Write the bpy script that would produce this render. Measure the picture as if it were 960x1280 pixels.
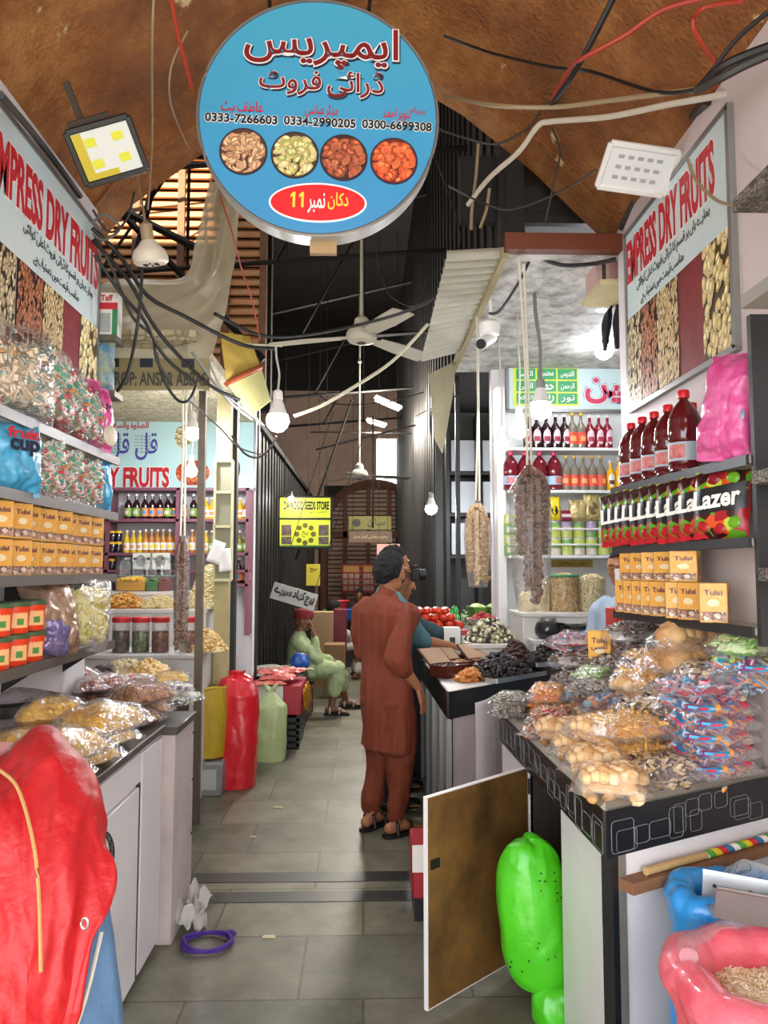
import bpy, bmesh, math, random, unicodedata
from mathutils import Vector as V, Matrix, Euler, noise as NZ
R = math.radians
PI = math.pi
for o in list(bpy.data.objects): bpy.data.objects.remove(o)
SC = bpy.context.scene
COL = SC.collection

# ---------------------------------------------------------------- camera, sky, sun, exposure
FOC = 960.0
cd = bpy.data.cameras.new('camera'); cam = bpy.data.objects.new('camera', cd); COL.objects.link(cam)
cam.location = (0, 0, 1.6)
cam.rotation_euler = (R(90 + 4.29), 0, R(-1.49))
cd.sensor_fit = 'HORIZONTAL'; cd.sensor_width = 36; cd.lens = 36 * FOC / 960; cd.clip_start = .05
SC.camera = cam
CR = cam.rotation_euler.to_matrix()

wd = bpy.data.worlds.new('daylight'); SC.world = wd; wd.use_nodes = True
bg = wd.node_tree.nodes['Background']
bg.inputs[0].default_value = (.93, .96, 1.0, 1); bg.inputs[1].default_value = 4.0

sl = bpy.data.lights.new('sun', 'SUN'); sun = bpy.data.objects.new('sun', sl); COL.objects.link(sun)
sl.energy = 11; sl.angle = R(1); sl.color = (1, .86, .66)
sun.rotation_euler = (R(52), 0, R(-4))
vs = SC.view_settings
SC.display_settings.display_device = 'sRGB'
vs.view_transform = 'Standard'; vs.look = 'None'; vs.gamma = 1; vs.exposure = .8; vs.use_curve_mapping = False

# ---------------------------------------------------------------- pixel -> world helpers (960x1280 frame)
def ray(px, py): return CR @ V(((px - 480) / FOC, (640 - py) / FOC, -1))
def wy(px, py, Y): d = ray(px, py); return cam.location + d * (Y / d.y)
def wx(px, py, X): d = ray(px, py); return cam.location + d * (X / d.x)
def wz(px, py, Z): d = ray(px, py); return cam.location + d * ((Z - 1.6) / d.z)

# ---------------------------------------------------------------- materials
def rgb(h):
    if not isinstance(h, str): return tuple(h)
    h = h.lstrip('#'); c = [int(h[i:i + 2], 16) / 255 for i in (0, 2, 4)]
    return tuple(x / 12.92 if x <= .04045 else ((x + .055) / 1.055) ** 2.4 for x in c)
MC = {}
def newmat(name):
    m = bpy.data.materials.new(name); m.use_nodes = True
    n = m.node_tree.nodes; l = m.node_tree.links
    return m, n, l, n['Principled BSDF']
def coords(n, l, kind='Object', scale=(1, 1, 1), rot=(0, 0, 0)):
    t = n.new('ShaderNodeTexCoord'); mp = n.new('ShaderNodeMapping')
    mp.inputs['Scale'].default_value = scale; mp.inputs['Rotation'].default_value = rot
    l.new(t.outputs[kind], mp.inputs[0]); return mp.outputs[0]
def ramp(n, cols, interp='LINEAR'):
    r = n.new('ShaderNodeValToRGB'); r.color_ramp.interpolation = interp
    e = r.color_ramp.elements
    while len(e) < len(cols): e.new(.5)
    for i, c in enumerate(cols):
        if isinstance(c, tuple) and len(c) == 2 and isinstance(c[1], str): e[i].position = c[0]; c = c[1]
        else: e[i].position = i / (len(cols) - (0 if interp == 'CONSTANT' else 1)) if len(cols) > 1 else 0
        e[i].color = (*rgb(c), 1)
    return r
def M(key, col='#888888', rough=.5, metal=0, var=.0, vs=6, col2=None, bump=0, bs=40, coat=0, trans=0, emit=0, alpha=1, sheen=0, ecol=None):
    if key in MC: return MC[key]
    m, n, l, p = newmat(key); MC[key] = m
    c = rgb(col)
    p.inputs['Base Color'].default_value = (*c, 1); p.inputs['Roughness'].default_value = rough; p.inputs['Metallic'].default_value = metal
    if coat: p.inputs['Coat Weight'].default_value = coat
    if trans: p.inputs['Transmission Weight'].default_value = trans
    if alpha < 1: p.inputs['Alpha'].default_value = alpha
    if emit:
        p.inputs['Emission Color'].default_value = (*rgb(ecol or col), 1); p.inputs['Emission Strength'].default_value = emit
    if var or bump:
        co = coords(n, l)
    if var:
        t = n.new('ShaderNodeTexNoise'); t.inputs['Scale'].default_value = vs; t.inputs['Detail'].default_value = 5; t.inputs['Roughness'].default_value = .65
        l.new(co, t.inputs['Vector'])
        c2 = rgb(col2) if col2 else tuple(x * .35 for x in c)
        r = n.new('ShaderNodeValToRGB'); r.color_ramp.elements[0].position = .5 - .3; r.color_ramp.elements[1].position = .5 + .22
        mid = tuple(a * (1 - var) + b * var for a, b in zip(c, c2))
        r.color_ramp.elements[0].color = (*mid, 1); r.color_ramp.elements[1].color = (*c, 1)
        l.new(t.outputs['Fac'], r.inputs[0]); l.new(r.outputs[0], p.inputs['Base Color'])
    if bump:
        t = n.new('ShaderNodeTexNoise'); t.inputs['Scale'].default_value = bs; t.inputs['Detail'].default_value = 4
        l.new(co, t.inputs['Vector'])
        b = n.new('ShaderNodeBump'); b.inputs['Strength'].default_value = bump; b.inputs['Distance'].default_value = .02
        l.new(t.outputs['Fac'], b.inputs['Height']); l.new(b.outputs[0], p.inputs['Normal'])
    return m
def pieces(key, cols, rough=.5, coat=0):
    """every loose piece of one mesh takes one of the colours"""
    if key in MC: return MC[key]
    m, n, l, p = newmat(key); MC[key] = m
    g = n.new('ShaderNodeNewGeometry'); r = ramp(n, cols, 'CONSTANT')
    l.new(g.outputs['Random Per Island'], r.inputs[0]); l.new(r.outputs[0], p.inputs['Base Color'])
    p.inputs['Roughness'].default_value = rough; p.inputs['Coat Weight'].default_value = coat
    return m
def cells(key, cols, scale=40, stretch=(1, 1, 1), rough=.5, edge='#2a1608', bump=.5, rot=(0, 0, 0), ew=.12):
    """packed grains or a printed picture of nuts"""
    if key in MC: return MC[key]
    m, n, l, p = newmat(key); MC[key] = m
    co = coords(n, l, 'Object', stretch, rot)
    v = n.new('ShaderNodeTexVoronoi'); v.inputs['Scale'].default_value = scale; l.new(co, v.inputs['Vector'])
    e = n.new('ShaderNodeTexVoronoi'); e.feature = 'DISTANCE_TO_EDGE'; e.inputs['Scale'].default_value = scale; l.new(co, e.inputs['Vector'])
    sp = n.new('ShaderNodeSeparateColor'); l.new(v.outputs['Color'], sp.inputs[0])
    r = ramp(n, cols); l.new(sp.outputs[0], r.inputs[0])
    er = n.new('ShaderNodeValToRGB'); er.color_ramp.elements[0].position = 0; er.color_ramp.elements[1].position = ew
    l.new(e.outputs['Distance'], er.inputs[0])
    mx = n.new('ShaderNodeMix'); mx.data_type = 'RGBA'; mx.inputs['A'].default_value = (*rgb(edge), 1)
    l.new(er.outputs[0], mx.inputs['Factor']); l.new(r.outputs[0], mx.inputs['B']); l.new(mx.outputs['Result'], p.inputs['Base Color'])
    p.inputs['Roughness'].default_value = rough
    if bump:
        b = n.new('ShaderNodeBump'); b.inputs['Strength'].default_value = bump; b.inputs['Distance'].default_value = .01
        l.new(er.outputs[0], b.inputs['Height']); l.new(b.outputs[0], p.inputs['Normal'])
    return m
def film(key, tint='#ffffff', op=.07, rough=.16, bs=22, bump=.9):
    """thin clear plastic: mostly see-through, glossy and wrinkled"""
    if key in MC: return MC[key]
    m, n, l, p = newmat(key); MC[key] = m
    n.remove(p)
    co = coords(n, l); t = n.new('ShaderNodeTexNoise'); t.inputs['Scale'].default_value = bs; t.inputs['Detail'].default_value = 3; t.inputs['Distortion'].default_value = 1.2
    l.new(co, t.inputs['Vector'])
    b = n.new('ShaderNodeBump'); b.inputs['Strength'].default_value = bump; b.inputs['Distance'].default_value = .02
    l.new(t.outputs['Fac'], b.inputs['Height'])
    gl = n.new('ShaderNodeBsdfGlossy'); gl.inputs['Roughness'].default_value = rough; l.new(b.outputs[0], gl.inputs['Normal'])
    df = n.new('ShaderNodeBsdfDiffuse'); df.inputs[0].default_value = (*rgb(tint), 1)
    tr = n.new('ShaderNodeBsdfTransparent'); m1 = n.new('ShaderNodeMixShader'); mx = n.new('ShaderNodeMixShader')
    m1.inputs[0].default_value = op; l.new(tr.outputs[0], m1.inputs[1]); l.new(df.outputs[0], m1.inputs[2])
    fr = n.new('ShaderNodeFresnel'); fr.inputs['IOR'].default_value = 1.45; l.new(b.outputs[0], fr.inputs['Normal'])
    ma = n.new('ShaderNodeMath'); ma.operation = 'MULTIPLY_ADD'; ma.inputs[1].default_value = .5; ma.inputs[2].default_value = .015; ma.use_clamp = True
    l.new(fr.outputs[0], ma.inputs[0]); l.new(ma.outputs[0], mx.inputs[0])
    l.new(m1.outputs[0], mx.inputs[1]); l.new(gl.outputs[0], mx.inputs[2]); l.new(mx.outputs[0], n['Material Output'].inputs['Surface'])
    return m

# ---------------------------------------------------------------- geometry helpers
def chain(o):
    m = Matrix()
    while o is not None: m = o.matrix_basis @ m; o = o.parent
    return m
class G:
    def __init__(s): s.b = bmesh.new()
    def box(s, x0, x1, y0, y1, z0, z1, bev=0, mx=None, seg=1):
        b2 = bmesh.new()
        bmesh.ops.create_cube(b2, size=1, matrix=Matrix.Translation(((x0 + x1) / 2, (y0 + y1) / 2, (z0 + z1) / 2)) @ Matrix.Diagonal((abs(x1 - x0), abs(y1 - y0), abs(z1 - z0), 1)))
        if bev: bmesh.ops.bevel(b2, geom=b2.edges[:], offset=bev, segments=seg, affect='EDGES', profile=.5)
        if mx: bmesh.ops.transform(b2, matrix=mx, verts=b2.verts)
        s.join(b2); return s
    def join(s, b2):
        m = bpy.data.meshes.new('t'); b2.to_mesh(m); b2.free(); s.b.from_mesh(m); bpy.data.meshes.remove(m)
    def ring(s, c, d, r, n, up=None, ry=None):
        d = V(d).normalized(); u = V(up) if up else (V((0, 0, 1)) if abs(d.z) < .95 else V((0, 1, 0)))
        a = d.cross(u).normalized(); b = a.cross(d).normalized()
        ry = r if ry is None else ry
        return [s.b.verts.new(V(c) + a * (r * math.cos(2 * PI * i / n)) + b * (ry * math.sin(2 * PI * i / n))) for i in range(n)]
    def skin(s, rings, cap=True, closed=False):
        n = len(rings[0])
        for A, B in zip(rings, rings[1:] + (rings[:1] if closed else [])):
            if A is B: continue
            for i in range(n):
                try: s.b.faces.new((A[i], A[(i + 1) % n], B[(i + 1) % n], B[i]))
                except ValueError: pass
        if cap and not closed:
            s.b.faces.new(rings[0][::-1]); s.b.faces.new(rings[-1])
    def cyl(s, p0, p1, r0, r1=None, n=14):
        p0, p1 = V(p0), V(p1); r1 = r0 if r1 is None else r1
        s.skin([s.ring(p0, p1 - p0, r0, n), s.ring(p1, p1 - p0, r1, n)]); return s
    def lathe(s, prof, c=(0, 0, 0), n=20, mx=None):
        c = V(c); rings = []
        for r, z in prof:
            ring = []
            for i in range(n):
                p = V((max(r, 1e-4) * math.cos(2 * PI * i / n), max(r, 1e-4) * math.sin(2 * PI * i / n), z))
                if mx: p = mx @ p
                ring.append(s.b.verts.new(c + p))
            rings.append(ring)
        s.skin(rings); return s
    def tube(s, pts, r, n=6, smooth=0, up=None, ry=None):
        pts = [V(p) for p in pts]
        if smooth: pts = catmull(pts, smooth)
        rs = r if isinstance(r, (list, tuple)) else [r] * len(pts)
        if len(rs) != len(pts):
            k = len(rs) - 1; rs = [rs[min(k - 1, int(t))] * (1 - (t - min(k - 1, int(t)))) + rs[min(k - 1, int(t)) + 1] * (t - min(k - 1, int(t))) for t in [k * i / (len(pts) - 1) for i in range(len(pts))]]
        rings = []
        for i, p in enumerate(pts):
            d = pts[min(i + 1, len(pts) - 1)] - pts[max(i - 1, 0)]
            rings.append(s.ring(p, d if d.length > 1e-6 else (0, 0, 1), rs[i], n, up, None if ry is None else rs[i] * ry))
        s.skin(rings); return s
    def ball(s, c, r, rot=None, sub=2):
        r = (r, r, r) if not isinstance(r, (tuple, list)) else r
        m = Matrix.Translation(c) @ (rot.to_matrix().to_4x4() if rot else Matrix()) @ Matrix.Diagonal((*r, 1))
        bmesh.ops.create_icosphere(s.b, subdivisions=sub, radius=1, matrix=m); return s
    def poly(s, pts): s.b.faces.new([s.b.verts.new(V(p)) for p in pts]); return s
    def slab(s, pts, d):
        """closed prism: polygon pts pushed by vector d"""
        A = [s.b.verts.new(V(p)) for p in pts]; B = [s.b.verts.new(V(p) + V(d)) for p in pts]
        s.b.faces.new(A); s.b.faces.new(B[::-1]); n = len(A)
        for i in range(n): s.b.faces.new((A[i], A[(i + 1) % n], B[(i + 1) % n], B[i]))
        return s
    def grid(s, fn, nu, nv, cu=False):
        P = [[s.b.verts.new(V(fn(i / nu, j / nv))) for j in range(nv + 1)] for i in range(nu + (0 if cu else 1))]
        for i in range(nu):
            for j in range(nv):
                i2 = (i + 1) % len(P)
                s.b.faces.new((P[i][j], P[i2][j], P[i2][j + 1], P[i][j + 1]))
        return s
    def mesh(s, name, mat, smooth=True):
        bmesh.ops.recalc_face_normals(s.b, faces=s.b.faces)
        m = bpy.data.meshes.new(name); s.b.to_mesh(m); s.b.free()
        for x in (mat if isinstance(mat, (list, tuple)) else [mat]): m.materials.append(x)
        if smooth:
            for p in m.polygons: p.use_smooth = True
            try: m.set_sharp_from_angle(angle=R(38))
            except Exception: pass
        return m
    def build(s, name, mat, parent=None, at=None, smooth=True, world=False, tri=None):
        """at: origin of a thing that is one mesh (geometry given in world coordinates)"""
        if world and parent is not None:
            bmesh.ops.transform(s.b, matrix=chain(parent).inverted(), verts=s.b.verts)
        if at is not None: bmesh.ops.translate(s.b, vec=-V(at), verts=s.b.verts)
        o = bpy.data.objects.new(name, s.mesh(name, mat, smooth)); COL.objects.link(o)
        if parent is not None: o.parent = parent
        if at is not None: o.location = at
        return o
def catmull(P, k):
    out = []
    for i in range(len(P) - 1):
        p0, p1, p2, p3 = P[max(i - 1, 0)], P[i], P[i + 1], P[min(i + 2, len(P) - 1)]
        for j in range(k):
            t = j / k
            out.append(.5 * (2 * p1 + (p2 - p0) * t + (2 * p0 - 5 * p1 + 4 * p2 - p3) * t * t + (3 * p1 - p0 - 3 * p2 + p3) * t ** 3))
    return out + [P[-1]]
def tag(o, label, cat, group=None, kind=None):
    o['label'] = label; o['category'] = cat
    if group: o['group'] = group
    if kind: o['kind'] = kind
    return o
def thing(name, label, cat, loc=(0, 0, 0), rz=0, group=None, rot=None):
    o = bpy.data.objects.new(name, None); COL.objects.link(o); o.empty_display_size = .05
    o.location = loc; o.rotation_euler = rot if rot else (0, 0, rz)
    return tag(o, label, cat, group)
def struct(o): o['kind'] = 'structure'; return o
KIDS = {}
def kids(o): return [c for c in o.children]
def dup(o, loc, rot=None, label=None, scale=None, swap=None):
    def cp(x, par):
        c = x.copy(); COL.objects.link(c)
        if par is not None: c.parent = par
        for k in x.children: cp(k, c)
        return c
    r = cp(o, None); r.location = loc
    if rot is not None: r.rotation_euler = rot if isinstance(rot, (tuple, Euler)) else (0, 0, rot)
    if scale is not None: r.scale = scale if isinstance(scale, tuple) else (scale,) * 3
    if label: r['label'] = label
    if swap:
        for c in [r] + list(r.children_recursive):
            for sl_ in c.material_slots:
                if sl_.material and sl_.material.name in swap:
                    nm = swap[sl_.material.name]; sl_.link = 'OBJECT'; sl_.material = nm
    return r
def crumple(o, amp=.008, freq=9, cuts=1, seed=0, ax=(1, 1, 1)):
    """creases of thin plastic: ridged noise pushed along the normals"""
    me = o.data; b = bmesh.new(); b.from_mesh(me)
    if cuts: bmesh.ops.subdivide_edges(b, edges=b.edges[:], cuts=cuts, use_grid_fill=True, smooth=.6)
    b.normal_update(); ns = [v.normal.copy() for v in b.verts]
    for v, n in zip(b.verts, ns):
        c = V((v.co.x * ax[0], v.co.y * ax[1], v.co.z * ax[2])) * freq + V((seed * 3.7, seed, 0))
        c += NZ.noise_vector(c * .5) * .8
        k = (1 - 2.4 * abs(NZ.noise(c))) * .7 + (1 - 2.4 * abs(NZ.noise(c * 2.3 + V((5, 1, 2))))) * .35 + NZ.noise(c * .6) * .8
        v.co += n * amp * k
    b.to_mesh(me); b.free()
    for p in me.polygons: p.use_smooth = True
    try: me.set_sharp_from_angle(angle=R(60))
    except Exception: pass
    return o
def nutprint(name, parent, c, u, v, w, h, ln, asp, cols, back, n, seed, round_=False, curve=0, ang=None, lift=.0015):
    """flat printed picture of nuts: overlapping ovals in the plane (u, v) round c"""
    rnd = random.Random(seed); g = G(); u = V(u).normalized(); v = V(v).normalized(); nn = u.cross(v)
    inv = chain(parent).inverted()
    for k in range(n):
        if round_:
            a, r_ = rnd.uniform(0, 6.283), math.sqrt(rnd.random()) * .93 * (.3 if k % 7 == 0 else 1); x, y = r_ * math.cos(a) * w / 2, r_ * math.sin(a) * h / 2
        else: x, y = rnd.uniform(-.49, .49) * w, rnd.uniform(-.49, .49) * h
        t = rnd.uniform(0, 6.283) if ang is None else ang + rnd.gauss(0, .3)
        s_ = ln * rnd.uniform(.8, 1.15); z = lift + .0016 * k / n
        for sc, dz, ox in ((1, 0, 0), (.93, .00006, 0), (.5, .00012, .12)):
            P = []
            for i in range(12):
                b_ = 2 * PI * i / 12; px, py = .5 * math.cos(b_) * sc, .5 * math.sin(b_) * asp * sc
                py += curve * (px * px * 2.2 - .2) + ox * asp; px += ox * .3
                X, Y = x + s_ * (px * math.cos(t) - py * math.sin(t)), y + s_ * (px * math.sin(t) + py * math.cos(t))
                if round_:
                    q = math.hypot(X / (w / 2), Y / (h / 2)); 
                    if q > .97: X, Y = X / q * .97, Y / q * .97
                else: X, Y = max(-w / 2, min(w / 2, X)), max(-h / 2, min(h / 2, Y))
                P.append(inv @ (V(c) + u * X + v * Y + nn * (z + dz)))
            f = g.b.faces.new([g.b.verts.new(p) for p in P]); f.material_index = 0 if sc == 1 else 1 if sc > .9 else 2
    me = bpy.data.meshes.new(name); g.b.to_mesh(me); g.b.free()
    for m in (M('print_shade' + back, back, .5), pieces('print_' + name + cols[0], cols, .5), pieces('printhi_' + name + cols[0], [tuple(min(1, q * 1.5 + .03) for q in rgb(x)) for x in cols], .5)): me.materials.append(m)
    o = bpy.data.objects.new(name, me); COL.objects.link(o); o.parent = parent; return o
class Spawn:
    """first call uses the source itself, later calls copy it with all its parts"""
    def __init__(s, src): s.src = src; s.used = False
    def __call__(s, loc, rot=None, label=None, scale=None, swap=None):
        if not s.used and not swap:
            s.used = True; o = s.src; o.location = loc
            if rot is not None: o.rotation_euler = rot if isinstance(rot, (tuple, Euler)) else (0, 0, rot)
            if scale is not None: o.scale = scale if isinstance(scale, tuple) else (scale,) * 3
            if label: o['label'] = label
            return o
        return dup(s.src, loc, rot, label, scale, swap)
    def drop(s):
        if not s.used:
            for c in list(s.src.children_recursive) + [s.src]: bpy.data.objects.remove(c)
ORD = 'first second third fourth fifth sixth seventh eighth ninth tenth eleventh twelfth thirteenth fourteenth fifteenth sixteenth seventeenth eighteenth nineteenth twentieth'.split()

# ---------------------------------------------------------------- lettering
FORMS = {}
for cp_ in list(range(0xFB50, 0xFDFC)) + list(range(0xFE70, 0xFEFD)):
    d_ = unicodedata.decomposition(chr(cp_)).split()
    if len(d_) == 2 and d_[0].startswith('<'): FORMS.setdefault(chr(int(d_[1], 16)), {})[d_[0][1:-1]] = chr(cp_)
    if len(d_) == 3 and d_[1] == '0644' and d_[2] == '0627': FORMS.setdefault('\u0001', {})[d_[0][1:-1]] = chr(cp_)
def shape(t):
    out = []
    for w in t.split(' '):
        w = w.replace('\u0644\u0627', '\u0001')
        if not any(c in FORMS for c in w): out.append(w); continue
        g = []
        for i, c in enumerate(w):
            f = FORMS.get(c)
            if not f: g.append(c); continue
            pj = i > 0 and 'initial' in FORMS.get(w[i - 1], {}) and 'final' in f
            nj = i + 1 < len(w) and 'initial' in f and 'final' in FORMS.get(w[i + 1], {})
            k = 'medial' if pj and nj and 'medial' in f else 'final' if pj else 'initial' if nj else 'isolated'
            g.append(f.get(k, c))
        out.append(''.join(g[::-1]))
    return ' '.join(out[::-1])
def lettering(parent, body, c, u, v, w, h, mat, bold=.0, lift=.002, name='lettering', arabic=False, thick=.0006, tilt=0):
    """flat raised letters in the plane (u, v) around c, fitted to w x h; c, u, v in world"""
    def raw(off):
        cu = bpy.data.curves.new('t', 'FONT'); cu.body = shape(body) if arabic else body; cu.size = 1; cu.offset = off; cu.extrude = .001; cu.resolution_u = 3; cu.align_x = 'CENTER'
        if arabic: cu.space_word = .6
        t = bpy.data.objects.new('t', cu); COL.objects.link(t)
        bpy.context.view_layer.update()
        me = bpy.data.meshes.new_from_object(t.evaluated_get(bpy.context.evaluated_depsgraph_get()))
        bpy.data.objects.remove(t); bpy.data.curves.remove(cu)
        return me
    m0 = raw(0)
    if not m0.vertices: return None
    xs = [q.co.x for q in m0.vertices]; ys = [q.co.y for q in m0.vertices]
    cx, cy = (min(xs) + max(xs)) / 2, (min(ys) + max(ys)) / 2; sx = w / (max(xs) - min(xs)); sy = h / (max(ys) - min(ys)) if h else sx
    me = raw(bold) if bold else m0
    u = V(u).normalized(); v = V(v).normalized(); nn = u.cross(v)
    inv = chain(parent).inverted() if parent else Matrix()
    ct, st = math.cos(tilt), math.sin(tilt)
    for q in me.vertices:
        a, b = (q.co.x - cx) * sx, (q.co.y - cy) * sy
        a, b = a * ct - b * st, a * st + b * ct
        q.co = inv @ (V(c) + u * a + v * b + nn * (lift + (thick if q.co.z > 0 else -thick)))
    me.materials.clear(); me.materials.append(mat); me.name = name
    o = bpy.data.objects.new(name, me); COL.objects.link(o)
    if parent: o.parent = parent
    return o

# ---------------------------------------------------------------- packets and heaps
def pil(u, v, w, l, h, seed, top, soft=.5):
    """a filled pouch lying flat, u, v in -1..1"""
    e = .92
    t = max(0, 1 - abs(u) ** 3) ** soft * max(0, 1 - min(1, abs(v) / e) ** 4) ** soft
    k = NZ.noise(V((u * 1.7 + seed * 7.3, v * 1.7, seed))) * .22 + NZ.noise(V((u * 5 + seed * 3.1, v * 5, seed))) * .1
    x = u * w / 2 * (1 - .05 * (1 - abs(v) ** 2) * t + .03 * k); y = v * l / 2 * (1 + .02 * math.sin(u * 9 + seed))
    z = .3 * h + (h * .7 * t * (1 + k) if top else -h * .3 * t)
    return V((x, y, z + (0 if t > .02 else NZ.noise(V((u * 3, v * 3, seed + 5))) * .012)))
def pouch(g, w, l, h, seed, s=1.0, n=14, soft=.5):
    f = lambda top: (lambda a, b: pil((a * 2 - 1), (b * 2 - 1), w * s, l * s, h * s, seed, top, soft) + V((0, 0, h * (1 - s) * .5)))
    g.grid(f(True), n, n); g.grid(f(False), n, n)
    bmesh.ops.remove_doubles(g.b, verts=g.b.verts, dist=.0008)
def piece(g, kind, c, s, rot):
    m = Matrix.Translation(c) @ rot.to_matrix().to_4x4()
    if kind == 'ball': bmesh.ops.create_icosphere(g.b, subdivisions=2, radius=s, matrix=m @ Matrix.Diagonal((1, 1, .85, 1)))
    elif kind == 'nut': bmesh.ops.create_icosphere(g.b, subdivisions=1, radius=s, matrix=m @ Matrix.Diagonal((1.5, .8, .7, 1)))
    elif kind == 'nut2': bmesh.ops.create_icosphere(g.b, subdivisions=2, radius=s, matrix=m @ Matrix.Diagonal((1.55, .85, .75, 1)))
    elif kind == 'disc': bmesh.ops.create_cone(g.b, cap_ends=True, segments=12, radius1=s, radius2=s * .93, depth=s * .5, matrix=m)
    elif kind == 'stick': bmesh.ops.create_cone(g.b, cap_ends=True, segments=5, radius1=s * .16, radius2=s * .13, depth=s * 2.2, matrix=m @ Matrix.Rotation(PI / 2, 4, 'X'))
    elif kind == 'wrap': g.box(-s, s, -s * .5, s * .5, -s * .22, s * .22, bev=s * .12, mx=m)
    elif kind == 'grain': bmesh.ops.create_icosphere(g.b, subdivisions=1, radius=s, matrix=m @ Matrix.Diagonal((1.7, .55, .5, 1)))
    elif kind == 'slice':
        bmesh.ops.create_cone(g.b, cap_ends=True, segments=8, radius1=s, radius2=s * .8, depth=s * .3, matrix=m @ Matrix.Diagonal((1, .6, 1, 1)))
def heap(f, nu, kind, s, seed, jit=1.0, lay=1, flat=.9):
    """pieces strewn over the surface f(u, v), returned as one G"""
    g = G(); rnd = random.Random(seed)
    g.grid(lambda u, v: f(u, v) - V((0, 0, s * .55)), 14, 14)
    for k in range(nu):
        u, v = rnd.random(), rnd.random()
        p = f(u, v)
        piece(g, kind, p + V((0, 0, rnd.uniform(-.3, .35) * s * jit)), s * rnd.uniform(.85, 1.15), Euler((rnd.gauss(0, .5) * flat, rnd.gauss(0, .5) * flat, rnd.uniform(0, 6.28))))
    return g
def mound(cx, cy, z, rx, ry, h, seed, p=1.0):
    def f(u, v):
        a, r = u * 2 * PI, math.sqrt(v)
        q = V((cx + rx * r * math.cos(a), cy + ry * r * math.sin(a), z))
        q.z += h * max(0, 1 - r ** 1.8) ** p * (1 + .25 * NZ.noise(V((q.x * 9, q.y * 9, seed)))) + .004
        return q
    return f
CLEAR = film('clear_film'); CLEAR2 = film('clear_film_dense', op=.18, bs=30)
def bag(name, label, cat, kind, mat, w=.2, l=.26, h=.09, seed=1, s=.018, n=150, fm=None, group=None, grain=False):
    """clear bag: contents + film"""
    r = thing(name, label, cat, group=group)
    g = G(); rnd = random.Random(seed)
    pouch(g, w, l, h, seed, .9 if grain else .7, 16)
    if not grain:
        for k in range(n):
            a_, b_ = max(.5, .95 - 1.35 * s / w), max(.5, .95 - 1.35 * s / l); u, v = rnd.uniform(-a_, a_), rnd.uniform(-b_, b_)
            p = pil(u, v, w * .93, l * .93, h * .93, seed, rnd.random() < .8)
            piece(g, kind, p + V((0, 0, -s * .1)), s * rnd.uniform(.85, 1.1), Euler((rnd.gauss(0, .45), rnd.gauss(0, .45), rnd.uniform(0, 6.28))))
    g.build('contents', mat, r)
    g = G(); pouch(g, w * 1.03, l * 1.12, h * 1.06, seed, 1, 22); g.build('film', fm or CLEAR, r)
    return r
# ================================================================ SETTING
def floor_mat():
    m, n, l, p = newmat('stone_floor')
    co = coords(n, l)
    b = n.new('ShaderNodeTexBrick'); b.offset = .37; b.inputs['Scale'].default_value = 1; b.inputs['Brick Width'].default_value = .66; b.inputs['Row Height'].default_value = .5
    b.inputs['Mortar Size'].default_value = .006; b.inputs['Bias'].default_value = 0
    b.inputs['Color1'].default_value = (*rgb('#85836f'), 1); b.inputs['Color2'].default_value = (*rgb('#6d6e60'), 1); b.inputs['Mortar'].default_value = (*rgb('#5c5646'), 1)
    l.new(co, b.inputs['Vector'])
    t = n.new('ShaderNodeTexNoise'); t.inputs['Scale'].default_value = 3; t.inputs['Detail'].default_value = 8; t.inputs['Roughness'].default_value = .7; l.new(co, t.inputs['Vector'])
    r = ramp(n, [(.3, '#8a8373'), (.62, '#ffffff')]); l.new(t.outputs['Fac'], r.inputs[0])
    mx = n.new('ShaderNodeMix'); mx.data_type = 'RGBA'; mx.blend_type = 'MULTIPLY'; mx.inputs['Factor'].default_value = .8
    l.new(b.outputs['Color'], mx.inputs['A']); l.new(r.outputs[0], mx.inputs['B']); l.new(mx.outputs['Result'], p.inputs['Base Color'])
    p.inputs['Roughness'].default_value = .42; p.inputs['Specular IOR Level'].default_value = .4
    bu = n.new('ShaderNodeBump'); bu.inputs['Strength'].default_value = .25; bu.inputs['Distance'].default_value = .01; l.new(t.outputs['Fac'], bu.inputs['Height']); l.new(bu.outputs[0], p.inputs['Normal'])
    return m
def plaster_mat():
    m, n, l, p = newmat('ochre_plaster')
    co = coords(n, l)
    t = n.new('ShaderNodeTexNoise'); t.inputs['Scale'].default_value = 1.6; t.inputs['Detail'].default_value = 10; t.inputs['Roughness'].default_value = .72; l.new(co, t.inputs['Vector'])
    r = ramp(n, [(.3, '#5f3515'), (.5, '#8f5724'), (.68, '#b98043')]); l.new(t.outputs['Fac'], r.inputs[0])
    t2 = n.new('ShaderNodeTexNoise'); t2.inputs['Scale'].default_value = 4.5; t2.inputs['Detail'].default_value = 6; t2.inputs['Roughness'].default_value = .6; l.new(co, t2.inputs['Vector'])
    r2 = ramp(n, [(.66, '#000000'), (.7, '#ffffff')]); l.new(t2.outputs['Fac'], r2.inputs[0])
    mx = n.new('ShaderNodeMix'); mx.data_type = 'RGBA'; l.new(r2.outputs[0], mx.inputs['Factor']); l.new(r.outputs[0], mx.inputs['A']); mx.inputs['B'].default_value = (*rgb('#d6b98c'), 1)
    l.new(mx.outputs['Result'], p.inputs['Base Color']); p.inputs['Roughness'].default_value = .85
    t3 = n.new('ShaderNodeTexNoise'); t3.inputs['Scale'].default_value = 45; t3.inputs['Detail'].default_value = 6; l.new(co, t3.inputs['Vector'])
    bu = n.new('ShaderNodeBump'); bu.inputs['Strength'].default_value = .8; bu.inputs['Distance'].default_value = .03; l.new(t3.outputs['Fac'], bu.inputs['Height']); l.new(bu.outputs[0], p.inputs['Normal'])
    return m
WHITE = M('white_paint', '#d9d5d4', .6, var=.25, vs=3, col2='#9a8f88')
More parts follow.
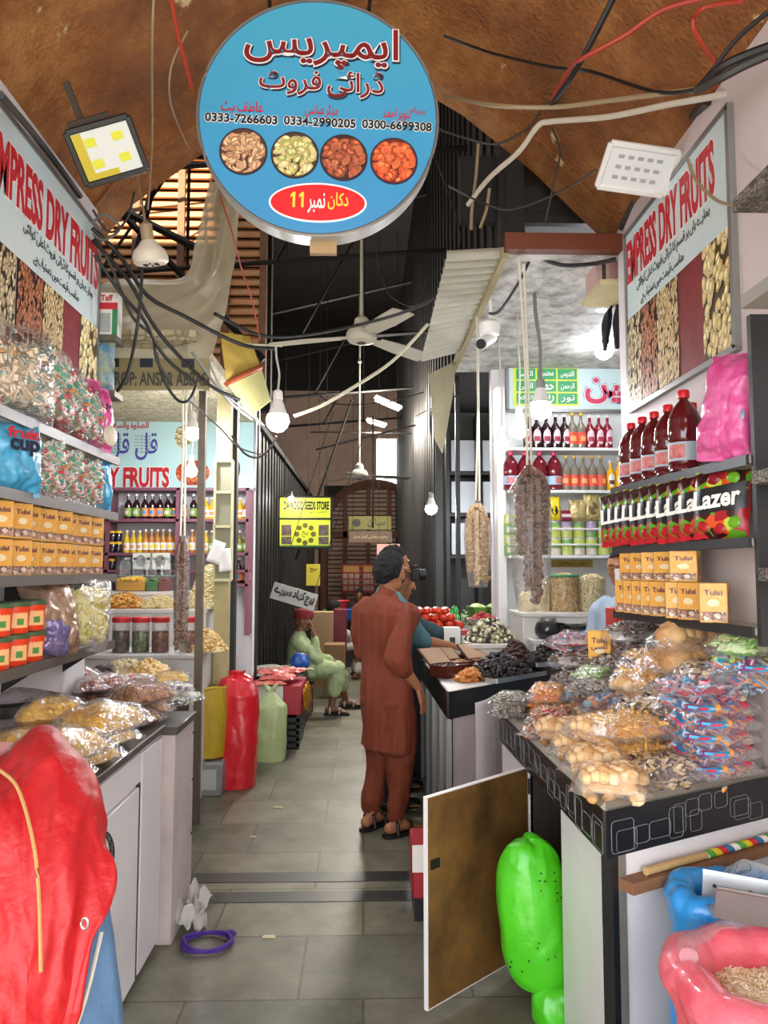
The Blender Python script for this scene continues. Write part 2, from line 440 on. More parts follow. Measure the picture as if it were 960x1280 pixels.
LAMI = M('white_laminate', '#dcd9da', .35, var=.22, vs=5, col2='#a39a94')
DARK = M('shade_dark_wall', '#191613', .85, var=.6, vs=4)  # near black base stands in for the shade high in the hall
BLACKW = M('black_wood', '#1c1a19', .5)
STEELD = M('dark_steel', '#1e1c1b', .55, metal=.3)
GREYM = M('grey_metal', '#8f8f8c', .4, metal=.6)
WOOD = M('raw_wood', '#8a6142', .7, var=.5, vs=14, col2='#4f3523', bump=.2)
CREAM = M('cream_paint', '#cdbf8e', .5, var=.3, vs=7)
CHROME = M('steel', '#c9c9c9', .22, metal=1)
WPLAS = M('white_plastic', '#e8e6e0', .4)
BPLAS = M('black_plastic', '#151515', .4)

struct(G().box(-6, 6, -4, 19, -.12, 0).build('floor', floor_mat()))
band = M('slate_band', '#2e3431', .4, var=.3, vs=9)
struct(G().box(-.95, .68, wz(455, 1127, 0).y, wz(455, 1114, 0).y, -.01, .003).build('trim_1', band))
struct(G().box(-.95, .68, wz(455, 1102, 0).y, wz(455, 1090, 0).y, -.01, .003).build('trim_2', band))

PLA = plaster_mat()
prof = [(-1.62, 2.9), (-1.55, 3.28), (-1.3, 3.62), (-.92, 3.92), (-.45, 4.2), (0, 4.42), (.25, 4.36), (.55, 4.18), (.95, 3.85), (1.3, 3.5), (1.55, 3.2), (1.62, 2.9)]
def vault(u, v):
    k = u * (len(prof) - 1); i = min(int(k), len(prof) - 2); f = k - i
    x = prof[i][0] * (1 - f) + prof[i + 1][0] * f; z = prof[i][1] * (1 - f) + prof[i + 1][1] * f
    y = 3.95 - 7.5 * v
    w = .035 * NZ.noise(V((x * 2, y * 2, z * 2))) + .012 * NZ.noise(V((x * 9, y * 9, z * 9)))
    return V((x, y, z + w + .12 * math.sin(v * 9) * (1 - abs(u * 2 - 1))))
g = G(); g.grid(vault, 66, 60); struct(g.build('ceiling', PLA))
# spandrel wall that closes the hall above the arch
g = G()
top = [(1.62, 7.6), (-1.62, 7.6)]
g.slab([(x, 4.16, z - .01) for x, z in prof] + [(x, 4.16, z) for x, z in top], (0, -.27, 0))
struct(g.build('wall_arch', PLA, smooth=False))
for s_, nm in ((-1, 'left'), (1, 'right')):
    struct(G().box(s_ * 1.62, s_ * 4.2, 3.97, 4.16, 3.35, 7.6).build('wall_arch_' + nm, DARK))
PINK = M('pinkish_paint', '#d8ccc9', .6, var=.35, vs=3, col2='#b9a08f')
struct(G().box(1.36, 1.5, .5, 3.9, 0, 3.45).build('wall_right', PINK))
struct(G().box(-1.5, -1.38, .5, 3.88, 0, 3.45).build('wall_left', WHITE))

# the market hall behind
struct(G().box(-1.75, 4.2, 4.1, 18.6, 7.5, 7.6).build('hall_roof', M('roof_sheet', '#25211e', .8, var=.5)))
struct(G().box(-4.2, -1.75, 6.0, 18.6, 7.5, 7.6).build('hall_roof_left', MC['roof_sheet']))
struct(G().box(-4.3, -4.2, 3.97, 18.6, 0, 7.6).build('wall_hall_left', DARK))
SLAT = M('dark_slats', '#1c1a18', .6, var=.5, vs=5)
def slatted(name, x0, x1, y0, y1, z0, z1, step, side):
    g = G(); g.box(min(x0, x1), max(x0, x1), y0, y1, z0, z1)
    k = int((y1 - y0) / step)
    for i in range(k + 1):
        y = y0 + i * step
        xs = x1 if side > 0 else x0
        g.box(xs - .018, xs + .018, y, y + step * .35, z0, z1)
    return struct(g.build(name, SLAT, smooth=False))
slatted('wall_hall_right', .8, .95, 8.6, 18.5, 0, 7.5, .28, -1)
slatted('wall_upper_right', .78, .9, 4.16, 8.6, 3.36, 7.5, .3, -1)
slatted('wall_hall_low', -1.35, -1.18, 7.3, 18.5, 0, 3.15, .3, 1)
struct(G().box(-4.2, -1.12, 7.3, 18.5, 3.15, 3.22).build('trim_3', DARK))
# far wall with its arch
FARW = M('far_plaster', '#b59a8b', .8, var=.4, vs=2, col2='#6d5a50')
g = G()
g.box(-4.2, .3, 18.3, 18.45, 3.55, 5.9); g.box(.3, .8, 18.3, 18.45, 4.75, 5.9); g.box(.8, 4.2, 18.3, 18.45, 0, 5.9); g.box(-4.2, -.95, 18.3, 18.45, 0, 3.55)
g.box(.3, .8, 18.3, 18.45, 0, 3.4)
struct(g.build('wall_far', FARW)); struct(G().box(-4.2, 4.2, 18.3, 18.45, 5.9, 7.5).build('wall_far_upper', DARK))  # upper far wall coloured near black to paint in the darkness under the roof
BRICK = M('dark_red_brick', '#6a4238', .8, var=.4)
g = G()
ax, ar, az = .25, 1.2, 2.5
pts = [(ax + ar * math.cos(PI * i / 20), 18.15, az + ar * .95 * math.sin(PI * i / 20)) for i in range(21)]
g.tube([(ax + ar, 18.15, 0)] + pts + [(ax - ar, 18.15, 0)], .11, 6)
for x in (-.45, .1, .6): g.box(x - .05, x + .05, 18.1, 18.2, 0, 3.55)
g.box(-.95, 1.4, 18.1, 18.2, 2.35, 2.5)
struct(g.build('trim_4', BRICK))
g = G()
for i in range(34):
    z = .1 + i * .105
    hw = ar if z < az else ar * math.sqrt(max(0.01, 1 - ((z - az) / (ar * .95)) ** 2))
    if z > az + ar * .93: break
    g.box(-hw, min(hw, .5), -.02, .02, -.035, .035, mx=Matrix.Translation((ax, 18.2, z)) @ Matrix.Rotation(R(35), 4, 'X'))
o = g.build('louvred_gate', M('louvre_paint', '#b09484', .7, var=.3), at=(ax, 18.2, 0)); tag(o, 'big arched louvred gate closing the far end of the aisle', 'gate')
struct(G().box(-.95, 1.45, 18.26, 18.3, 0, 3.6).build('trim_5', DARK))
# fluorescent tubes high at the far end
def tube_light(px, py, Y, L, rot, label):
    c = wy(px, py, Y)
    r = thing('tube_light', label, 'lamp', c, rot=rot)
    G().box(-L / 2, L / 2, -.03, .03, .02, .06, bev=.005).build('batten', WPLAS, r)
    G().cyl((-L / 2 + .03, 0, 0), (L / 2 - .03, 0, 0), .018).build('tube', M('tube_glow', '#fff4e0', emit=14), r)
    la = bpy.data.lights.new('tube', 'POINT'); la.energy = 220; la.color = (1, .9, .78); la.shadow_soft_size = .2
    lo = bpy.data.objects.new('tube_glow', la); COL.objects.link(lo); lo.location = c + V((0, -.05, -.12))
tube_light(484, 506, 10, .4, (0, R(18), R(20)), 'glowing tube lamp high up under the far end of the hall roof')
tube_light(470, 530, 12.5, .36, (0, R(12), R(20)), 'glowing tube lamp just below and behind the highest tube lamp')

# sunlit louvred skylight on the left, seen below the vault
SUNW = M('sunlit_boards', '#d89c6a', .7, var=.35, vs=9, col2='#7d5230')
a, b_, c_, d_ = wy(165, 150, 7.5), wy(345, 150, 7.5), wy(345, 480, 7.5), wy(165, 480, 7.5)
x0, x1, z0, z1 = -2.75, -1.0, 3.3, 6.3
r = thing('louvred_skylight', 'sunlit tan louvred boards high on the left behind the hanging plastic sheet', 'louvre', (x0, 7.6, z0))
g = G()
for i in range(30):
    z = i * .1
    g.box(0, x1 - x0, -.01, .01, -.05, .05, mx=Matrix.Translation((0, 0, z)) @ Matrix.Rotation(R(-28), 4, 'X'))
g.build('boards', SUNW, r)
g = G()
for x in (.02, .45, .9, 1.35, 1.73): g.box(x - .035, x + .035, -.06, .05, 0, 3)
g.build('frame', WOOD, r)
struct(G().box(-4.2, -.95, 7.68, 7.8, 3.2, 7.5).build('wall_skylight', DARK))

# steel trusses
def beam(g, a, b, r=.024): g.tube([a, b], r, 4)
for i, (Y, zt) in enumerate(((5.6, 5.4), (7.0, 5.2), (9.5, 5.2), (12.5, 5.2), (15.5, 5.3))):
    g = G(); xl, xr = -4.1 if Y < 7.3 else -4.1, .8
    beam(g, (xl, Y, zt - 1.0), (xr, Y, zt - .6)); beam(g, (xl, Y, zt), (xr, Y, zt + 1.2))
    for k in range(7):
        x = xl + (xr - xl) * k / 6
        beam(g, (x, Y, zt - 1 + .4 * k / 6), (x + (xr - xl) / 6 if k % 2 == 0 and k < 6 else x, Y, zt + 1.2 * k / 6), .016)
    o = g.build('roof_truss', STEELD, at=(-1.5, Y, zt)); tag(o, ['black steel truss above the round sign, nearest the arch', 'black steel truss in front of the sunlit louvred boards', 'black steel truss above the ceiling fans', 'black steel truss in front of the far tube lamp', 'black steel truss closest to the far arched gate'][i], 'truss')
def strut(p, label, r=.03):
    o = G().tube(p, r, 5).build('steel_strut', STEELD, at=V(p[0])); tag(o, label, 'strut')
strut([wy(155, 270, 6.6), wy(330, 450, 6.6)], 'black diagonal strut crossing below the sunlit louvres', .03)
strut([wy(200, 195, 6.4), wy(170, 320, 6.4)], 'black steep strut left of the dangling unlit socket bulb', .03)
strut([wy(150, 262, 6.3), wy(245, 310, 6.3)], 'black strut just above the dangling unlit socket bulb', .035)
strut([wy(195, 192, 6.2), wy(330, 200, 6.2)], 'black horizontal strut behind the left rim of the round sign', .03)
strut([wy(370, 700, 11), wy(440, 500, 11)], 'black steep rod left of the farther ceiling fan', .02)
strut([wy(395, 562, 11.5), wy(525, 530, 11.5)], 'black rising rod behind the farther ceiling fan', .016)
strut([wy(388, 540, 12.5), wy(525, 542, 12.5)], 'black level rod above the farther ceiling fan', .014)
strut([wy(466, 520, 11.8), wy(466, 660, 11.8)], 'thin black upright rod right of the farther ceiling fan', .018)
strut([wy(228, 0, 3.6), wy(262, 60, 3.75)], 'rusty pipe end at the top, left of the round sign', .028)
strut([wy(205, -20, 3.3), wy(250, 62, 3.7)], 'thick rusty pipe beside the round sign at the upper edge', .03)

# left shop bay
struct(G().box(-4.2, -1.02, 7.12, 7.25, 0, 3.15).build('wall_bay_left', WHITE))
tex = cells('textured_ceiling', ['#b8ae8c', '#cfc6a4', '#a89d7a'], 14, (1, 2, 1), .7, '#8d8262', .4)
struct(G().box(-4.2, -1.0, 4.5, 7.2, 2.96, 3.02).build('ceiling_bay_left', tex))
struct(G().box(-4.2, -1.45, 3.9, 4.0, 0, 3.6).build('wall_bay_front', WHITE))
# right shop bay
def right_ceiling():
    m, n, l, p = newmat('papered_ceiling'); co = coords(n, l)
    v = n.new('ShaderNodeTexVoronoi'); v.inputs['Scale'].default_value = 4.2; v.inputs['Randomness'].default_value = .35; l.new(co, v.inputs['Vector'])
    t = n.new('ShaderNodeTexNoise'); t.inputs['Scale'].default_value = 9; t.inputs['Detail'].default_value = 8; t.inputs['Roughness'].default_value = .7; l.new(co, t.inputs['Vector'])
    r = ramp(n, [(.35, '#8d8b82'), (.6, '#d5d3ca')]); l.new(t.outputs['Fac'], r.inputs[0])
    r2 = ramp(n, [(.2, '#ffffff'), (.26, '#000000')]); l.new(v.outputs['Distance'], r2.inputs[0])
    mx = n.new('ShaderNodeMix'); mx.data_type = 'RGBA'; mu = n.new('ShaderNodeMath'); mu.operation = 'MULTIPLY'; mu.inputs[1].default_value = .6
    l.new(r2.outputs[0], mu.inputs[0]); l.new(mu.outputs[0], mx.inputs['Factor']); l.new(r.outputs[0], mx.inputs['A']); mx.inputs['B'].default_value = (*rgb('#8b6f68'), 1)
    l.new(mx.outputs['Result'], p.inputs['Base Color']); p.inputs['Roughness'].default_value = .7; return m
struct(G().box(.76, 4.2, 3.96, 6.5, 3.3, 3.36).build('ceiling_bay_right', right_ceiling()))
struct(G().box(1.08, 4.2, 6.42, 6.52, 0, 3.3).build('wall_bay_right', WHITE))
struct(G().box(.74, 3.0, 3.9, 3.97, 3.28, 3.37).build('trim_6', M('red_brown_beam', '#6e3417', .6, var=.3)))
struct(G().box(4.1, 4.2, 3.9, 6.5, 0, 3.3).build('wall_bay_end', WHITE))
struct(G().box(1.36, 4.2, 3.9, 3.98, 0, 3.6).build('wall_bay_return', WHITE))
# white upright at the corner of the right shop, dark stall beyond
for x, w, mt, lab in ((1.12, .035, WPLAS, 'white upright post at the left end of the bottle shelves'),):
    o = G().box(x - w, x + w, 6.2, 6.34, 0, 3.1).build('shelf_upright', mt, at=(x, 6.27, 0)); tag(o, lab, 'post')
# ================================================================ SIGNS
RED = M('sign_red', '#c0202a', .5); REDT = M('title_red', '#7d1216', .45); BLKT = M('ink_black', '#101010', .5); WHT = M('ink_white', '#f4f1ea', .5)
CASH = cells('print_cashew', ['#8a5a3a', '#c79a6c', '#e0bd92'], 26, (1, 1, 1), .5, '#3a1c10', 0)
PIST = cells('print_pistachio', ['#a98f4a', '#d9c78c', '#efe3b8'], 26, (1, 1, 1.5), .5, '#4a3512', 0)
ALMO = cells('print_almond', ['#8a3a18', '#b5552a', '#c9774a'], 26, (1, 1, 1.4), .5, '#3a1408', 0)
APRI = cells('print_apricot', ['#b8330f', '#dd5a1c', '#ee8440'], 26, (1, 1, 1.2), .5, '#5a1206', 0)
# round hanging sign
RC = wy(398, 147, 3.0); RR = .486; RP = RR / 155
rs = thing('round_sign', 'big round blue shop sign with red lettering hanging over the aisle', 'sign', RC, rot=(R(2), 0, R(1)))
Q = Matrix.Rotation(PI / 2, 4, 'X')
def disc(g, x, z, rx, rz, y0, y1, n=64):
    g.skin([[g.b.verts.new((x + rx * math.cos(2 * PI * i / n), y, z + rz * math.sin(2 * PI * i / n))) for i in range(n)] for y in (y0, y1)])
g = G(); disc(g, 0, 0, RR, RR, .002, .115, 96); g.build('case', M('sign_case', '#cfcfc8', .35, var=.35, vs=7, col2='#7d7a70'), rs)
g = G(); disc(g, 0, 0, RR * .985, RR * .985, -.003, .004, 96)
bl, nn_, ll_, pp_ = newmat('sign_blue')
co = coords(nn_, ll_); sx = nn_.new('ShaderNodeSeparateXYZ'); ll_.new(co, sx.inputs[0]); rr_ = ramp(nn_, [(.0, '#4aa9c6'), (1.0, '#3f8fc0')])
mr = nn_.new('ShaderNodeMapRange'); mr.inputs[1].default_value = .5; mr.inputs[2].default_value = -.4; ll_.new(sx.outputs[2], mr.inputs[0]); ll_.new(mr.outputs[0], rr_.inputs[0]); ll_.new(rr_.outputs[0], pp_.inputs['Base Color']); pp_.inputs['Roughness'].default_value = .25
g.build('face', bl, rs)
g = G()
def rimring(g, rx, rz, x, z, y, t):
    n = 64; g.tube([(x + rx * math.cos(2 * PI * i / n), y, z + rz * math.sin(2 * PI * i / n)) for i in range(n + 1)], t, 5)
rimring(g, RR, RR, 0, 0, .0, .008); g.build('trim_ring', GREYM, rs)
bpy.context.view_layer.update()
ru, rv = (chain(rs).to_3x3() @ V((1, 0, -.028))).normalized(), (chain(rs).to_3x3() @ V((.028, 0, 1))).normalized()
def spos(px, py): return chain(rs) @ V(((px - 398) * RP, 0, (147 - py) * RP))
def rtxt(body, px, py, w, h, mat, bold, lift, ar=True, tilt=0, nm='lettering'):
    return lettering(rs, body, spos(px, py), ru, rv, w * RP, h * RP, mat, bold, lift, nm, ar, tilt=tilt)
NAVY = M('outline_navy', '#1c2033', .5)
for body, px, py, w, h in (('ایمپریس', 402, 55, 198, 56), ('ڈرائی فروٹ', 402, 101, 160, 37)):
    rtxt(body, px + 1, py + 2, w, h, NAVY, .05, .0045, nm='lettering_outline')
    rtxt(body, px, py, w, h, WHT, .038, .0062, nm='lettering_border')
    rtxt(body, px, py, w, h, REDT, .012, .0085)
for body, px, w in (('عاطف بٹ', 300, 54), ('مدثر عباسی', 402, 42), ('تنویر احمد', 500, 36)): rtxt(body, px, 139 + (px - 400) * .02, w, 17, RED, .012, .006)
rtxt('پروپرائٹر', 527, 136, 20, 10, RED, 0, .006)
for body, px, w in (('0333-7266603', 299, 92), ('0334-2990205', 400, 92), ('0300-6699308', 500, 90)):
    rtxt(body, px, 154 + (px - 400) * .02, w, 11, WHT, .075, .0055, False, nm='number_border'); rtxt(body, px, 154 + (px - 400) * .02, w, 11, BLKT, .03, .0075, False, nm='phone_number')
for px, py, nm, cols, bk, ln, asp, nq, cv in ((302, 195, 'cashew_picture', ['#c49a70', '#b88a60', '#d2ac84', '#a87850'], '#5a2f1c', 15, .42, 85, .5), (368, 198, 'pistachio_picture', ['#cdb877', '#dcc890', '#bfa65e', '#a8b060'], '#4a3512', 14, .6, 85, 0), (431, 200, 'almond_picture', ['#9a4522', '#b3552c', '#863818', '#c06a3c'], '#3a1408', 15, .6, 75, 0), (496, 203, 'apricot_picture', ['#cc4a16', '#dd5e22', '#b83c10', '#e27436'], '#6a1806', 14, .65, 85, 0)):
    x, z = (px - 398) * RP, (147 - py) * RP
    g = G(); disc(g, x, z, 31 * RP, 31 * RP, -.0055, 0, 48); e = g.build('picture_rim', NAVY, rs)
    g = G(); disc(g, x, z, 29 * RP, 29 * RP, -.0065, 0, 48); e2 = g.build(nm, M('under_' + nm, bk, .5), e); nutprint('printed_nut', e, chain(rs) @ V((x, -.0066, z)), ru, rv, 58 * RP, 58 * RP, ln * RP, asp, cols, bk, nq, 7, True, cv)
x, z = 0, (147 - 260) * RP
g = G(); disc(g, x, z, 63 * RP, 26 * RP, -.005, 0); e = g.build('oval_border', WHT, rs)
g = G(); disc(g, x, z, 60.5 * RP, 23.5 * RP, -.007, 0); g.build('red_oval', M('oval_red', '#e0141c', .4), rs)
YEL = M('ink_yellow', '#f5d23c', .5)

for px in (367, 378): G().slab([spos(px, 257) + ru * (x * 5.5 * RP) + rv * (y * 10 * RP) - ru.cross(rv) * -.009 for x, y in ((-.25, -1), (.35, -1), (.35, 1), (-.15, 1), (-.75, .62), (-.75, .25), (-.25, .5))], tuple(ru.cross(rv) * .0012)).build('numeral', YEL, rs, world=True)
rtxt('نمبر', 396, 261, 22, 26, WHT, .015, .009); rtxt('دکان', 424, 258, 26, 22, YEL, .015, .009)
g = G(); g.box(-.035, .075, .06, .09, -RR - .05, -RR + .02); g.build('bracket', M('cardboard', '#a98c64', .8), rs)
for s_ in (-1, 1): G().cyl((.2 * s_, .06, RR - .06), (.245 * s_, .1, 1.0), .008).build('hanging_rod', STEELD, rs)

# long banners on the two side walls
BAN = M('banner_sky', '#b9d6da', .45, var=.9, vs=2.2, col2='#e2e6dd')
SPI = (['#b9a678', '#a8946a', '#cdbf98', '#9a8a62'], '#3b2c18', .042, .5, 1.2)
SAL = (['#9a5a34', '#8a4a28', '#b0703f', '#a8683c'], '#2f160a', .04, .48, 1.4)
SOA = (['#cbb07c', '#b89a62', '#dcc898', '#c0a470'], '#4a3518', .04, .3, 1.3)
SRE = M('strip_barberry', '#8d1a1c', .6, var=.8, vs=22, col2='#4a0a0d')
SP2 = (['#cdb678', '#d8c48c', '#bfa462', '#e0d09c'], '#4a3a1a', .062, .62, 1.2)
def banner(side, xw, yn, yf, z0, z1, strips, tit, urdu, label):
    """yn near end, yf far end"""
    r = thing('wall_banner', label, 'banner', (xw, (yn + yf) / 2, z0))
    xs = xw - side * .02
    G().box(min(xs, xw), max(xs, xw), yn, yf, z0, z1).build('board', BAN, r, world=True)
    g = G()
    for z in (z0, z1): g.box(xw - side * .026, xw, yn - .01, yf + .01, z - .012, z + .012)
    for y in (yn, yf): g.box(xw - side * .026, xw, y - .012, y + .012, z0, z1)
    g.build('frame', GREYM, r, world=True)
    for y0, y1, m, nm, zt in strips:
        e = G().box(xw - side * .023, xw - side * .01, y0, y1, z0 + .012, zt).build(nm, m if isinstance(m, bpy.types.Material) else M('under' + m[1], m[1], .6), r, world=True)
        if not isinstance(m, bpy.types.Material): nutprint('printed_nut', e, V((xw - side * .0232, (y0 + y1) / 2, (z0 + .012 + zt) / 2)), (0, -side, 0), (0, 0, 1), y1 - y0 - .004, zt - z0 - .014, m[2], m[3], m[0], m[1], int((y1 - y0) * (zt - z0) / (m[2] ** 2 * m[3]) * 2.6), 5, ang=m[4])
    u, v = V((0, -side, 0)), V((0, 0, 1))
    t0, t1, zc, h = tit
    c = V((xs, (t0 + t1) / 2, zc))
    lettering(r, 'EMPRESS DRY FRUITS', c, u, v, abs(t1 - t0), h, WHT, .06, .002, 'lettering_border')
    lettering(r, 'EMPRESS DRY FRUITS', c, u, v, abs(t1 - t0), h, RED, .035, .004)
    for body, y0, y1, zz, hh in urdu: lettering(r, body, V((xs, (y0 + y1) / 2, zz)), u, v, abs(y1 - y0), hh, BLKT, .0, .003, 'urdu_line', True)
    return r
U1, U2 = 'ہمارے ہاں ہر قسم کا ڈرائی فروٹ اعلیٰ کوالٹی', 'مناسب قیمت میں دستیاب ہے'
banner(1, 1.36, 2.69, 3.80, 2.40, 3.31, [(3.6, 3.79, SPI, 'pistachio_strip', 2.86), (3.4, 3.6, SAL, 'almond_strip', 2.86), (3.16, 3.4, SOA, 'oat_strip', 2.86), (2.93, 3.16, SRE, 'red_strip', 2.86), (2.70, 2.93, SP2, 'pale_pistachio_strip', 2.86)],
       (3.77, 2.80, 3.145, .2), [(U1, 3.65, 2.85, 2.99, .07), (U2, 3.6, 3.1, 2.91, .06)], 'long pale blue banner of nut pictures on the right wall')
banner(-1, -1.38, 2.55, 3.87, 2.25, 3.33, [(2.6, 2.95, SPI, 'pistachio_strip', 2.82), (2.96, 3.2, SAL, 'almond_strip', 2.82), (3.2, 3.42, SOA, 'oat_strip', 2.82), (3.42, 3.62, SRE, 'red_strip', 2.82), (3.62, 3.86, SP2, 'pale_pistachio_strip', 2.82)],
       (2.72, 3.84, 3.12, .2), [(U1, 3.0, 3.78, 2.965, .07), (U2, 3.1, 3.6, 2.88, .06)], 'long pale blue banner of nut pictures on the left wall')

def board(name, label, cat, P0, P1, Y, mat, t=.03, frame=None, rot=0, hang=0):
    """upright board facing the camera: P0 top left pixel, P1 bottom right pixel at depth Y"""
    a, b = wy(*P0, Y), wy(*P1, Y)
    c = V(((a.x + b.x) / 2, Y, (a.z + b.z) / 2)); w, h = abs(b.x - a.x), abs(a.z - b.z)
    r = thing(name, label, cat, c, rot=(0, rot, 0))
    G().box(-w / 2, w / 2, 0, t, -h / 2, h / 2).build('board', mat, r)
    if frame:
        g = G()
        for s in (-1, 1): g.box(-w / 2 - .01, w / 2 + .01, -.01, t + .005, s * h / 2 - .012, s * h / 2 + .012); g.box(s * w / 2 - .012, s * w / 2 + .012, -.01, t + .005, -h / 2, h / 2)
        g.build('frame', frame, r)
    r['w'] = w; r['h'] = h
    if hang:
        for s in (-1, 1): G().cyl((s * w * .4, t / 2, h / 2), (s * w * .4, t / 2, hang - c.z), .004, n=6).build('hanging_wire', STEELD, r)
    return r
def btxt(r, body, fx, fy, fw, fh, mat, bold=0, ar=False, lift=.003, nm='lettering'):
    m = chain(r); w, h = r['w'], r['h']
    return lettering(r, body, m @ V(((fx - .5) * w, 0, (.5 - fy) * h)), m.to_3x3() @ V((1, 0, 0)), m.to_3x3() @ V((0, 0, 1)), fw * w, fh * h, mat, bold, lift, nm, ar)
def bpic(r, nm, fx0, fy0, fx1, fy1, mat, round_=False, lift=.003):
    w, h = r['w'], r['h']; x0, x1, z0, z1 = (fx0 - .5) * w, (fx1 - .5) * w, (.5 - fy1) * h, (.5 - fy0) * h
    g = G()
    if round_: disc(g, (x0 + x1) / 2, (z0 + z1) / 2, (x1 - x0) / 2, (z1 - z0) / 2, -lift, .001, 32)
    else: g.box(x0, x1, -lift, .001, z0, z1)
    return g.build(nm, mat, r)
# left shop back sign
PURP = M('ink_purple', '#4b4596', .5)
b = board('shop_sign', 'pale turquoise shop sign behind the bottle shelves of the left shop', 'sign', (70, 523), (318, 612), 7.05, M('sign_turquoise', '#b5dcd8', .4, var=.3, vs=2, col2='#e3ecdf'), .04, GREYM)
def fx(px): return (px - 70) / 248
def fy(py): return (py - 523) / 89
btxt(b, 'DRY FRUITS', fx(163), fy(597), 97 / 248, 23 / 89, WHT, .07, nm='lettering_border'); btxt(b, 'DRY FRUITS', fx(163), fy(597), 97 / 248, 23 / 89, RED, .04, lift=.006)
btxt(b, 'الصلوۃ والسلا', fx(163), fy(532), 44 / 248, 10 / 89, RED, .03, True)
for px in (148, 183): btxt(b, 'قل', fx(px), fy(558), 27 / 248, 34 / 89, PURP, .01, True, nm='calligraphy')
for px in (141, 178):
    for k in range(6): btxt(b, 'قل ہو اللہ احد', fx(px), fy(545 + k * 4), 20 / 248, 3 / 89, BLKT, 0, True, nm='small_print')
for i, (x0, y0, x1, y1, c) in enumerate(((218, 530, 240, 560, PIST), (272, 530, 296, 560, PIST), (220, 575, 262, 607, APRI), (268, 566, 300, 606, M('print_dates', '#2c1a1c', .5, var=.7, vs=30)))):
    bpic(b, ['pistachio_picture', 'nut_picture', 'apricot_picture', 'date_picture'][i], fx(x0), fy(y0), fx(x1), fy(y1), c, True)
# header board of the left shop
b = board('header_board', 'tan header board naming the proprietor above the left shop', 'sign', (100, 447), (262, 487), 4.42, M('header_tan', '#8f8358', .6, var=.3), .03)
INK2 = M('ink_faded', '#3a3a33', .6)
btxt(b, 'PROP: ANSAR ABBASI', .612, .67, .76, .42, INK2, .02); 
for f0 in (.2, .46, .78): bpic(b, 'blue_patch', f0, .02, f0 + .1, .3, NAVY)
# right shop back sign
b = board('shop_sign', 'pale sign with green grid and pink Urdu word above the right shop shelves', 'sign', (634, 457), (830, 514), 6.36, M('sign_pale', '#c5dcd9', .4), .04, GREYM)
def fx(px): return (px - 634) / 196
def fy(py): return (py - 457) / 57
bpic(b, 'yellow_panel', fx(641), fy(459), fx(723), fy(508), M('panel_yellow', '#d8e04a', .5))
for i in range(3):
    for j in range(3):
        x0 = 645 + i * 26; y0 = 461 + j * 15.5
        e = bpic(b, 'green_tile', fx(x0), fy(y0), fx(x0 + 24), fy(y0 + 13.5), M('panel_green', '#2f9a5c', .5), lift=.006)
        btxt(b, ['الصبر', 'التقی', 'السلام', 'محسن', 'حمد', 'رب', 'القدوس', 'الرحمن', 'نور'][i * 3 + j], fx(x0 + 12), fy(y0 + 7), 17 / 196, 9 / 57, WHT, .01, True, lift=.009)
PNK = M('ink_pink', '#c83a5c', .5)
for bo, lf, mt in ((.07, .004, PURP), (.055, .006, WHT), (.03, .009, PNK)): btxt(b, 'انفین', fx(775), fy(484), 86 / 196, 40 / 57, mt, bo, True, lift=lf, nm='lettering' if bo == .03 else 'lettering_outline')
# dark painted board above the brown beam
b = board('dark_signboard', 'sooty dark signboard with black Urdu lettering above the right shop beam', 'sign', (575, 195), (800, 280), 4.3, M('board_soot', '#1d1d1b', .6, var=.3), .05)
btxt(b, 'غلام آل', .55, .35, .8, .5, BLKT, .05, True); btxt(b, 'حیدر پورتریٹ انتر', .6, .8, .7, .22, BLKT, .02, True)
# yellow signs and the small boards down the aisle
YB = M('glowing_sign_yellow', '#d6dd35', .5, emit=.25)  # faint glow added to the board's own yellow
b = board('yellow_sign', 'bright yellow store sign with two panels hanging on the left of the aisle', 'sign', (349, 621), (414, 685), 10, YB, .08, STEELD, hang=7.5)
btxt(b, 'DAWOOD SEEDS STORE', .52, .17, .86, .15, BLKT, .045); btxt(b, 'اعلیٰ کوالٹی کے بیج', .5, .3, .8, .06, BLKT, 0, True)
bpic(b, 'black_bar', 0, .41, 1, .45, BLKT)
for (x0, y0, x1, y1) in ((.05, .55, .24, .76), (.05, .78, .24, .93), (.76, .55, .95, .76), (.76, .78, .95, .93)): bpic(b, 'photo_print', x0, y0, x1, y1, M('print_dark', '#4a3a36', .5, var=.9, vs=20, col2='#a88d7a'))
for k in range(8):
    a = k * PI / 4; bpic(b, 'round_print', .5 + .16 * math.cos(a) - .05, .73 + .17 * math.sin(a) - .05, .5 + .16 * math.cos(a) + .05, .73 + .17 * math.sin(a) + .05, M('print_olive', '#8a7d20', .5, var=.8, vs=30), True)
btxt(b, 'بیج', .5, .73, .12, .12, BLKT, 0, True); bpic(b, 'green_strip', 0, .95, 1, 1, M('strip_green', '#3a7a2a', .5))
b = board('yellow_sign', 'small dull yellow card hanging below the bright yellow store sign', 'sign', (383, 705), (400, 732), 11, M('card_yellow', '#c9bb3a', .6), .02, hang=7.5); btxt(b, 'بیج', .5, .28, .5, .2, BLKT, .01, True)
b = board('white_sign', 'tilted white board with black Urdu writing on the left of the aisle', 'sign', (339, 735), (396, 756), 8.5, M('board_white', '#b9b5ab', .6), .03, rot=R(17), hang=3.4); btxt(b, 'بیج کھاد سپرے', .5, .45, .9, .72, BLKT, .05, True)
b = board('green_sign', 'drab olive sign hung across the far arched gate', 'sign', (436, 645), (489, 662), 15, M('olive_board', '#7d7a3a', .6), .04, hang=7.5); btxt(b, 'سہارن', .65, .5, .4, .7, INK2, .02, True); bpic(b, 'emblem', .08, .2, .28, .8, INK2, True)
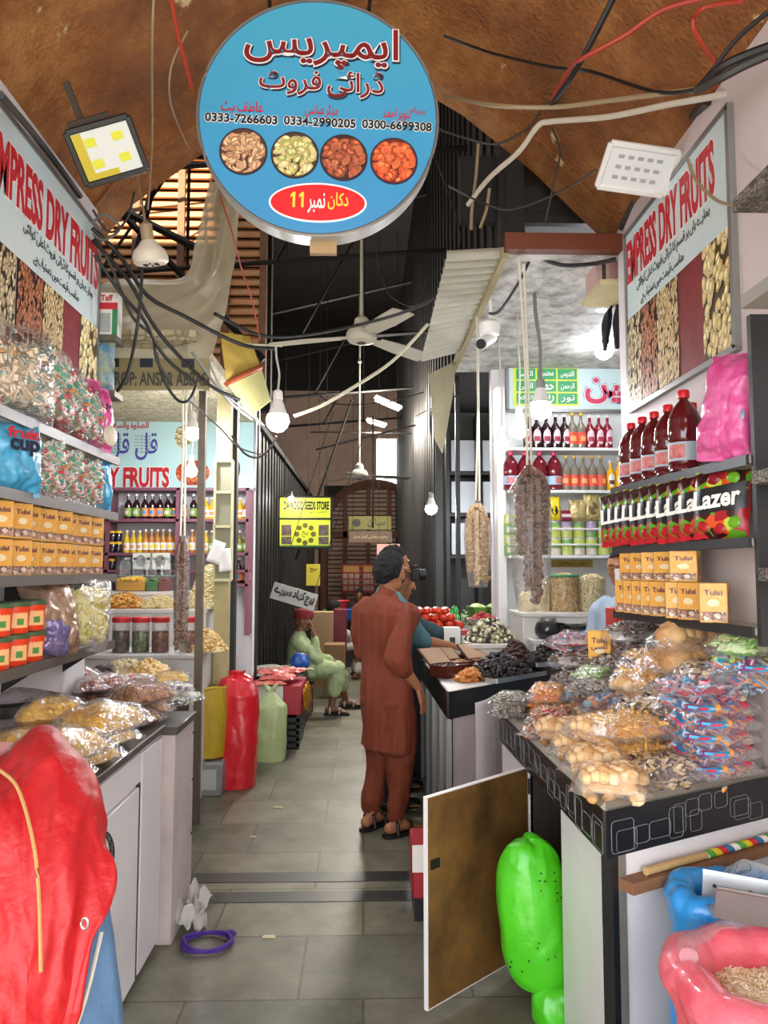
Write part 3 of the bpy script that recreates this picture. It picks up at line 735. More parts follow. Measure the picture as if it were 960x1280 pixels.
b = board('green_sign', 'narrow dull sign just below the olive sign at the far gate', 'sign', (436, 664), (490, 678), 14.8, M('dull_board', '#6d5a4a', .6), .04, hang=3.0); btxt(b, 'رحیم بخش اینڈ سنز', .5, .5, .8, .5, CREAM, .02, True)
for i, (x0, x1, lab) in enumerate(((427, 451, 'wider red product poster on the far louvred gate'), (453, 468, 'narrow red product poster beside the wider one on the far gate'))):
    b = board('poster', lab, 'poster', (x0, 705), (x1, 741), 18.075, M('poster_red', '#b5332c', .5), .03)
    bpic(b, 'heading', .1, .06, .9, .28, M('poster_orange', '#e0a04a', .5))
    for k in range(3):
        for j in range(3): bpic(b, 'product_print', .08 + k * .3, .34 + j * .21, .32 + k * .3, .5 + j * .21, M('print_pale', '#d9c3b0', .5, var=.6, vs=12, col2='#8a3a2a'))
b = board('poster', 'white and pink poster behind the head of the man in brown', 'poster', (471, 680), (500, 708), 13, M('poster_pink', '#d8a8a0', .5), .01, hang=7.5); bpic(b, 'red_block', .08, .5, .4, .9, RED); bpic(b, 'picture', .5, .15, .9, .6, M('print_pale', '#d9c3b0'))

# ================================================================ LAMPS
def frame_from(u, v):
    u = V(u).normalized(); n = u.cross(V(v)).normalized(); v = n.cross(u)
    return Matrix((u, v, n)).transposed()
def flood(label, c, u, v, w, h, case, lens, body_label=None, led=None):
    r = thing('flood_light', label, 'lamp', c, rot=frame_from(u, v).to_euler())
    G().box(-w / 2, w / 2, -h / 2, h / 2, -.035, 0, bev=.008).build('housing', case, r)
    g = G()
    for s in (-1, 1): g.box(-w / 2, w / 2, s * h / 2 - .012, s * h / 2 + .012, -.01, .012, bev=.004); g.box(s * w / 2 - .012, s * w / 2 + .012, -h / 2, h / 2, -.01, .012, bev=.004)
    g.build('bezel', case, r)
    G().box(-w / 2 + .012, w / 2 - .012, -h / 2 + .012, h / 2 - .012, -.005, .004).build('lens', lens, r)
    g = G()
    for k in range(8): g.box(-w / 2 + .03 + k * (w - .06) / 7 - .004, -w / 2 + .03 + k * (w - .06) / 7 + .004, -h / 2 + .02, h / 2 - .02, -.055, -.03)
    g.build('cooling_fin', case, r)
    return r
c = wy(134, 189, 3.0)
r = flood('black floodlight with yellow label under the vault above the left banner', c, (.945, .05, .33), (-.25, -.62, .72), .25, .2, BPLAS, M('flood_glass', '#d9dcd6', .2))
for x in (-.05, .06):
    for y in (-.035, .045): G().box(x - .022, x + .022, y - .016, y + .016, .003, .006).build('led_chip', M('led_yellow', '#d9d834', .3), r)
G().box(-.115, -.075, -.085, .085, .003, .006).build('label_strip', M('label_yellow', '#c9b52a', .5), r)
G().box(-.115, .02, -.088, -.065, .003, .0062).build('label_strip', MC['label_yellow'], r)
g = G(); g.box(-.11, .06, .09, .13, -.05, -.02); g.box(-.07, -.045, .1, .26, -.1, -.06); g.build('bracket', M('rusty_bracket', '#3d3026', .6, metal=.4), r)
c = wy(797, 212, 3.2)
r = flood('white LED floodlight under the vault beside the right banner', c, (.97, .02, -.12), (-.2, -.75, .6), .3, .19, WPLAS, M('flood_glass_w', '#e6e8e6', .25))
for i in range(5):
    for j in range(3): G().box(-.1 + i * .042, -.075 + i * .042, -.05 + j * .045, -.035 + j * .045, .003, .006).build('led_chip', M('led_grey', '#a9abae', .3), r)
g = G(); g.box(.14, .24, -.02, .02, -.03, 0, bev=.01); g.cyl((.17, 0, -.03), (.17, 0, .015), .02); g.build('bracket', WPLAS, r)

GLOW = M('bulb_glow', '#f2f8ff', emit=170, ecol='#f2f4ff'); GLOW2 = M('bulb_glow_soft', '#f2f8ff', emit=60, ecol='#f2f4ff')
CORD = M('white_cord', '#b9b6a8', .6); DCORD = M('dark_cord', '#2a2622', .6)
def bulb(px, py, Y, r_, top, label, on=True, cord=CORD, ct=.006, tz=0):
    """top: pixel of the cord's upper end"""
    c = wy(px, py, Y); t = wy(*top, Y)
    if tz: t.z = tz
    o = thing('light_bulb', label, 'light bulb', c, group=None)
    k = r_ / .06
    if on: g = G(); g.ball((0, 0, 0), r_, sub=2); g.build('globe', GLOW2 if px > 600 else GLOW, o)
    G().lathe([(r_ * .86, r_ * .5), (r_ * .8, r_ * .62), (r_ * .5, r_ * 1.5), (r_ * .42, r_ * 1.75), (r_ * .4, r_ * 1.8)], n=20).build('neck', WPLAS, o)
    G().lathe([(r_ * .36, r_ * 1.78), (r_ * .45, r_ * 1.85), (r_ * .4, r_ * 2.5), (r_ * .2, r_ * 2.7), (.004, r_ * 2.75)], n=16).build('socket', WPLAS if cord is CORD else M('grey_socket', '#8d8a85'), o)
    d = t - c
    g = G(); g.tube([(0, 0, r_ * 2.7), (.25 * d.x + .01, 0, r_ * 2.7 + (d.z - r_ * 2.7) * .35), (d.x * .8, 0, r_ * 2.7 + (d.z - r_ * 2.7) * .75), tuple(d)], ct, 6, 6); g.build('cord', cord, o)
    return o
bulb(347, 526, 4.3, .066, (345, 432), 'large glowing bulb hanging on a white cord left of the aisle')
bulb(241, 541, 5.6, .058, (241, 492), 'glowing bulb in front of the left shop sign, the upper of two', tz=2.97)
bulb(239, 589, 6.2, .05, (238, 565), 'glowing bulb in front of the left shop sign, the lower of two', tz=2.97)
bulb(676, 511, 4.6, .07, (668, 362), 'large glowing bulb on a long grey cord, highest of the three over the right shop', cord=M('grey_cord', '#77736b'), ct=.012, tz=3.31)
bulb(649, 538, 5.0, .058, (647, 405), 'glowing bulb between two others left of the brown date bundle', tz=3.31)
bulb(627, 556, 5.5, .055, (624, 440), 'glowing bulb, lowest and leftmost of the three over the right shop', tz=3.31)
bulb(539, 636, 7.5, .06, (538, 600), 'small glowing bulb far down the right side of the aisle', cord=DCORD, tz=3.4)
bulb(755, 438, 5.6, .07, (755, 350), 'glowing bulb under the papered ceiling below the black pouch rack', tz=3.31)
bulb(752, 376, 4.9, .075, (752, 335), 'glowing bulb close under the papered ceiling near the pink carton', tz=3.31)
bulb(364, 623, 9.7, .035, (364, 612), 'tiny glowing bulb on top of the bright yellow store sign', cord=DCORD)
# unlit socket bulb on the left
c = wy(188, 322, 3.6)
o = thing('socket_bulb', 'unlit white lamp with socket holes dangling below the sunlit louvres', 'lamp', c, rot=(R(14), R(-6), 0))
G().lathe([(0, -.03), (.07, -.032), (.082, -.022), (.084, .0), (.075, .03), (.05, .055), (.035, .075), (.03, .08)], n=28).build('shade', M('old_white', '#d9cfba', .45), o)
G().lathe([(.026, .075), (.03, .085), (.03, .15), (.018, .16), (.006, .17)], n=16).build('holder', M('aged_brass', '#a08a68', .5), o)
for k in range(6): G().box(-.004, .004, -.01, .01, -.036, -.03, mx=Matrix.Rotation(k * PI / 3, 4, 'Z') @ Matrix.Translation((0, .03, 0))).build('socket_hole', BLKT, o)
G().tube([(0, 0, .16), (-.004, 0, .3), (-.01, 0, .45)], .006, 6, 5).build('cord', M('tan_cord', '#8a7256'), o)

# ================================================================ FANS
def fan(label, c, rod, angs, L, col):
    r = thing('ceiling_fan', label, 'fan', c)
    m = M(col, col, .45)
    G().lathe([(0, -.055), (.05, -.056), (.1, -.045), (.118, -.02), (.118, .02), (.09, .06), (.06, .075), (.055, .13), (.02, .16), (0, .165)], n=28).build('motor', m, r)
    G().lathe([(0, -.062), (.035, -.06), (.035, -.052)], n=16).build('cap', M('fan_cap', '#3a3733'), r)
    G().cyl((0, 0, .15), (0, 0, rod), .014).build('rod', m, r)
    G().lathe([(.016, rod * .62), (.03, rod * .62 + .02), (.016, rod * .62 + .06)], n=12).build('rod_collar', m, r)
    for a in angs:
        mx = Matrix.Rotation(R(a), 4, 'Z')
        g = G(); g.box(.09, .2, -.025, .025, -.012, -.004, mx=mx); b_ = g.build('blade', m, r)
        g.b = bmesh.new()
        pts = [(.17, -.06), (L * .6, -.085), (L, -.085), (L + .012, -.05), (L + .012, .055), (L, .085), (L * .6, .088), (.17, .06)]
        A = [mx @ Matrix.Rotation(R(-7), 4, 'X') @ V((x, y, -.012 - .02 * (x / L) ** 2)) for x, y in pts]
        g.slab(A, (0, 0, .005)); g.build('blade_panel', m, b_)
    return r
fan('cream ceiling fan with three blades hanging just below the round sign', wy(452, 420, 5.8), 2.3, (-66, 44, 168), .72, '#b9b19a')
fan('grey ceiling fan hanging farther down the aisle over the gate', wy(449, 594, 10), 2.4, (8, 128, 250), .66, '#8f8d82')
g = G(); g.lathe([(.02, 0), (.11, .03), (.13, .12), (.06, .34), (.02, .36)], n=18); c = wy(444, 520, 10.6)
# ================================================================ AWNINGS AND SHEETS
CORR = M('corrugated_sheet', '#b9b6a4', .5, var=.35, vs=5, col2='#6d675a')
x0, x1, y0, y1 = .44, .745, 3.95, 5.85
r = thing('corrugated_awning', 'pale corrugated awning along the left edge of the right shop ceiling', 'awning', (x1, y0, 3.3))
g = G()
g.grid(lambda u, v: V(((x0 - x1) * u, (y1 - y0) * v, .019 * math.sin(v * 2 * PI * 19) - .02 * u - .06 * v * u)), 3, 24 * 8)
g.build('sheet', CORR, r)
G().box(-.015, .02, 0, 2.85, -.05, .01).build('edge_rail', M('awning_rail', '#9a8d62', .6), r)
P = [wy(536, 468, 5.75), wy(568, 452, 6.1), wy(566, 485, 6.1), wy(552, 566, 6.0), wy(543, 548, 5.8)]; g = G(); g.slab(P, (.012, .02, 0)); g.build('hanging_flap', M('flap_canvas', '#9a9070', .75, var=.5), r, world=True)
# grey plastic sheet slung on the left
def plastic():
    m, n, l, p = newmat('milky_plastic')
    p.inputs['Base Color'].default_value = (*rgb('#b5ad98'), 1); p.inputs['Roughness'].default_value = .32
    tr = n.new('ShaderNodeBsdfTranslucent'); tr.inputs[0].default_value = (*rgb('#b5a98a'), 1)
    tp = n.new('ShaderNodeBsdfTransparent'); mx = n.new('ShaderNodeMixShader'); mx.inputs[0].default_value = .35; m2 = n.new('ShaderNodeMixShader'); m2.inputs[0].default_value = .12
    l.new(p.outputs[0], mx.inputs[1]); l.new(tr.outputs[0], mx.inputs[2]); l.new(mx.outputs[0], m2.inputs[1]); l.new(tp.outputs[0], m2.inputs[2]); l.new(m2.outputs[0], n['Material Output'].inputs['Surface'])
    return m
Lp = [wy(262, 225, 4.9), wy(245, 300, 4.85), wy(228, 345, 4.8), wy(150, 350, 4.9), wy(118, 365, 4.9), wy(110, 420, 4.7)]
Rp = [wy(300, 240, 4.75), wy(296, 300, 4.65), wy(290, 350, 4.6), wy(276, 410, 4.55), wy(250, 452, 4.5), wy(165, 468, 4.5)]
LL, RL = catmull(Lp, 6), catmull(Rp, 6)
def sheet(u, v):
    k = v * (len(LL) - 1); i = min(int(k), len(LL) - 2); f = k - i
    a = LL[i].lerp(LL[i + 1], f); b = RL[i].lerp(RL[i + 1], f)
    p = a.lerp(b, u); return p + V((0, .05 * math.sin(u * 14 + v * 6) * math.sin(PI * u) + .05 * NZ.noise(V((u * 3, v * 6, 1))), -.1 * math.sin(PI * u) * v))
o = G().grid(sheet, 26, 44).build('plastic_sheet', plastic(), at=wy(262, 225, 4.9)); tag(o, 'milky grey plastic sheet slung under the round sign on the left', 'plastic sheet')
# yellow worn awning piece near the left bulb
r = thing('yellow_awning', 'worn yellow awning with red edge right of the plastic sheet', 'awning', wy(300, 470, 4.5))
P = [wy(275, 415, 4.5), wy(312, 420, 4.9), wy(326, 460, 4.9), wy(283, 478, 4.4)]
g = G(); g.grid(lambda u, v: P[0].lerp(P[1], u).lerp(P[3].lerp(P[2], u), v) + V((0, .03 * NZ.noise(V((u * 4, v * 4, 3))), 0)), 12, 12); g.build('cloth', M('worn_yellow', '#c2a544', .7, var=.5, vs=8, col2='#7d5426'), r, world=True)
g = G(); g.tube([wy(283, 480, 4.4), wy(305, 468, 4.6), wy(326, 459, 4.9)], .016, 6); g.build('red_edge', M('rust_red', '#a04a24', .6), r, world=True)
P = [wy(286, 482, 4.4), wy(327, 462, 4.9), wy(338, 500, 4.9), wy(312, 520, 4.6)]
g = G(); g.slab(P, (0, .03, 0)); g.build('lower_panel', M('pale_yellow', '#c9c27d', .6, var=.3), r, world=True)

# ================================================================ CABLES
WIRES = [
 ([(268, 392, 4.3), (330, 420, 4.6), (405, 415, 5), (500, 392, 5.0), (580, 356, 4.6), (650, 330, 4.2), (664, 319, 4.1), (700, 331, 4.1), (740, 330, 4.0), (770, 324, 3.95)], .011, 'black', 'thick black cable sagging across the aisle below the round sign'),
 ([(664, 320, 4.1), (650, 350, 4.2), (625, 388, 4.4), (612, 392, 4.5)], .009, 'black', 'black cable branching down to the security camera'),
 ([(368, 520, 4.6), (400, 508, 4.7), (432, 490, 4.8), (490, 452, 5), (535, 405, 5)], .012, 'cream', 'pale twisted cable rising from the left bulb to the awning'),
 ([(300, 430, 4.4), (345, 432, 4.3), (352, 433, 4.3)], .006, 'cream', 'short white cord holding the big left bulb'),
 ([(338, 0, 2.9), (690, 130, 3.4)], .0, 'black', ''),
 ([(768, -5, 2.9), (735, 60, 3.0), (715, 95, 3.1), (690, 130, 3.3)], .012, 'black', 'black cable running diagonally down the vault'),
 ([(890, -4, 2.7), (830, 12, 2.8), (780, 45, 2.9), (730, 72, 3.0), (714, 84, 3.1), (690, 125, 3.3)], .009, 'red', 'orange red cable crossing the vault'),
 ([(930, 2, 2.6), (880, 10, 2.7), (866, 30, 2.7), (880, 60, 2.75), (893, 80, 2.8), (894, 110, 2.8)], .008, 'red', 'orange red cable hooking down at the upper right corner'),
 ([(960, 15, 2.5), (920, 50, 2.6), (885, 95, 2.7), (872, 112, 2.75)], .008, 'black', 'black cable from the upper right corner to the bundle'),
 ([(962, 58, 2.5), (930, 70, 2.55), (900, 85, 2.6), (872, 112, 2.7)], .014, 'black', 'upper thick black cable of the bundle at the right edge'),
 ([(962, 68, 2.5), (930, 82, 2.55), (900, 98, 2.6), (870, 113, 2.7)], .014, 'dark', 'lower thick dark cable of the bundle at the right edge'),
 ([(872, 112, 2.7), (820, 115, 2.9), (740, 90, 3.2), (690, 84, 3.3), (610, 65, 3.5), (555, 45, 3.6)], .007, 'black', 'thin black cable sagging along the vault right of the round sign'),
 ([(556, 120, 3.5), (620, 132, 3.4), (690, 134, 3.3), (760, 126, 3.1), (870, 112, 2.75)], .009, 'tan', 'tan cable running level just above the white conduit'),
 ([(545, 160, 3.6), (580, 172, 3.7), (620, 180, 3.7), (660, 160, 3.6), (680, 130, 3.5)], .006, 'dark', 'dark cable looping from the round sign to the conduit'),
 ([(690, 160, 3.5), (700, 190, 3.5), (692, 230, 3.5), (682, 276, 3.6)], .005, 'dark', 'thin dark wire dangling in front of the dark signboard'),
 ([(560, 232, 3.6), (600, 252, 3.9), (640, 262, 3.9), (700, 240, 3.7), (745, 212, 3.3)], .005, 'dark', 'thin wire drooping to the white floodlight'),
 ([(860, 200, 2.8), (870, 225, 2.75), (895, 250, 2.6), (915, 256, 2.5)], .006, 'tan', 'tan wire lying across the right banner'),
 ([(598, 178, 3.9), (595, 220, 3.95), (590, 260, 4.0), (589, 287, 4.0)], .009, 'tan', 'tan wire hanging straight down to the corrugated awning'),
 ([(612, 235, 3.9), (608, 262, 3.95), (600, 285, 4.0)], .009, 'tan', 'tan wire end bent beside the conduit elbow'),
 ([(192, -5, 2.6), (190, 80, 2.8), (190, 180, 3.2), (185, 262, 3.5)], .004, 'tan', 'thin straight wire hanging from the vault to the unlit lamp'),
 ([(213, -5, 2.7), (222, 40, 2.8), (232, 80, 2.9), (240, 110, 3.0)], .007, 'red', 'red cable left of the round sign'),
 ([(235, 38, 3.0), (215, 80, 3.1), (212, 120, 3.2), (220, 150, 3.3), (236, 185, 3.4)], .004, 'tan', 'thin tan wire curling left of the round sign'),
 ([(275, 245, 3.4), (290, 290, 3.5), (303, 340, 3.8), (315, 375, 4), (325, 425, 4.4)], .004, 'red', 'thin red wire running down beside the plastic sheet'),
 ([(115, 285, 3.7), (150, 320, 3.8), (185, 370, 4), (230, 395, 4.1), (300, 430, 4.3), (345, 436, 4.5)], .011, 'black', 'black cable crossing the plastic sheet towards the aisle'),
 ([(116, 300, 3.7), (160, 350, 3.9), (185, 395, 4.0), (210, 430, 4.1), (260, 480, 4.2), (300, 500, 4.3)], .010, 'black', 'upper black cable falling across the plastic sheet'),
 ([(118, 318, 3.7), (150, 365, 3.8), (180, 400, 3.9), (195, 430, 4.0), (215, 455, 4.1), (245, 478, 4.2)], .009, 'black', 'middle black cable falling across the plastic sheet'),
 ([(117, 292, 3.72), (140, 335, 3.8), (165, 395, 3.9), (190, 420, 4.0), (196, 450, 4.05), (215, 482, 4.1)], .008, 'dark', 'lower dark cable falling across the plastic sheet'),
 ([(178, 330, 3.8), (175, 380, 3.85), (168, 430, 3.9), (158, 470, 3.95), (142, 495, 4.0)], .009, 'black', 'black cable hanging nearly straight in front of the plastic sheet'),
 ([(195, 440, 4.05), (205, 475, 4.1), (222, 500, 4.15), (236, 500, 4.15), (245, 482, 4.2)], .008, 'black', 'black cable loop hanging below the proprietor board'),
 ([(240, 440, 4.2), (265, 475, 4.3), (290, 505, 4.4), (315, 525, 4.5)], .008, 'grey', 'grey cable running under the yellow awning'),
 ([(262, 455, 4.3), (280, 490, 4.4), (305, 512, 4.5), (330, 532, 4.6)], .007, 'grey', 'grey cable just below the one under the yellow awning'),
 ([(345, 545, 4.5), (338, 560, 4.6), (322, 572, 4.7), (305, 566, 4.8), (290, 545, 4.9)], .007, 'dark', 'dark cable looping below the big left bulb'),
 ([(236, 500, 4.3), (275, 535, 4.6), (300, 560, 4.8), (335, 570, 5.2)], .005, 'dark', 'thin dark cable crossing the cream upright'),
 ([(115, 280, 3.65), (130, 268, 3.6), (150, 285, 3.65), (130, 300, 3.7), (116, 292, 3.7)], .007, 'grey', 'tangled grey wire at the far end of the left banner'),
 ([(116, 262, 3.6), (136, 290, 3.65), (158, 275, 3.6), (168, 240, 3.5)], .006, 'dark', 'dark wire looping up to the black floodlight'),
 ([(0, 118, 2.75), (40, 165, 3.0), (75, 210, 3.3), (100, 245, 3.6)], .014, 'black', 'thick black cable along the upper edge of the left banner'),
 ([(545, 200, 5), (570, 270, 5.2), (575, 305, 5.2), (560, 330, 5.2), (540, 345, 5.2)], .006, 'dark', 'dark wire drooping beside the corrugated awning'),
 ([(468, 300, 5.6), (475, 340, 5.6), (490, 372, 5.6), (520, 382, 5.4), (535, 350, 5.2)], .005, 'dark', 'thin dark wire curling above the fan'),
 ([(395, 490, 9), (420, 505, 9), (480, 503, 9), (530, 490, 9)], .008, 'dark', 'dark wire sagging across in front of the far tube lamps'),
 ([(520, 520, 8), (560, 500, 7), (600, 480, 6.6)], .006, 'dark', 'thin wire running from the far roof to the right shop'),
]
WC = {'black': M('cable_black', '#14120f', .55), 'dark': M('cable_dark', '#35302a', .6), 'red': M('cable_red', '#a3341c', .55), 'tan': M('cable_tan', '#8f7c5c', .6), 'cream': M('cable_cream', '#bdb69c', .6), 'grey': M('cable_grey', '#6f6d66', .6)}
for pts, rad, c, lab in WIRES:
    if not lab: continue
    P = [wy(p[0], p[1], p[2] * (.9 if p[1] < 140 and p[2] < 3.5 else 1)) for p in pts]
    o = G().tube(P, rad, 6, 6).build('cable', WC[c], at=P[0]); tag(o, lab, 'cable')
P = [wy(585, 256, 4.0), wy(612, 222, 3.8), wy(648, 190, 3.6), wy(672, 158, 3.45), wy(690, 152, 3.4), wy(760, 146, 3.2), wy(840, 130, 2.95), wy(915, 117, 2.72)]
o = G().tube(P, .013, 8, 6).build('conduit', M('conduit_white', '#c9c0ae', .5), at=P[0]); tag(o, 'white bent conduit pipe running up to the right banner', 'pipe')
P = [wy(778, 285, 3.9), wy(805, 230, 3.6), wy(850, 165, 3.2), wy(885, 125, 2.85)]
o = G().tube(P, .022, 8, 4).build('conduit', M('conduit_dark', '#3d352c', .6), at=P[0]); tag(o, 'dark pipe climbing along the upper edge of the right banner', 'pipe')
# security camera under the right ceiling
c = wy(612, 425, 4.6)
r = thing('security_camera', 'white security camera under the papered ceiling of the right shop', 'camera', c)
G().lathe([(.03, .02), (.06, .03), (.065, .1), (.05, .12), (.02, .13)], n=20).build('mount', WPLAS, r)
g = G(); g.cyl((.02, .05, .03), (-.07, -.12, -.06), .036, n=18); b = g.build('camera_body', WPLAS, r)
g = G(); g.cyl((-.068, -.117, -.058), (-.076, -.133, -.066), .03, n=18); g.build('lens', BPLAS, b)
g = G(); g.tube([(0, 0, .12), (.01, 0, .2), (0, 0, .3)], .01, 6, 4); g.build('stem', WPLAS, r)
# pink carton high on the right, black pouch rack below it
c = wy(774, 328, 4.1)
r = thing('carton', 'pink carton with dark printing high beside the right banner', 'carton', c + V((0, .12, -.13)))
G().box(-.125, .125, -.1, .1, 0, .26, bev=.004).build('box', M('pink_card', '#c9a59c', .6, var=.2), r)
G().box(-.09, -.07, -.103, -.099, .04, .18).build('print', INK2, r); G().box(-.05, .03, -.103, -.099, .05, .19).build('print_panel', M('print_rose', '#b58a82', .6), r); G().box(.04, .046, -.103, -.099, .06, .2).build('print_line', REDT, r)
lettering(r, 'شان', c + V((.09, .02, .06)), (1, 0, 0), (0, 0, 1), .05, .06, M('print_gold', '#a8894a'), .02, .002, 'lettering', True)
o = G().box(c.x - .14, c.x + .2, 4.0, 4.35, c.z - .165, c.z - .135).build('bracket_shelf', CREAM, at=(c.x, 4.2, c.z - .15)); tag(o, 'small cream shelf carrying the pink carton', 'shelf')
c = wy(787, 408, 4.3)
r = thing('pouch_bunch', 'bunch of black pouches hanging below the pink carton', 'pouches', c)
rnd = random.Random(3)
for k in range(12):
    x, y = rnd.uniform(-.12, .1), rnd.uniform(-.08, .08)
    g = G(); g.tube([(x * .3, y * .3, .25), (x * .8, y * .8, .12), (x, y, .02), (x * 1.1, y, -.13)], [.008, .02, .03, .012], 6, 3, ry=.4); g.build('pouch', M('black_foil', '#33363c', .25, metal=.5), r)
g = G(); g.tube([(0, 0, .22), (.01, 0, .4), (0, 0, .5)], .008, 6, 3); g.build('hook', GREYM, r)
o = G().box(c.x + .1, c.x + .15, 4.2, 4.3, c.z - .02, c.z + .14, bev=.004).build('orange_packet', M('orange_pack', '#d8882a', .4), at=(c.x + .12, 4.25, c.z)); tag(o, 'small orange packet hanging beside the black pouches', 'packet')
# ================================================================ LEFT SIDE: counter, shelves and their goods
# counter
KICK = M('dark_joint', '#2b2a2a', .6)
r = thing('counter', 'scuffed white laminate counter with door and handle along the left wall', 'counter', (-1.1, 2.9, 0))
G().box(-1.37, -.885, 2.2, 3.42, .02, .9).build('body', LAMI, r, world=True)
G().box(-1.37, -.86, 2.19, 3.42, .9, .93, bev=.004).build('worktop', M('dark_worktop', '#4a4640', .35), r, world=True)
d = G().box(-.888, -.868, 2.56, 3.07, .04, .76, bev=.003).build('door', LAMI, r, world=True)
g = G(); g.tube([(-.868, 2.63, .74), (-.84, 2.63, .72), (-.828, 2.63, .67), (-.84, 2.63, .61), (-.868, 2.63, .59)], .009, 8, 4); g.build('handle', BPLAS, d, world=True)
g = G(); g.box(-.868, -.85, 2.62, 2.66, .53, .56, bev=.003); g.tube([(-.86, 2.66, .55), (-.84, 2.68, .56), (-.83, 2.66, .545)], .006, 6, 3); g.build('latch', STEELD, d, world=True)
g = G(); g.box(-.887, -.872, 3.075, 3.10, .03, .77); g.build('dark_gap', KICK, r, world=True)
G().box(-.888, -.868, 3.11, 3.41, .04, .88, bev=.003).build('side_panel', LAMI, r, world=True)
G().box(-.888, -.87, 2.21, 2.55, .04, .88, bev=.003).build('side_panel', LAMI, r, world=True)
G().box(-.888, -.872, 2.56, 3.1, .775, .885).build('rail', LAMI, r, world=True)
r = thing('counter', 'narrow stained white end counter beyond the left laminate counter', 'counter', (-1.05, 3.6, 0))
SMUD = M('smudged_white', '#c9bdb8', .5, var=.6, vs=3.2, col2='#6d5a50')
G().box(-1.36, -.82, 3.43, 3.80, 0, .88, bev=.004).build('body', SMUD, r, world=True)
G().box(-1.37, -.81, 3.43, 3.82, .88, .915, bev=.004).build('worktop', MC['dark_worktop'], r, world=True)
g = G()
for z in (.12, .35, .6, .82): g.ball((-.819, 3.78, z), .006, sub=1)
g.build('screw', STEELD, r, world=True)

# shelves on the left wall
SHELFB = M('shelf_edge', '#5c554a', .5, var=.4, vs=12)
SZ = {}
for i, (z, nm) in enumerate(((2.13, 'uppermost long shelf on the left wall carrying pink and clear candy bags'), (1.865, 'second long shelf on the left wall carrying candy bags'), (1.575, 'third long shelf on the left wall carrying yellow boxes'), (1.262, 'lowest long shelf on the left wall carrying orange tubs'))):
    r = thing('shelf', nm, 'shelf', (-1.29, 3.0, z))
    G().box(-1.38, -1.19, 2.3, 3.70, z - .026, z, bev=.003).build('board', M('shelf_white', '#bdb7ab', .5, var=.4, vs=9), r, world=True)
    G().box(-1.192, -1.178, 2.3, 3.705, z - .032, z + .006).build('edge_strip', SHELFB, r, world=True)
    for y in (2.45, 3.0, 3.6): G().slab([(-1.38, y, z - .027), (-1.22, y, z - .027), (-1.38, y, z - .13)], (0, .012, 0)).build('bracket', STEELD, r, world=True)
for z, nm in ((2.80, 'upper small shelf past the far end of the left banner'), (2.51, 'lower small shelf past the far end of the left banner')):
    o = G().box(-1.39, -1.27, 3.885, 4.02, z - .03, z).build('small_shelf', SHELFB, at=(-1.33, 3.95, z)); tag(o, nm, 'shelf')

def stand(t, lean=8, roll=0):
    """upright pose whose front looks towards angle t (degrees from +x)"""
    t = R(t); n = V((math.cos(t), math.sin(t), 0)); up = V((0, 0, 1)); a = up.cross(n)
    m = Matrix((a, up, n)).transposed()
    return (m @ Matrix.Rotation(R(-lean), 3, 'X') @ Matrix.Rotation(R(roll), 3, 'Z')).to_euler()
MIXC = pieces('candy_mix', ['#3f9e78', '#e6dfd0', '#d8443a', '#79b8a0', '#f0e4d0', '#d98a4a', '#2f7d68', '#e8b8c0', '#f2efe6'], .35)
MIXB = pieces('jelly_mix', ['#b58a5c', '#d8c3a0', '#7d5a3a', '#a8b09a', '#e2d2b4', '#6d8a7d'], .35)
GRNC = pieces('green_candy', ['#5aa03a', '#8fc45a', '#d8e0b8', '#3f7d2f', '#b8d88a'], .35)
REDC = pieces('red_candy', ['#b8141e', '#d82a30', '#8d0d16', '#c91a3a'], .3)
bagA = Spawn(bag('candy_bag', 'x', 'bag', 'wrap', MIXC, .2, .26, .09, 2, .022, 120))
yb = lambda px, x: (x * 960 / (px - 455))   # depth of a column on the plane x
def on_left(px, x, z): return V((x, yb(px, x), z))
TL = -30
for px, k, lab in ((46, 1.18, 'clear bag of mixed green and white candy, tallest on the uppermost left shelf'), (72, 1.1, 'clear bag of mixed candy in the middle of the uppermost left shelf'), (96, 1.0, 'clear bag of mixed candy beside the pink pouches on the uppermost left shelf')):
    p = on_left(px, -1.27, 2.135 + .14 * k); bagA(p, stand(TL, 6), lab, k)
for px, k, lab in ((47, 1.0, 'clear bag of wrapped candy beside the blue fruit pouch on the second left shelf'), (74, .95, 'middle clear bag of wrapped candy on the second left shelf'), (101, .9, 'clear bag of wrapped candy farthest along the second left shelf')):
    p = on_left(px, -1.27, 1.868 + .135 * k); bagA(p, stand(TL, 4), lab, (k * 1.02, k, k))
o = bag('candy_bag', 'large bag of brown jelly sweets at the left edge of the uppermost left shelf', 'bag', 'wrap', MIXB, .3, .32, .1, 5, .026, 110)
o.location = on_left(8, -1.27, 2.30); o.rotation_euler = stand(TL, 6)
lettering(o, 'Jelly', o.location + V((.06, -.035, .11)), V((.5, .87, 0)), (0, 0, 1), .16, .05, M('ink_brown', '#4a2a1a'), .03, .01)
rs_ = Spawn(bag('candy_packet', 'x', 'packet', 'wrap', REDC, .1, .08, .05, 7, .015, 60))
for px, lab in ((72, 'small red candy packet at the shelf edge in front of the clear bags'), (93, 'small red candy packet nearer the pink pouches on the uppermost left shelf')):
    rs_(on_left(px, -1.212, 2.137), (0, 0, R(80)), lab)
def pouch_obj(name, label, cat, w, l, h, mat, seed=1, seal=None, group=None, n=18):
    r = thing(name, label, cat, group=group)
    g = G(); pouch(g, w, l, h, seed, 1, n); crumple(g.build('pouch', mat, r), min(.012, .05 * w), 14, 1, seed)
    if seal:
        for s in (-1, 1): G().box(-w * .46, w * .46, s * l * .5 - .012, s * l * .5 + .004, h * .27, h * .32).build('seal', seal, r)
    return r
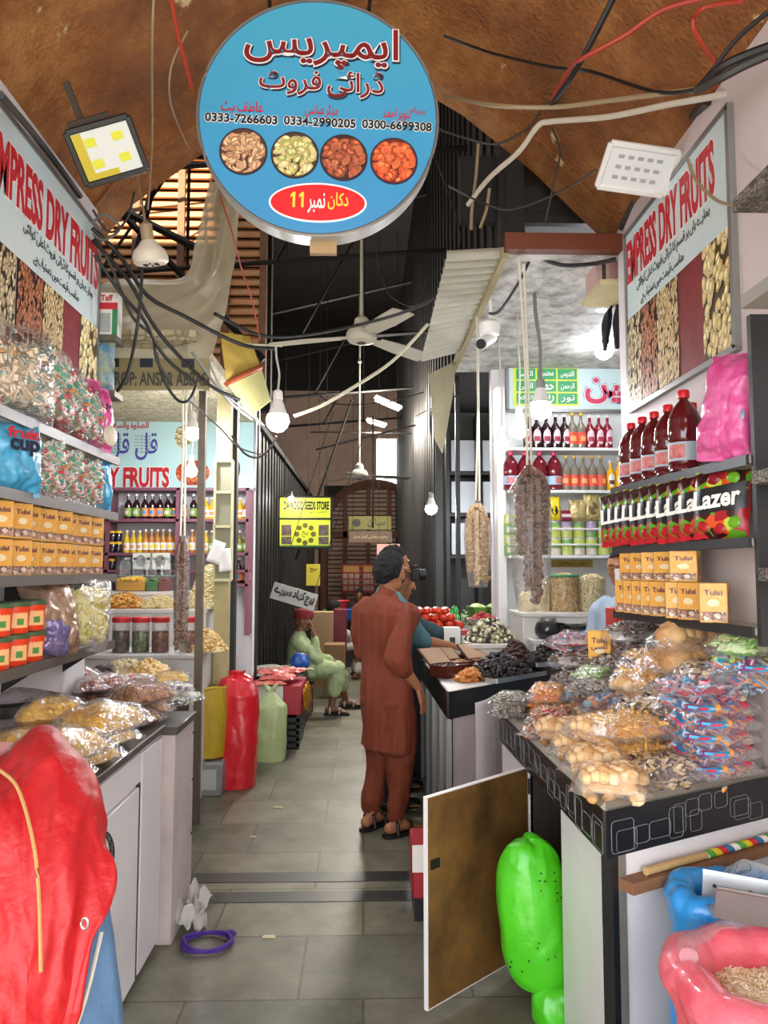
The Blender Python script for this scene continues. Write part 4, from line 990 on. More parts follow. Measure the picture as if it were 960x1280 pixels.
PINKF = M('pink_foil', '#d23a86', .3, var=.55, vs=14, col2='#e8a0c4', bump=.5, bs=14)
BLUEF = M('blue_foil', '#2a8fb8', .3, var=.5, vs=10, col2='#8ac8dc', bump=.5, bs=14)
for i, (px, h, lab) in enumerate(((106, .32, 'taller bright pink pouch at the far end of the uppermost left shelf'), (118, .28, 'shorter bright pink pouch outermost at the far end of the uppermost left shelf'))):
    o = pouch_obj('pink_pouch', lab, 'pouch', .14, h, .07, PINKF, 3 + i, M('pink_seal', '#e068a4', .35))
    p = on_left(px, -1.26 + .04 * i, 2.14 + h * .5); o.location = p; o.rotation_euler = stand(TL, 5)
    lettering(o, ['Tops', 'Candy'][i], p + V((.04, -.05, .05)), V((.5, .87, 0)), (0, 0, 1), .1, .04, NAVY, .03, .01)
    G().ball((.02, -h * .3, .07), (.04, .05, .012)).build('print', M('print_cream', '#e0d4bc', .5, var=.5, vs=20), o)
o = pouch_obj('blue_pouch', 'sky blue fruit candy pouch at the left edge of the second left shelf', 'pouch', .26, .27, .09, BLUEF, 8, M('blue_seal', '#7ab8d4', .35)); p = on_left(6, -1.26, 2.0); o.location = p; o.rotation_euler = stand(TL, 5)
lettering(o, 'fruit', p + V((.075, -.03, .07)), V((.5, .87, 0)), (0, 0, 1), .12, .035, RED, .03, .012); lettering(o, 'cup', p + V((.08, -.03, .02)), V((.5, .87, 0)), (0, 0, 1), .11, .05, NAVY, .04, .012)
o = pouch_obj('blue_pouch', 'blue pouch outermost at the far end of the second left shelf', 'pouch', .13, .25, .06, BLUEF, 9, M('blue_seal', '#7ab8d4', .35)); o.location = on_left(122, -1.25, 2.0); o.rotation_euler = stand(TL, 5)
# small shelf goods past the banner
p = V((-1.33, 3.95, 2.8))
r = thing('carton', 'white carton with red band and green edge on the upper small left shelf', 'carton', p)
G().box(-.055, .055, -.04, .04, 0, .23, bev=.003).build('box', M('carton_white', '#d8d6cc', .5), r)
G().box(-.056, .056, -.042, -.039, .14, .175).build('red_band', RED, r); G().box(.03, .056, -.042, -.039, 0, .14).build('green_edge', M('carton_green', '#2a7d4a', .5), r); G().box(-.045, .02, -.042, -.039, .02, .12).build('print_panel', M('carton_grey', '#a9aea8', .5, var=.5, vs=40), r)
lettering(r, 'Taff', p + V((0, -.04, .2)), (1, 0, 0), (0, 0, 1), .06, .03, RED, .03, .003)
o = pouch_obj('blue_pouch', 'narrow blue sachet strip standing on the lower small left shelf', 'pouch', .09, .27, .05, M('blue_sachet', '#2a84b0', .35, var=.8, vs=16, col2='#d8c23a'), 4); o.location = (-1.335, 3.94, 2.645); o.rotation_euler = stand(-80, 3)

# yellow boxes
YBX = M('yellow_card', '#f0b328', .4, var=.25, vs=8, col2='#dd9420')
BRT = M('ink_maroon', '#6d1f24', .5); NUTP = cells('print_mixed_nuts', ['#7d3a24', '#c98a5a', '#e8d8c0', '#a85a3a'], 60, (1, 1, 1), .5, '#4a2012', 0)
def ybox(w, d, h, film_=True):
    r = thing('yellow_box', 'x', 'box', group=None)
    G().box(-w / 2, w / 2, -d / 2, d / 2, 0, h, bev=.002).build('carton', YBX, r)
    lettering(r, 'Tulsi', (0, -d / 2, h * .76), (1, 0, 0), (0, 0, 1), w * .66, h * .13, BRT, .03, .0012)
    g = G(); disc(g, 0, h * .5, w * .22, h * .09, -d / 2 - .001, -d / 2 + .001, 24); g.build('badge', M('badge_cream', '#efe0b0', .5), r)
    G().box(-w * .46, w * .46, -d / 2 - .001, -d / 2 + .001, h * .05, h * .28).build('nut_picture', NUTP, r)
    G().box(w / 2 - .001, w / 2 + .001, -d * .3, d * .3, h * .2, h * .8).build('side_print', M('print_orange', '#c97a24', .5, var=.6, vs=40, col2='#7d3a1c'), r)
    if film_:
        g = G(); g.box(-w / 2 - .002, w / 2 + .002, -d / 2 - .002, d / 2 + .002, -.0005, h + .002, bev=.003); g.build('wrap_film', film('box_film', op=.06, bs=35, bump=.6), r)
    return r
yl = Spawn(ybox(.085, .06, .125))
n = 9
for row in range(2):
    for k in range(n):
        y = 2.48 + k * .124; z = 1.577 + row * .13
        yl((-1.245 + .012 * ((k * 7 + row * 3) % 3), y, z), stand(-30 + 90 - 60 + 60, 0) if False else (0, 0, R(58 + (k * 5 + row * 3) % 7)),
           f"yellow nut box, {ORD[k]} from the left in the {'upper' if row else 'lower'} row on the third left shelf")
# orange tubs
def tub():
    r = thing('orange_tub', 'x', 'tub')
    m = M('tub_orange', '#e8441c', .3, coat=.3)
    G().lathe([(0, 0), (.046, 0), (.049, .004), (.055, .092), (.056, .096), (.0, .096)], n=28).build('body', m, r)
    G().lathe([(.0, .094), (.058, .094), (.059, .1), (.058, .108), (.05, .112), (0, .112)], n=28).build('lid', M('lid_green', '#3f5a34', .5), r)
    g = G(); g.grid(lambda u, v: V((.0535 * math.sin(-.6 + 1.2 * u) , -.0535 * math.cos(-.6 + 1.2 * u), .02 + .055 * v)), 8, 1); b = g.build('label', M('label_peach', '#f0b878', .5), r)
    g = G(); g.grid(lambda u, v: V((.0545 * math.sin(-.22 + .44 * u) , -.0545 * math.cos(-.22 + .44 * u), .03 + .022 * v)), 4, 1); g.build('label_print', M('print_leaf', '#4a8a3a', .5), b)
    return r
tb = Spawn(tub())
for row in range(2):
    for k in range(4):
        tb((-1.24, 2.5 + k * .135, 1.264 + row * .113), (0, 0, R(50)), f"orange tub with green lid, {ORD[k]} from left in the {'upper' if row else 'lower'} row of tubs")
o = pouch_obj('foil_pouch', 'brown and silver foil pouch beside the orange tubs on the lowest left shelf', 'pouch', .2, .28, .1, M('brown_foil', '#7d5a42', .25, metal=.3, var=.8, vs=12, col2='#c9b09a', bump=.7, bs=16), 11); o.location = (-1.25, 3.06, 1.4); o.rotation_euler = stand(-35, 6, 8)
o = pouch_obj('foil_pouch', 'purple foil pouch lying low beside the last orange tub', 'pouch', .14, .16, .07, M('purple_foil', '#4a4a7d', .25, metal=.3, var=.8, vs=12, col2='#a08aa8', bump=.7, bs=16), 12); o.location = (-1.215, 3.03, 1.345); o.rotation_euler = stand(-35, 10, -8)
bagY = bag('candy_bag', 'clear bag of yellow sweets at the far end of the lowest left shelf', 'bag', 'wrap', pieces('yellow_sweets', ['#c9b83a', '#e0d48a', '#a89a2a', '#d8cf9a'], .35), .24, .28, .1, 14, .02, 110); bagY.location = (-1.22, 3.34, 1.405); bagY.rotation_euler = stand(-40, 6, -6)
o = bag('candy_bag', 'small clear bag of purple sweets just behind the yellow sweets bag', 'bag', 'wrap', pieces('purple_sweets', ['#5a3a6d', '#c9c0d0', '#8a6aa0'], .35), .14, .14, .07, 15, .016, 70); o.location = (-1.24, 3.54, 1.335); o.rotation_euler = stand(-40, 6)

# packets heaped on the left counter
LENT = cells('yellow_lentils', ['#c98f10', '#e6b41e', '#f0cc4a', '#d8a018'], 62, (1, 1, 1), .45, '#b8820e', .35)
NAMK = cells('brown_mix', ['#8a4a1c', '#b8702f', '#d89a4a', '#9a5a2a'], 60, (1, 1.6, 1), .5, '#4a240c', .6)
REDB = cells('red_brown_mix', ['#7d3a1c', '#a8562f', '#c27a4a', '#8a4426'], 70, (1, 1, 1), .5, '#3f1a0a', .5)
lb = Spawn(bag('lentil_bag', 'x', 'bag', None, LENT, .27, .2, .095, 21, grain=True))
nb = Spawn(bag('snack_bag', 'x', 'bag', None, NAMK, .25, .19, .085, 22, grain=True))
rb = Spawn(bag('snack_bag', 'x', 'bag', None, REDB, .29, .2, .085, 23, grain=True))
TOP = .93
def put(sp, px, py, z, rz, lab, scale=None, tilt=0):
    p = wz(px, py, z + .04); p.z = z; sp(p, (R(tilt), 0, R(rz)), lab, scale)
put(lb, 52, 968, TOP, 70, 'yellow lentil bag directly behind the peak of the red tarp')
put(lb, 95, 945, TOP, 62, 'yellow lentil bag at the counter edge, lowest of the front heap')
put(lb, 30, 930, TOP, 40, 'yellow lentil bag lying behind the red tarp at the left edge', 1.05)
put(lb, 120, 922, TOP, 60, 'yellow lentil bag under the largest yellow bag, at the edge of the left counter')
put(lb, 128, 902, TOP + .088, 66, 'largest plump yellow lentil bag on top of the front heap', 1.08)
put(lb, 75, 935, TOP + .085, 70, 'yellow lentil bag on top of the heap just above the red tarp')
put(lb, 62, 890, TOP + .09, 30, 'yellow lentil bag on top beside the steel bowl')
put(lb, 70, 905, TOP, 35, 'yellow lentil bag half hidden under the one beside the steel bowl')
put(lb, 8, 905, TOP, 20, 'yellow lentil bag under the steel bowl at the left edge')
put(lb, 12, 866, TOP + .09, 15, 'yellow lentil bag behind the steel bowl at the left edge', .95)
put(nb, 162, 897, TOP, 62, 'brown snack bag at the counter edge right of the lentil heap')
put(nb, 178, 886, TOP, 66, 'brown snack bag last before the end counter')
put(nb, 178, 868, TOP + .08, 55, 'golden snack bag on top near the end of the left counter', 1.08)
put(rb, 122, 872, TOP, 40, 'red brown snack bag in the middle behind the large yellow bag')
put(rb, 128, 855, TOP + .08, 35, 'red brown snack bag on top behind the large yellow bag')
put(rb, 40, 850, TOP + .085, 20, 'dark red brown snack bag at the back under the lowest shelf, the left one', 1.1)
put(rb, 92, 846, TOP + .08, 25, 'red brown snack bag at the back under the lowest shelf, the right one', 1.0)
put(rb, 60, 868, TOP, 20, 'red brown snack bag buried at the back under two others')
put(nb, 150, 845, TOP, 30, 'brown snack bag at the back corner beside the black shelf leg')
cl = Spawn(bag('sachet_bag', 'x', 'bag', 'wrap', pieces('grey_sachets', ['#d8d8cc', '#8a8d84', '#3a3f4a', '#e6e0c0', '#c9b83a'], .4), .2, .15, .06, 25, .016, 90))
put(cl, 205, 872, .917, 20, 'clear bag of grey sachets on the narrow end counter, left one')
put(cl, 232, 868, .917, 70, 'clear bag of grey sachets on the narrow end counter, right one', .85)
put(cl, 215, 856, .917 + .06, 45, 'clear bag of grey sachets lying on top of the other two', .9)
# steel bowl
p = wz(12, 893, TOP + .11); p.z = TOP + .1
r = thing('steel_bowl', 'steel mesh bowl with dark rim on the lentil bags at the left edge', 'bowl', p)
G().lathe([(.05, 0), (.12, .012), (.165, .06), (.17, .07), (.162, .07), (.115, .02), (0, .012)], n=32).build('bowl', M('mesh_steel', '#7d7a76', .35, metal=.8, var=.4, vs=60), r)
g = G(); n = 40; g.tube([(.17 * math.cos(2 * PI * i / n), .17 * math.sin(2 * PI * i / n), .07) for i in range(n + 1)], .008, 6); g.build('rim', BPLAS, r)
pouch_ = G(); pouch(pouch_, .26, .24, .06, 31, 1, 16); o = pouch_.build('plastic_bag', film('grey_bag', '#b9b0b4', .5, .2), at=None); o.location = p + V((0, 0, .045)); tag(o, 'crumpled grey plastic bag lying in the steel bowl', 'bag')

# red tarp over a blue covered pile at the front left
def patch(rows, nu, nv, wob=.01, seed=1):
    Rw = [catmull([wy(*q) for q in r_], 8) for r_ in rows]
    m = len(Rw[0]); cols = [catmull([r_[i] for r_ in Rw], 10) for i in range(m)]
    def f(u, v):
        a = u * (m - 1); i = min(int(a), m - 2); fa = a - i
        b = v * (len(cols[0]) - 1); j = min(int(b), len(cols[0]) - 2); fb = b - j
        p = cols[i][j].lerp(cols[i][j + 1], fb).lerp(cols[i + 1][j].lerp(cols[i + 1][j + 1], fb), fa)
        n_ = wob * (NZ.noise(V((u * 5, v * 2.5, seed))) + .5 * NZ.noise(V((u * 14, v * 6, seed + 3))) + .6 * math.sin(u * 16 + 3 * NZ.noise(V((u * 2, v * 2, seed)))) * v)
        return p + V((n_ * .4, -n_, 0))
    g = G(); g.grid(f, nu, nv); return g
def solid(o, t):
    md = o.modifiers.new('thickness', 'SOLIDIFY'); md.thickness = t; md.offset = 0; return o
TARP = M('red_tarp', '#b8141a', .5, var=.25, vs=5, col2='#860c14', bump=.35, bs=26)
r = thing('red_tarp', 'red tarpaulin draped over the pile at the front left', 'tarpaulin', (-.8, 1.9, 0))
rows = [[(-70, 985, 2.55), (0, 965, 2.55), (32, 935, 2.5), (62, 918, 2.45), (95, 952, 2.4), (106, 962, 2.38)],
        [(-70, 975, 2.3), (0, 952, 2.3), (32, 928, 2.25), (66, 914, 2.25), (104, 950, 2.25), (112, 965, 2.3)],
        [(-70, 1020, 2.0), (0, 1005, 2.0), (36, 985, 2.05), (80, 975, 2.05), (122, 1005, 2.1), (126, 1010, 2.16)],
        [(-70, 1120, 1.9), (0, 1105, 1.9), (46, 1090, 1.92), (95, 1085, 1.94), (142, 1106, 1.98), (144, 1108, 2.02)],
        [(-70, 1210, 1.86), (0, 1200, 1.86), (42, 1190, 1.86), (82, 1180, 1.87), (112, 1178, 1.9), (116, 1176, 1.94)],
        [(-70, 1350, 1.84), (0, 1350, 1.83), (30, 1345, 1.83), (58, 1335, 1.83), (84, 1300, 1.86), (88, 1290, 1.88)]]
solid(crumple(patch(rows, 50, 56, .016, 2).build('sheet', TARP, r, world=True), .013, 5, 1, 2, (1.6, 1, .6)), .004)
g = G(); g.tube([wy(0, 963, 1.96), wy(22, 985, 1.93), wy(40, 1045, 1.88), wy(48, 1110, 1.85), wy(51, 1215, 1.82)], .0045, 6, 6); g.build('tie_cord', M('tarp_cord', '#b08a52', .7), r, world=True)
c = wy(107, 1153, 1.87); g = G(); n = 20; g.tube([c + V((.008 * math.cos(2 * PI * i / n), -.006, .012 * math.sin(2 * PI * i / n))) for i in range(n + 1)], .003, 6); g.build('eyelet', CHROME, r, world=True)
r = thing('blue_cover', 'grey blue cloth hanging below the red tarp at the front left', 'cloth', (-.75, 2.0, 0))
rows = [[(20, 1100, 2.05), (60, 1105, 2.05), (100, 1115, 2.05), (128, 1125, 2.08), (132, 1128, 2.2)], [(10, 1200, 2.0), (50, 1200, 2.0), (100, 1200, 2.02), (138, 1200, 2.06), (142, 1198, 2.2)], [(0, 1330, 1.95), (50, 1330, 1.95), (100, 1330, 1.97), (150, 1330, 2.02), (156, 1320, 2.16)]]
solid(crumple(patch(rows, 30, 30, .014, 5).build('cloth', M('blue_grey_cloth', '#56789c', .75, var=.25, vs=6, bump=.2, bs=60), r, world=True), .008, 6, 1, 4, (1.6, 1, .4)), .004)
g = G(); g.tube([wy(93, 1290, 1.93), wy(108, 1245, 1.95), wy(118, 1205, 1.97), wy(127, 1165, 2.0)], .005, 6, 5); g.build('cord', M('cloth_cord', '#c9c4b4', .7), r, world=True)
o = G().box(-1.25, -.72, 2.0, 2.16, 0, .72, bev=.02).build('covered_crate', WOOD, at=(-1, 2.08, 0)); tag(o, 'wooden crate hidden under the red tarp and blue cloth', 'crate')
rows = [[(-30, 930, 2.5), (0, 928, 2.5), (18, 930, 2.5)], [(-30, 945, 2.45), (0, 944, 2.45), (16, 945, 2.45)]]
o = solid(patch(rows, 8, 8, .02, 8).build('pink_cloth', M('pink_cloth', '#e0a8a4', .8), at=wy(0, 937, 2.48)), .006); tag(o, 'scrap of pale pink cloth on the red tarp at the left edge', 'cloth')
# ================================================================ RIGHT COUNTER
A_, B_ = V((.69, 2.23, 0)), V((1.345, 2.58, 0))
fd = (B_ - A_).normalized(); fn_ = V((fd.y, -fd.x, 0))      # along the front, and outwards
BLAM = M('black_laminate', '#17181a', .28)
TRIMM = M('grey_trim', '#8d867a', .4, metal=.4, var=.3, vs=20)
r = thing('counter', 'large white counter with black patterned band and open cupboard at the front right', 'counter', (1.0, 2.9, 0))
def poly_z(pts, z0, z1): return [(p[0], p[1], z0) for p in pts], (0, 0, z1 - z0)
outl = [(.69, 2.23), (1.345, 2.58), (1.345, 3.8), (.66, 3.75)]
g = G(); g.slab(*poly_z(outl, .905, .93)); g.build('worktop', M('counter_top', '#a9a39a', .4, var=.3), r, world=True)
g = G()
for a, b in ((outl[0], outl[1]), (outl[3], outl[0])):
    g.tube([(a[0], a[1], .925), (b[0], b[1], .925)], .015, 4, up=(0, 0, 1))
g.build('edge_trim', TRIMM, r, world=True)
def band_(a, b, z0, z1, t, nm, mat):
    d = (V((*b, 0)) - V((*a, 0))).normalized(); n_ = V((d.y, -d.x, 0)) * t
    g = G(); g.slab([(a[0], a[1], z0), (b[0], b[1], z0), (b[0], b[1], z1), (a[0], a[1], z1)], n_); return g.build(nm, mat, r, world=True)
bf = band_((.69, 2.23), (1.345, 2.58), .785, .915, .008, 'front_band', BLAM)
bs_ = band_((.66, 3.75), (.69, 2.23), .785, .915, .008, 'side_band', BLAM)
PAT = M('pattern_grey', '#77787a', .4)
def rrect(g, o, d, n_, x0, x1, z0, z1, rad, t):
    pts = []
    for cx, cz, a0 in ((x1 - rad, z1 - rad, 0), (x0 + rad, z1 - rad, 90), (x0 + rad, z0 + rad, 180), (x1 - rad, z0 + rad, 270)):
        for k in range(5):
            a = R(a0 + k * 22.5); pts.append((cx + rad * math.cos(a), cz + rad * math.sin(a)))
    P = [V(o) + d * x + V((0, 0, z)) + n_ for x, z in pts]; P.append(P[0])
    g.tube(P, t, 4)
def pattern(o, d, n_, L, seed, par):
    rnd = random.Random(seed); g = G(); x = .012
    while x < L - .06:
        w = rnd.choice([.07, .09, .06, .1]); h = rnd.choice([.05, .075, .09, .06]); z = .79 + rnd.uniform(0, .12 - h)
        rrect(g, o, d, n_, x, min(x + w, L), z, z + h, .012, .0011)
        if rnd.random() < .5: rrect(g, o, d, n_, x + .02, min(x + w + .012, L), .79 + rnd.uniform(0, .03), .79 + rnd.uniform(.06, .118), .01, .0009)
        x += w + rnd.uniform(-.005, .016)
    g.build('square_pattern', PAT, par, world=True)
pattern((A_.x, A_.y, 0), fd, fn_ * .009, (B_ - A_).length, 4, bf)
pattern((.66, 3.75, 0), (V((.69, 2.23, 0)) - V((.66, 3.75, 0))).normalized(), V((-.0105, 0, 0)), 1.52, 9, bs_)
# lower body: side panels, open cupboard, front panel, corner post
g = G(); g.slab([(.695, 2.30, .0), (.685, 2.72, .0), (.685, 2.72, .785), (.695, 2.30, .785)], (.02, 0, 0)); g.build('side_panel', LAMI, r, world=True)
g = G(); g.slab([(.68, 3.24, .0), (.665, 3.75, .0), (.665, 3.75, .785), (.68, 3.24, .785)], (.02, 0, 0)); g.build('side_panel', LAMI, r, world=True)
g = G(); g.box(.69, 1.32, 2.72, 2.735, .02, .78); g.box(.69, 1.32, 3.24, 3.255, .02, .78); g.box(1.3, 1.32, 2.72, 3.25, .02, .78); g.box(.69, 1.32, 2.72, 3.25, .0, .03); g.build('cupboard_lining', M('cupboard_dark', '#30241a', .8, var=.4), r, world=True)
g = G(); g.box(.95, 1.2, 2.95, 3.2, .03, .45, bev=.01); g.build('inner_box', M('brown_board', '#7d5a3c', .8, var=.3), r, world=True)
g = G(); g.slab([tuple(A_ + fd * .03 + V((0, 0, .0))), tuple(B_), tuple(B_ + V((0, 0, .785))), tuple(A_ + fd * .03 + V((0, 0, .785)))], tuple(-fn_ * .02)); g.build('front_panel', LAMI, r, world=True)
g = G(); g.tube([A_ + V((.012, .012, 0)), A_ + V((.012, .012, .785))], .024, 4); g.build('corner_post', BLAM, r, world=True)
g = G(); a0 = A_ + fd * .04 + fn_ * .006; g.slab([tuple(a0), tuple(a0 + fd * .03), tuple(a0 + fd * .03 + V((0, 0, .785))), tuple(a0 + V((0, 0, .785)))], tuple(-fn_ * .012)); g.build('metal_strip', TRIMM, r, world=True)
g = G(); a0 = A_ + fd * .045 + fn_ * .055; g.slab([tuple(a0 + V((0, 0, .69))), tuple(a0 + fd * .7 + V((0, 0, .69))), tuple(a0 + fd * .7 + V((0, 0, .722))), tuple(a0 + V((0, 0, .722)))], tuple(-fn_ * .054)); g.build('wood_rail', WOOD, r, world=True)
# cupboard door standing open
H, E_ = V((.676, 3.23, 0)), V((.226, 2.82, 0)); dd = (E_ - H).normalized(); dn = V((-dd.y, dd.x, 0))
if dn.y > 0: dn = -dn
g = G(); g.slab([tuple(H + V((0, 0, .05))), tuple(E_ + V((0, 0, .05))), tuple(E_ + V((0, 0, .785))), tuple(H + V((0, 0, .785)))], tuple(-dn * .016)); door = g.build('cupboard_door', LAMI, r, world=True, smooth=False)
DBRN = M('stained_ply', '#7d5a2c', .5, var=1, vs=4.5, col2='#150d06')
g = G(); g.slab([tuple(H + dn * .001 + V((0, 0, .055))), tuple(E_ - dd * .006 + dn * .001 + V((0, 0, .055))), tuple(E_ - dd * .006 + dn * .001 + V((0, 0, .78))), tuple(H + dn * .001 + V((0, 0, .78)))], tuple(-dn * .004)); g.build('door_inner_face', DBRN, door, world=True, smooth=False)
g = G(); c = E_ - dd * .04 + V((0, 0, .545)); g.box(-.022, .022, -.012, .0, -.016, .016, mx=Matrix.Translation(c + dn * .008) @ Matrix.Rotation(math.atan2(dd.y, dd.x), 4, 'Z')); g.build('lock', STEELD, door, world=True)
g = G()
for z in (.15, .68): g.cyl(H + dn * .012 + V((0, 0, z)), H + dn * .012 + V((0, 0, z + .06)), .008)
g.build('hinge', STEELD, door, world=True)
# stick on the rail
p0 = A_ + fd * .12 + fn_ * .032 + V((0, 0, .735)); stk = thing('bamboo_stick', 'bamboo stick with striped coloured tape lying on the wood rail', 'stick', p0)
g = G(); g.tube([p0 + fd * t for t in (0, .1, .12, .14, .26)], [.012, .012, .0135, .012, .012], 10); g.build('cane', M('bamboo', '#c2a26d', .5, var=.4, vs=20), stk, world=True)
sm, sn_, sl2, sp_ = newmat('striped_tape'); co = coords(sn_, sl2, 'Object', (1, 1, 1)); w_ = sn_.new('ShaderNodeTexWave'); w_.wave_type = 'BANDS'; w_.bands_direction = 'DIAGONAL'; w_.wave_profile = 'SAW'; w_.inputs['Scale'].default_value = 3.2
sl2.new(co, w_.inputs['Vector']); rp = ramp(sn_, ['#d8c21e', '#c02a2a', '#2a6a9a', '#e8e4d8', '#4aa03a'], 'CONSTANT'); sl2.new(w_.outputs['Fac'], rp.inputs[0]); sl2.new(rp.outputs[0], sp_.inputs['Base Color'])
g = G(); g.tube([p0 + fd * .26, p0 + fd * .62], .0125, 12); g.build('striped_tape', sm, stk, world=True)

# sacks in front of the counter
def sack(g, c, rx, ry, h, roll, seed, p=3.0, depth=.12, wr=.02, n=64):
    """open sack with a rolled rim; returns floor height of the filling"""
    prof_ = [(.93, 0), (1.0, .04), (1.03, .3), (1.0, .6), (.98, .8)]
    rings = []
    def ring_(k, z, dx=0):
        out = []
        for i in range(n):
            a = 2 * PI * i / n; ca, sa = math.cos(a), math.sin(a)
            q = (abs(ca) ** p + abs(sa) ** p) ** (-1 / p)
            w = 1 + wr * NZ.noise(V((ca * 2, sa * 2, z * 5 + seed))) + wr * .7 * math.sin(a * 11 + seed + z * 9) * .5
            out.append(g.b.verts.new((c[0] + (rx * k + dx) * q * ca * w, c[1] + (ry * k + dx) * q * sa * w, c[2] + z + .012 * NZ.noise(V((ca * 3, sa * 3, seed + 9))) * (z / h))))
        return out
    for k, z in prof_: rings.append(ring_(k, z * h))
    for t in range(1, 10):
        a = R(-60 + t * 26); rings.append(ring_(.98, h - roll + math.sin(a) * roll, (math.cos(a) - 1) * roll + roll * .6))
    rings.append(ring_(.98, h - depth, -roll * 1.5))
    g.skin(rings); return g
PKS = M('pink_sack', '#d23a4e', .4, var=.55, vs=7, col2='#f0a0aa', bump=.6, bs=12, coat=.3)
r = thing('rice_sack', 'pink plastic lined sack of puffed rice with rolled rim at the lower right corner', 'sack', (1.0, 1.80, 0))
g = G(); sack(g, (0, 0, 0), .27, .215, .70, .05, 3); crumple(g.build('sack', PKS, r), .0055, 8, 2, 3, (1, 1, .6))
f = lambda u, v: V(((u - .5) * .46, (v - .5) * .36, .615 + .035 * math.sin(PI * u) * math.sin(PI * v) + .006 * NZ.noise(V((u * 6, v * 6, 1)))))
o = heap(f, 2600, 'grain', .0052, 5, 1.2).build('puffed_rice', pieces('rice_mix', ['#e8d2b0', '#d8b98a', '#f2e4cc', '#c9a878', '#eedcc0'], .6), r); o['kind'] = 'stuff'
g = G(); g.tube([(.1 * math.cos(a) * 2.5, .205 * math.sin(a), .70 + .012 * math.sin(a * 5)) for a in [R(t) for t in range(20, 175, 8)]], .022, 8); g.build('clear_liner', film('liner_film', '#f0d0d4', .25, .15, 18), r)
BLS = M('blue_sack', '#1f86cf', .35, var=.3, vs=5, col2='#5ab0e4', bump=.6, bs=9, coat=.3)
r = thing('blue_sack', 'bright blue plastic sack leaning on the white counter panel behind the pink sack', 'sack', (1.06, 2.17, 0))
g = G(); sack(g, (0, 0, 0), .205, .12, .73, .035, 8, 2.6, .14, .05); crumple(g.build('sack', BLS, r), .008, 7, 2, 5, (1, 1, .5))
g = G(); g.grid(lambda u, v: V((-.12 + .3 * u, .02 + .05 * math.sin(u * 3), .70 + .07 * math.sin(PI * u) * (1 - v) + .01 * NZ.noise(V((u * 7, v * 7, 2))) - .05 * v)), 20, 10); g.build('clear_liner', film('liner_clear', '#e8eef2', .3, .12, 14), r)
g = G(); g.grid(lambda u, v: V((-.17 + .34 * u, -.08 + .16 * v, .60)), 4, 4); g.build('filling', M('flour', '#e8e6e0', .8), r)
# steel scoop resting on both sacks
c = V((.98, 2.02, .715))
r = thing('steel_scoop', 'dented sheet steel scoop lying between the blue and the pink sack', 'scoop', c, rot=(R(-6), R(6), R(-14)))
STL = M('dull_steel', '#b4b5b8', .3, metal=.9, var=.3, vs=9)
w, d_, h = .42, .15, .075
g = G(); g.slab([(-.09, -d_ / 2, 0), (w, -d_ / 2, 0), (w, d_ / 2, 0), (-.09, d_ / 2, 0)], (0, 0, .003)); g.slab([(-.09, -d_ / 2, 0), (w, -d_ / 2, 0), (w, -d_ / 2 - .015, h), (-.09, -d_ / 2 - .015, h)], (0, .003, 0)); g.slab([(-.09, d_ / 2, 0), (w, d_ / 2, 0), (w, d_ / 2 + .01, h), (-.09, d_ / 2 + .01, h)], (0, .003, 0))
g.slab([(.1, -d_ / 2, 0), (.1, d_ / 2, 0), (.1, d_ / 2, h * .95), (.1, -d_ / 2, h * .95)], (.003, 0, 0)); g.build('trough', STL, r, smooth=False)
g = G(); g.tube([(-.09, -d_ / 2 - .015, h), (w, -d_ / 2 - .015, h)], .005, 6); g.build('rolled_edge', STL, r)
for x in (-.06, .03, .14, .22): G().ball((x, d_ / 2 + .006, h * .5), .006, sub=1).build('rivet', STEELD, r)

# green bag spilling out of the cupboard, and the small lump under it
GRB = M('green_bag', '#4cc21c', .4, var=.4, vs=6, col2='#2a8a12', bump=.5, bs=11, coat=.25)
def lump(g, c, rx, ry, rz, seed, top=1.0, amp=.1, nu=40, nv=28):
    def f(u, v):
        a = u * 2 * PI; b = (v - .5) * PI
        k = 1 + amp * NZ.noise(V((math.cos(a) * 1.3, math.sin(a) * 1.3, v * 2 + seed))) + amp * .35 * NZ.noise(V((math.cos(a) * 4, math.sin(a) * 4, v * 6 + seed)))
        q = math.copysign(abs(math.cos(b)) ** .55, 1) * (1 - (1 - top) * v)
        return V((c[0] + rx * k * q * math.cos(a), c[1] + ry * k * q * math.sin(a), c[2] + rz * math.copysign(abs(math.sin(b)) ** .75, b) * (1 + .06 * NZ.noise(V((math.cos(a), math.sin(a), seed))))))
    g.grid(f, nu, nv, True); bmesh.ops.remove_doubles(g.b, verts=g.b.verts, dist=.0005); return g
r = thing('green_bag', 'bright green plastic bag bulging out of the open cupboard', 'bag', (.62, 2.84, .12))
g = G(); lump(g, (.03, 0, .25), .15, .1, .255, 4, .74, .05); bmesh.ops.transform(g.b, matrix=Matrix.Rotation(R(-7), 4, 'Y'), verts=g.b.verts); b = crumple(g.build('bag', GRB, r), .011, 6.5, 2, 6, (1, 1, .7))
g = G(); rnd = random.Random(2)
for k in range(34):
    a = rnd.uniform(3.6, 5.8); z = rnd.uniform(.08, .42)
    g.box(-.003, .003, -.002, .002, -.002, .002, mx=Matrix.Translation((.125 * math.cos(a) * (1 - .3 * z), .094 * math.sin(a) * (1 - .3 * z), z)))
g.build('dirt_speck', BLKT, b)
o = crumple(lump(G(), (.685, 2.82, .07), .1, .085, .075, 9, .9).build('green_bag', GRB, at=(.685, 2.82, 0)), .01, 9, 2, 8); tag(o, 'smaller folded green bag on the floor under the bulging one', 'bag')

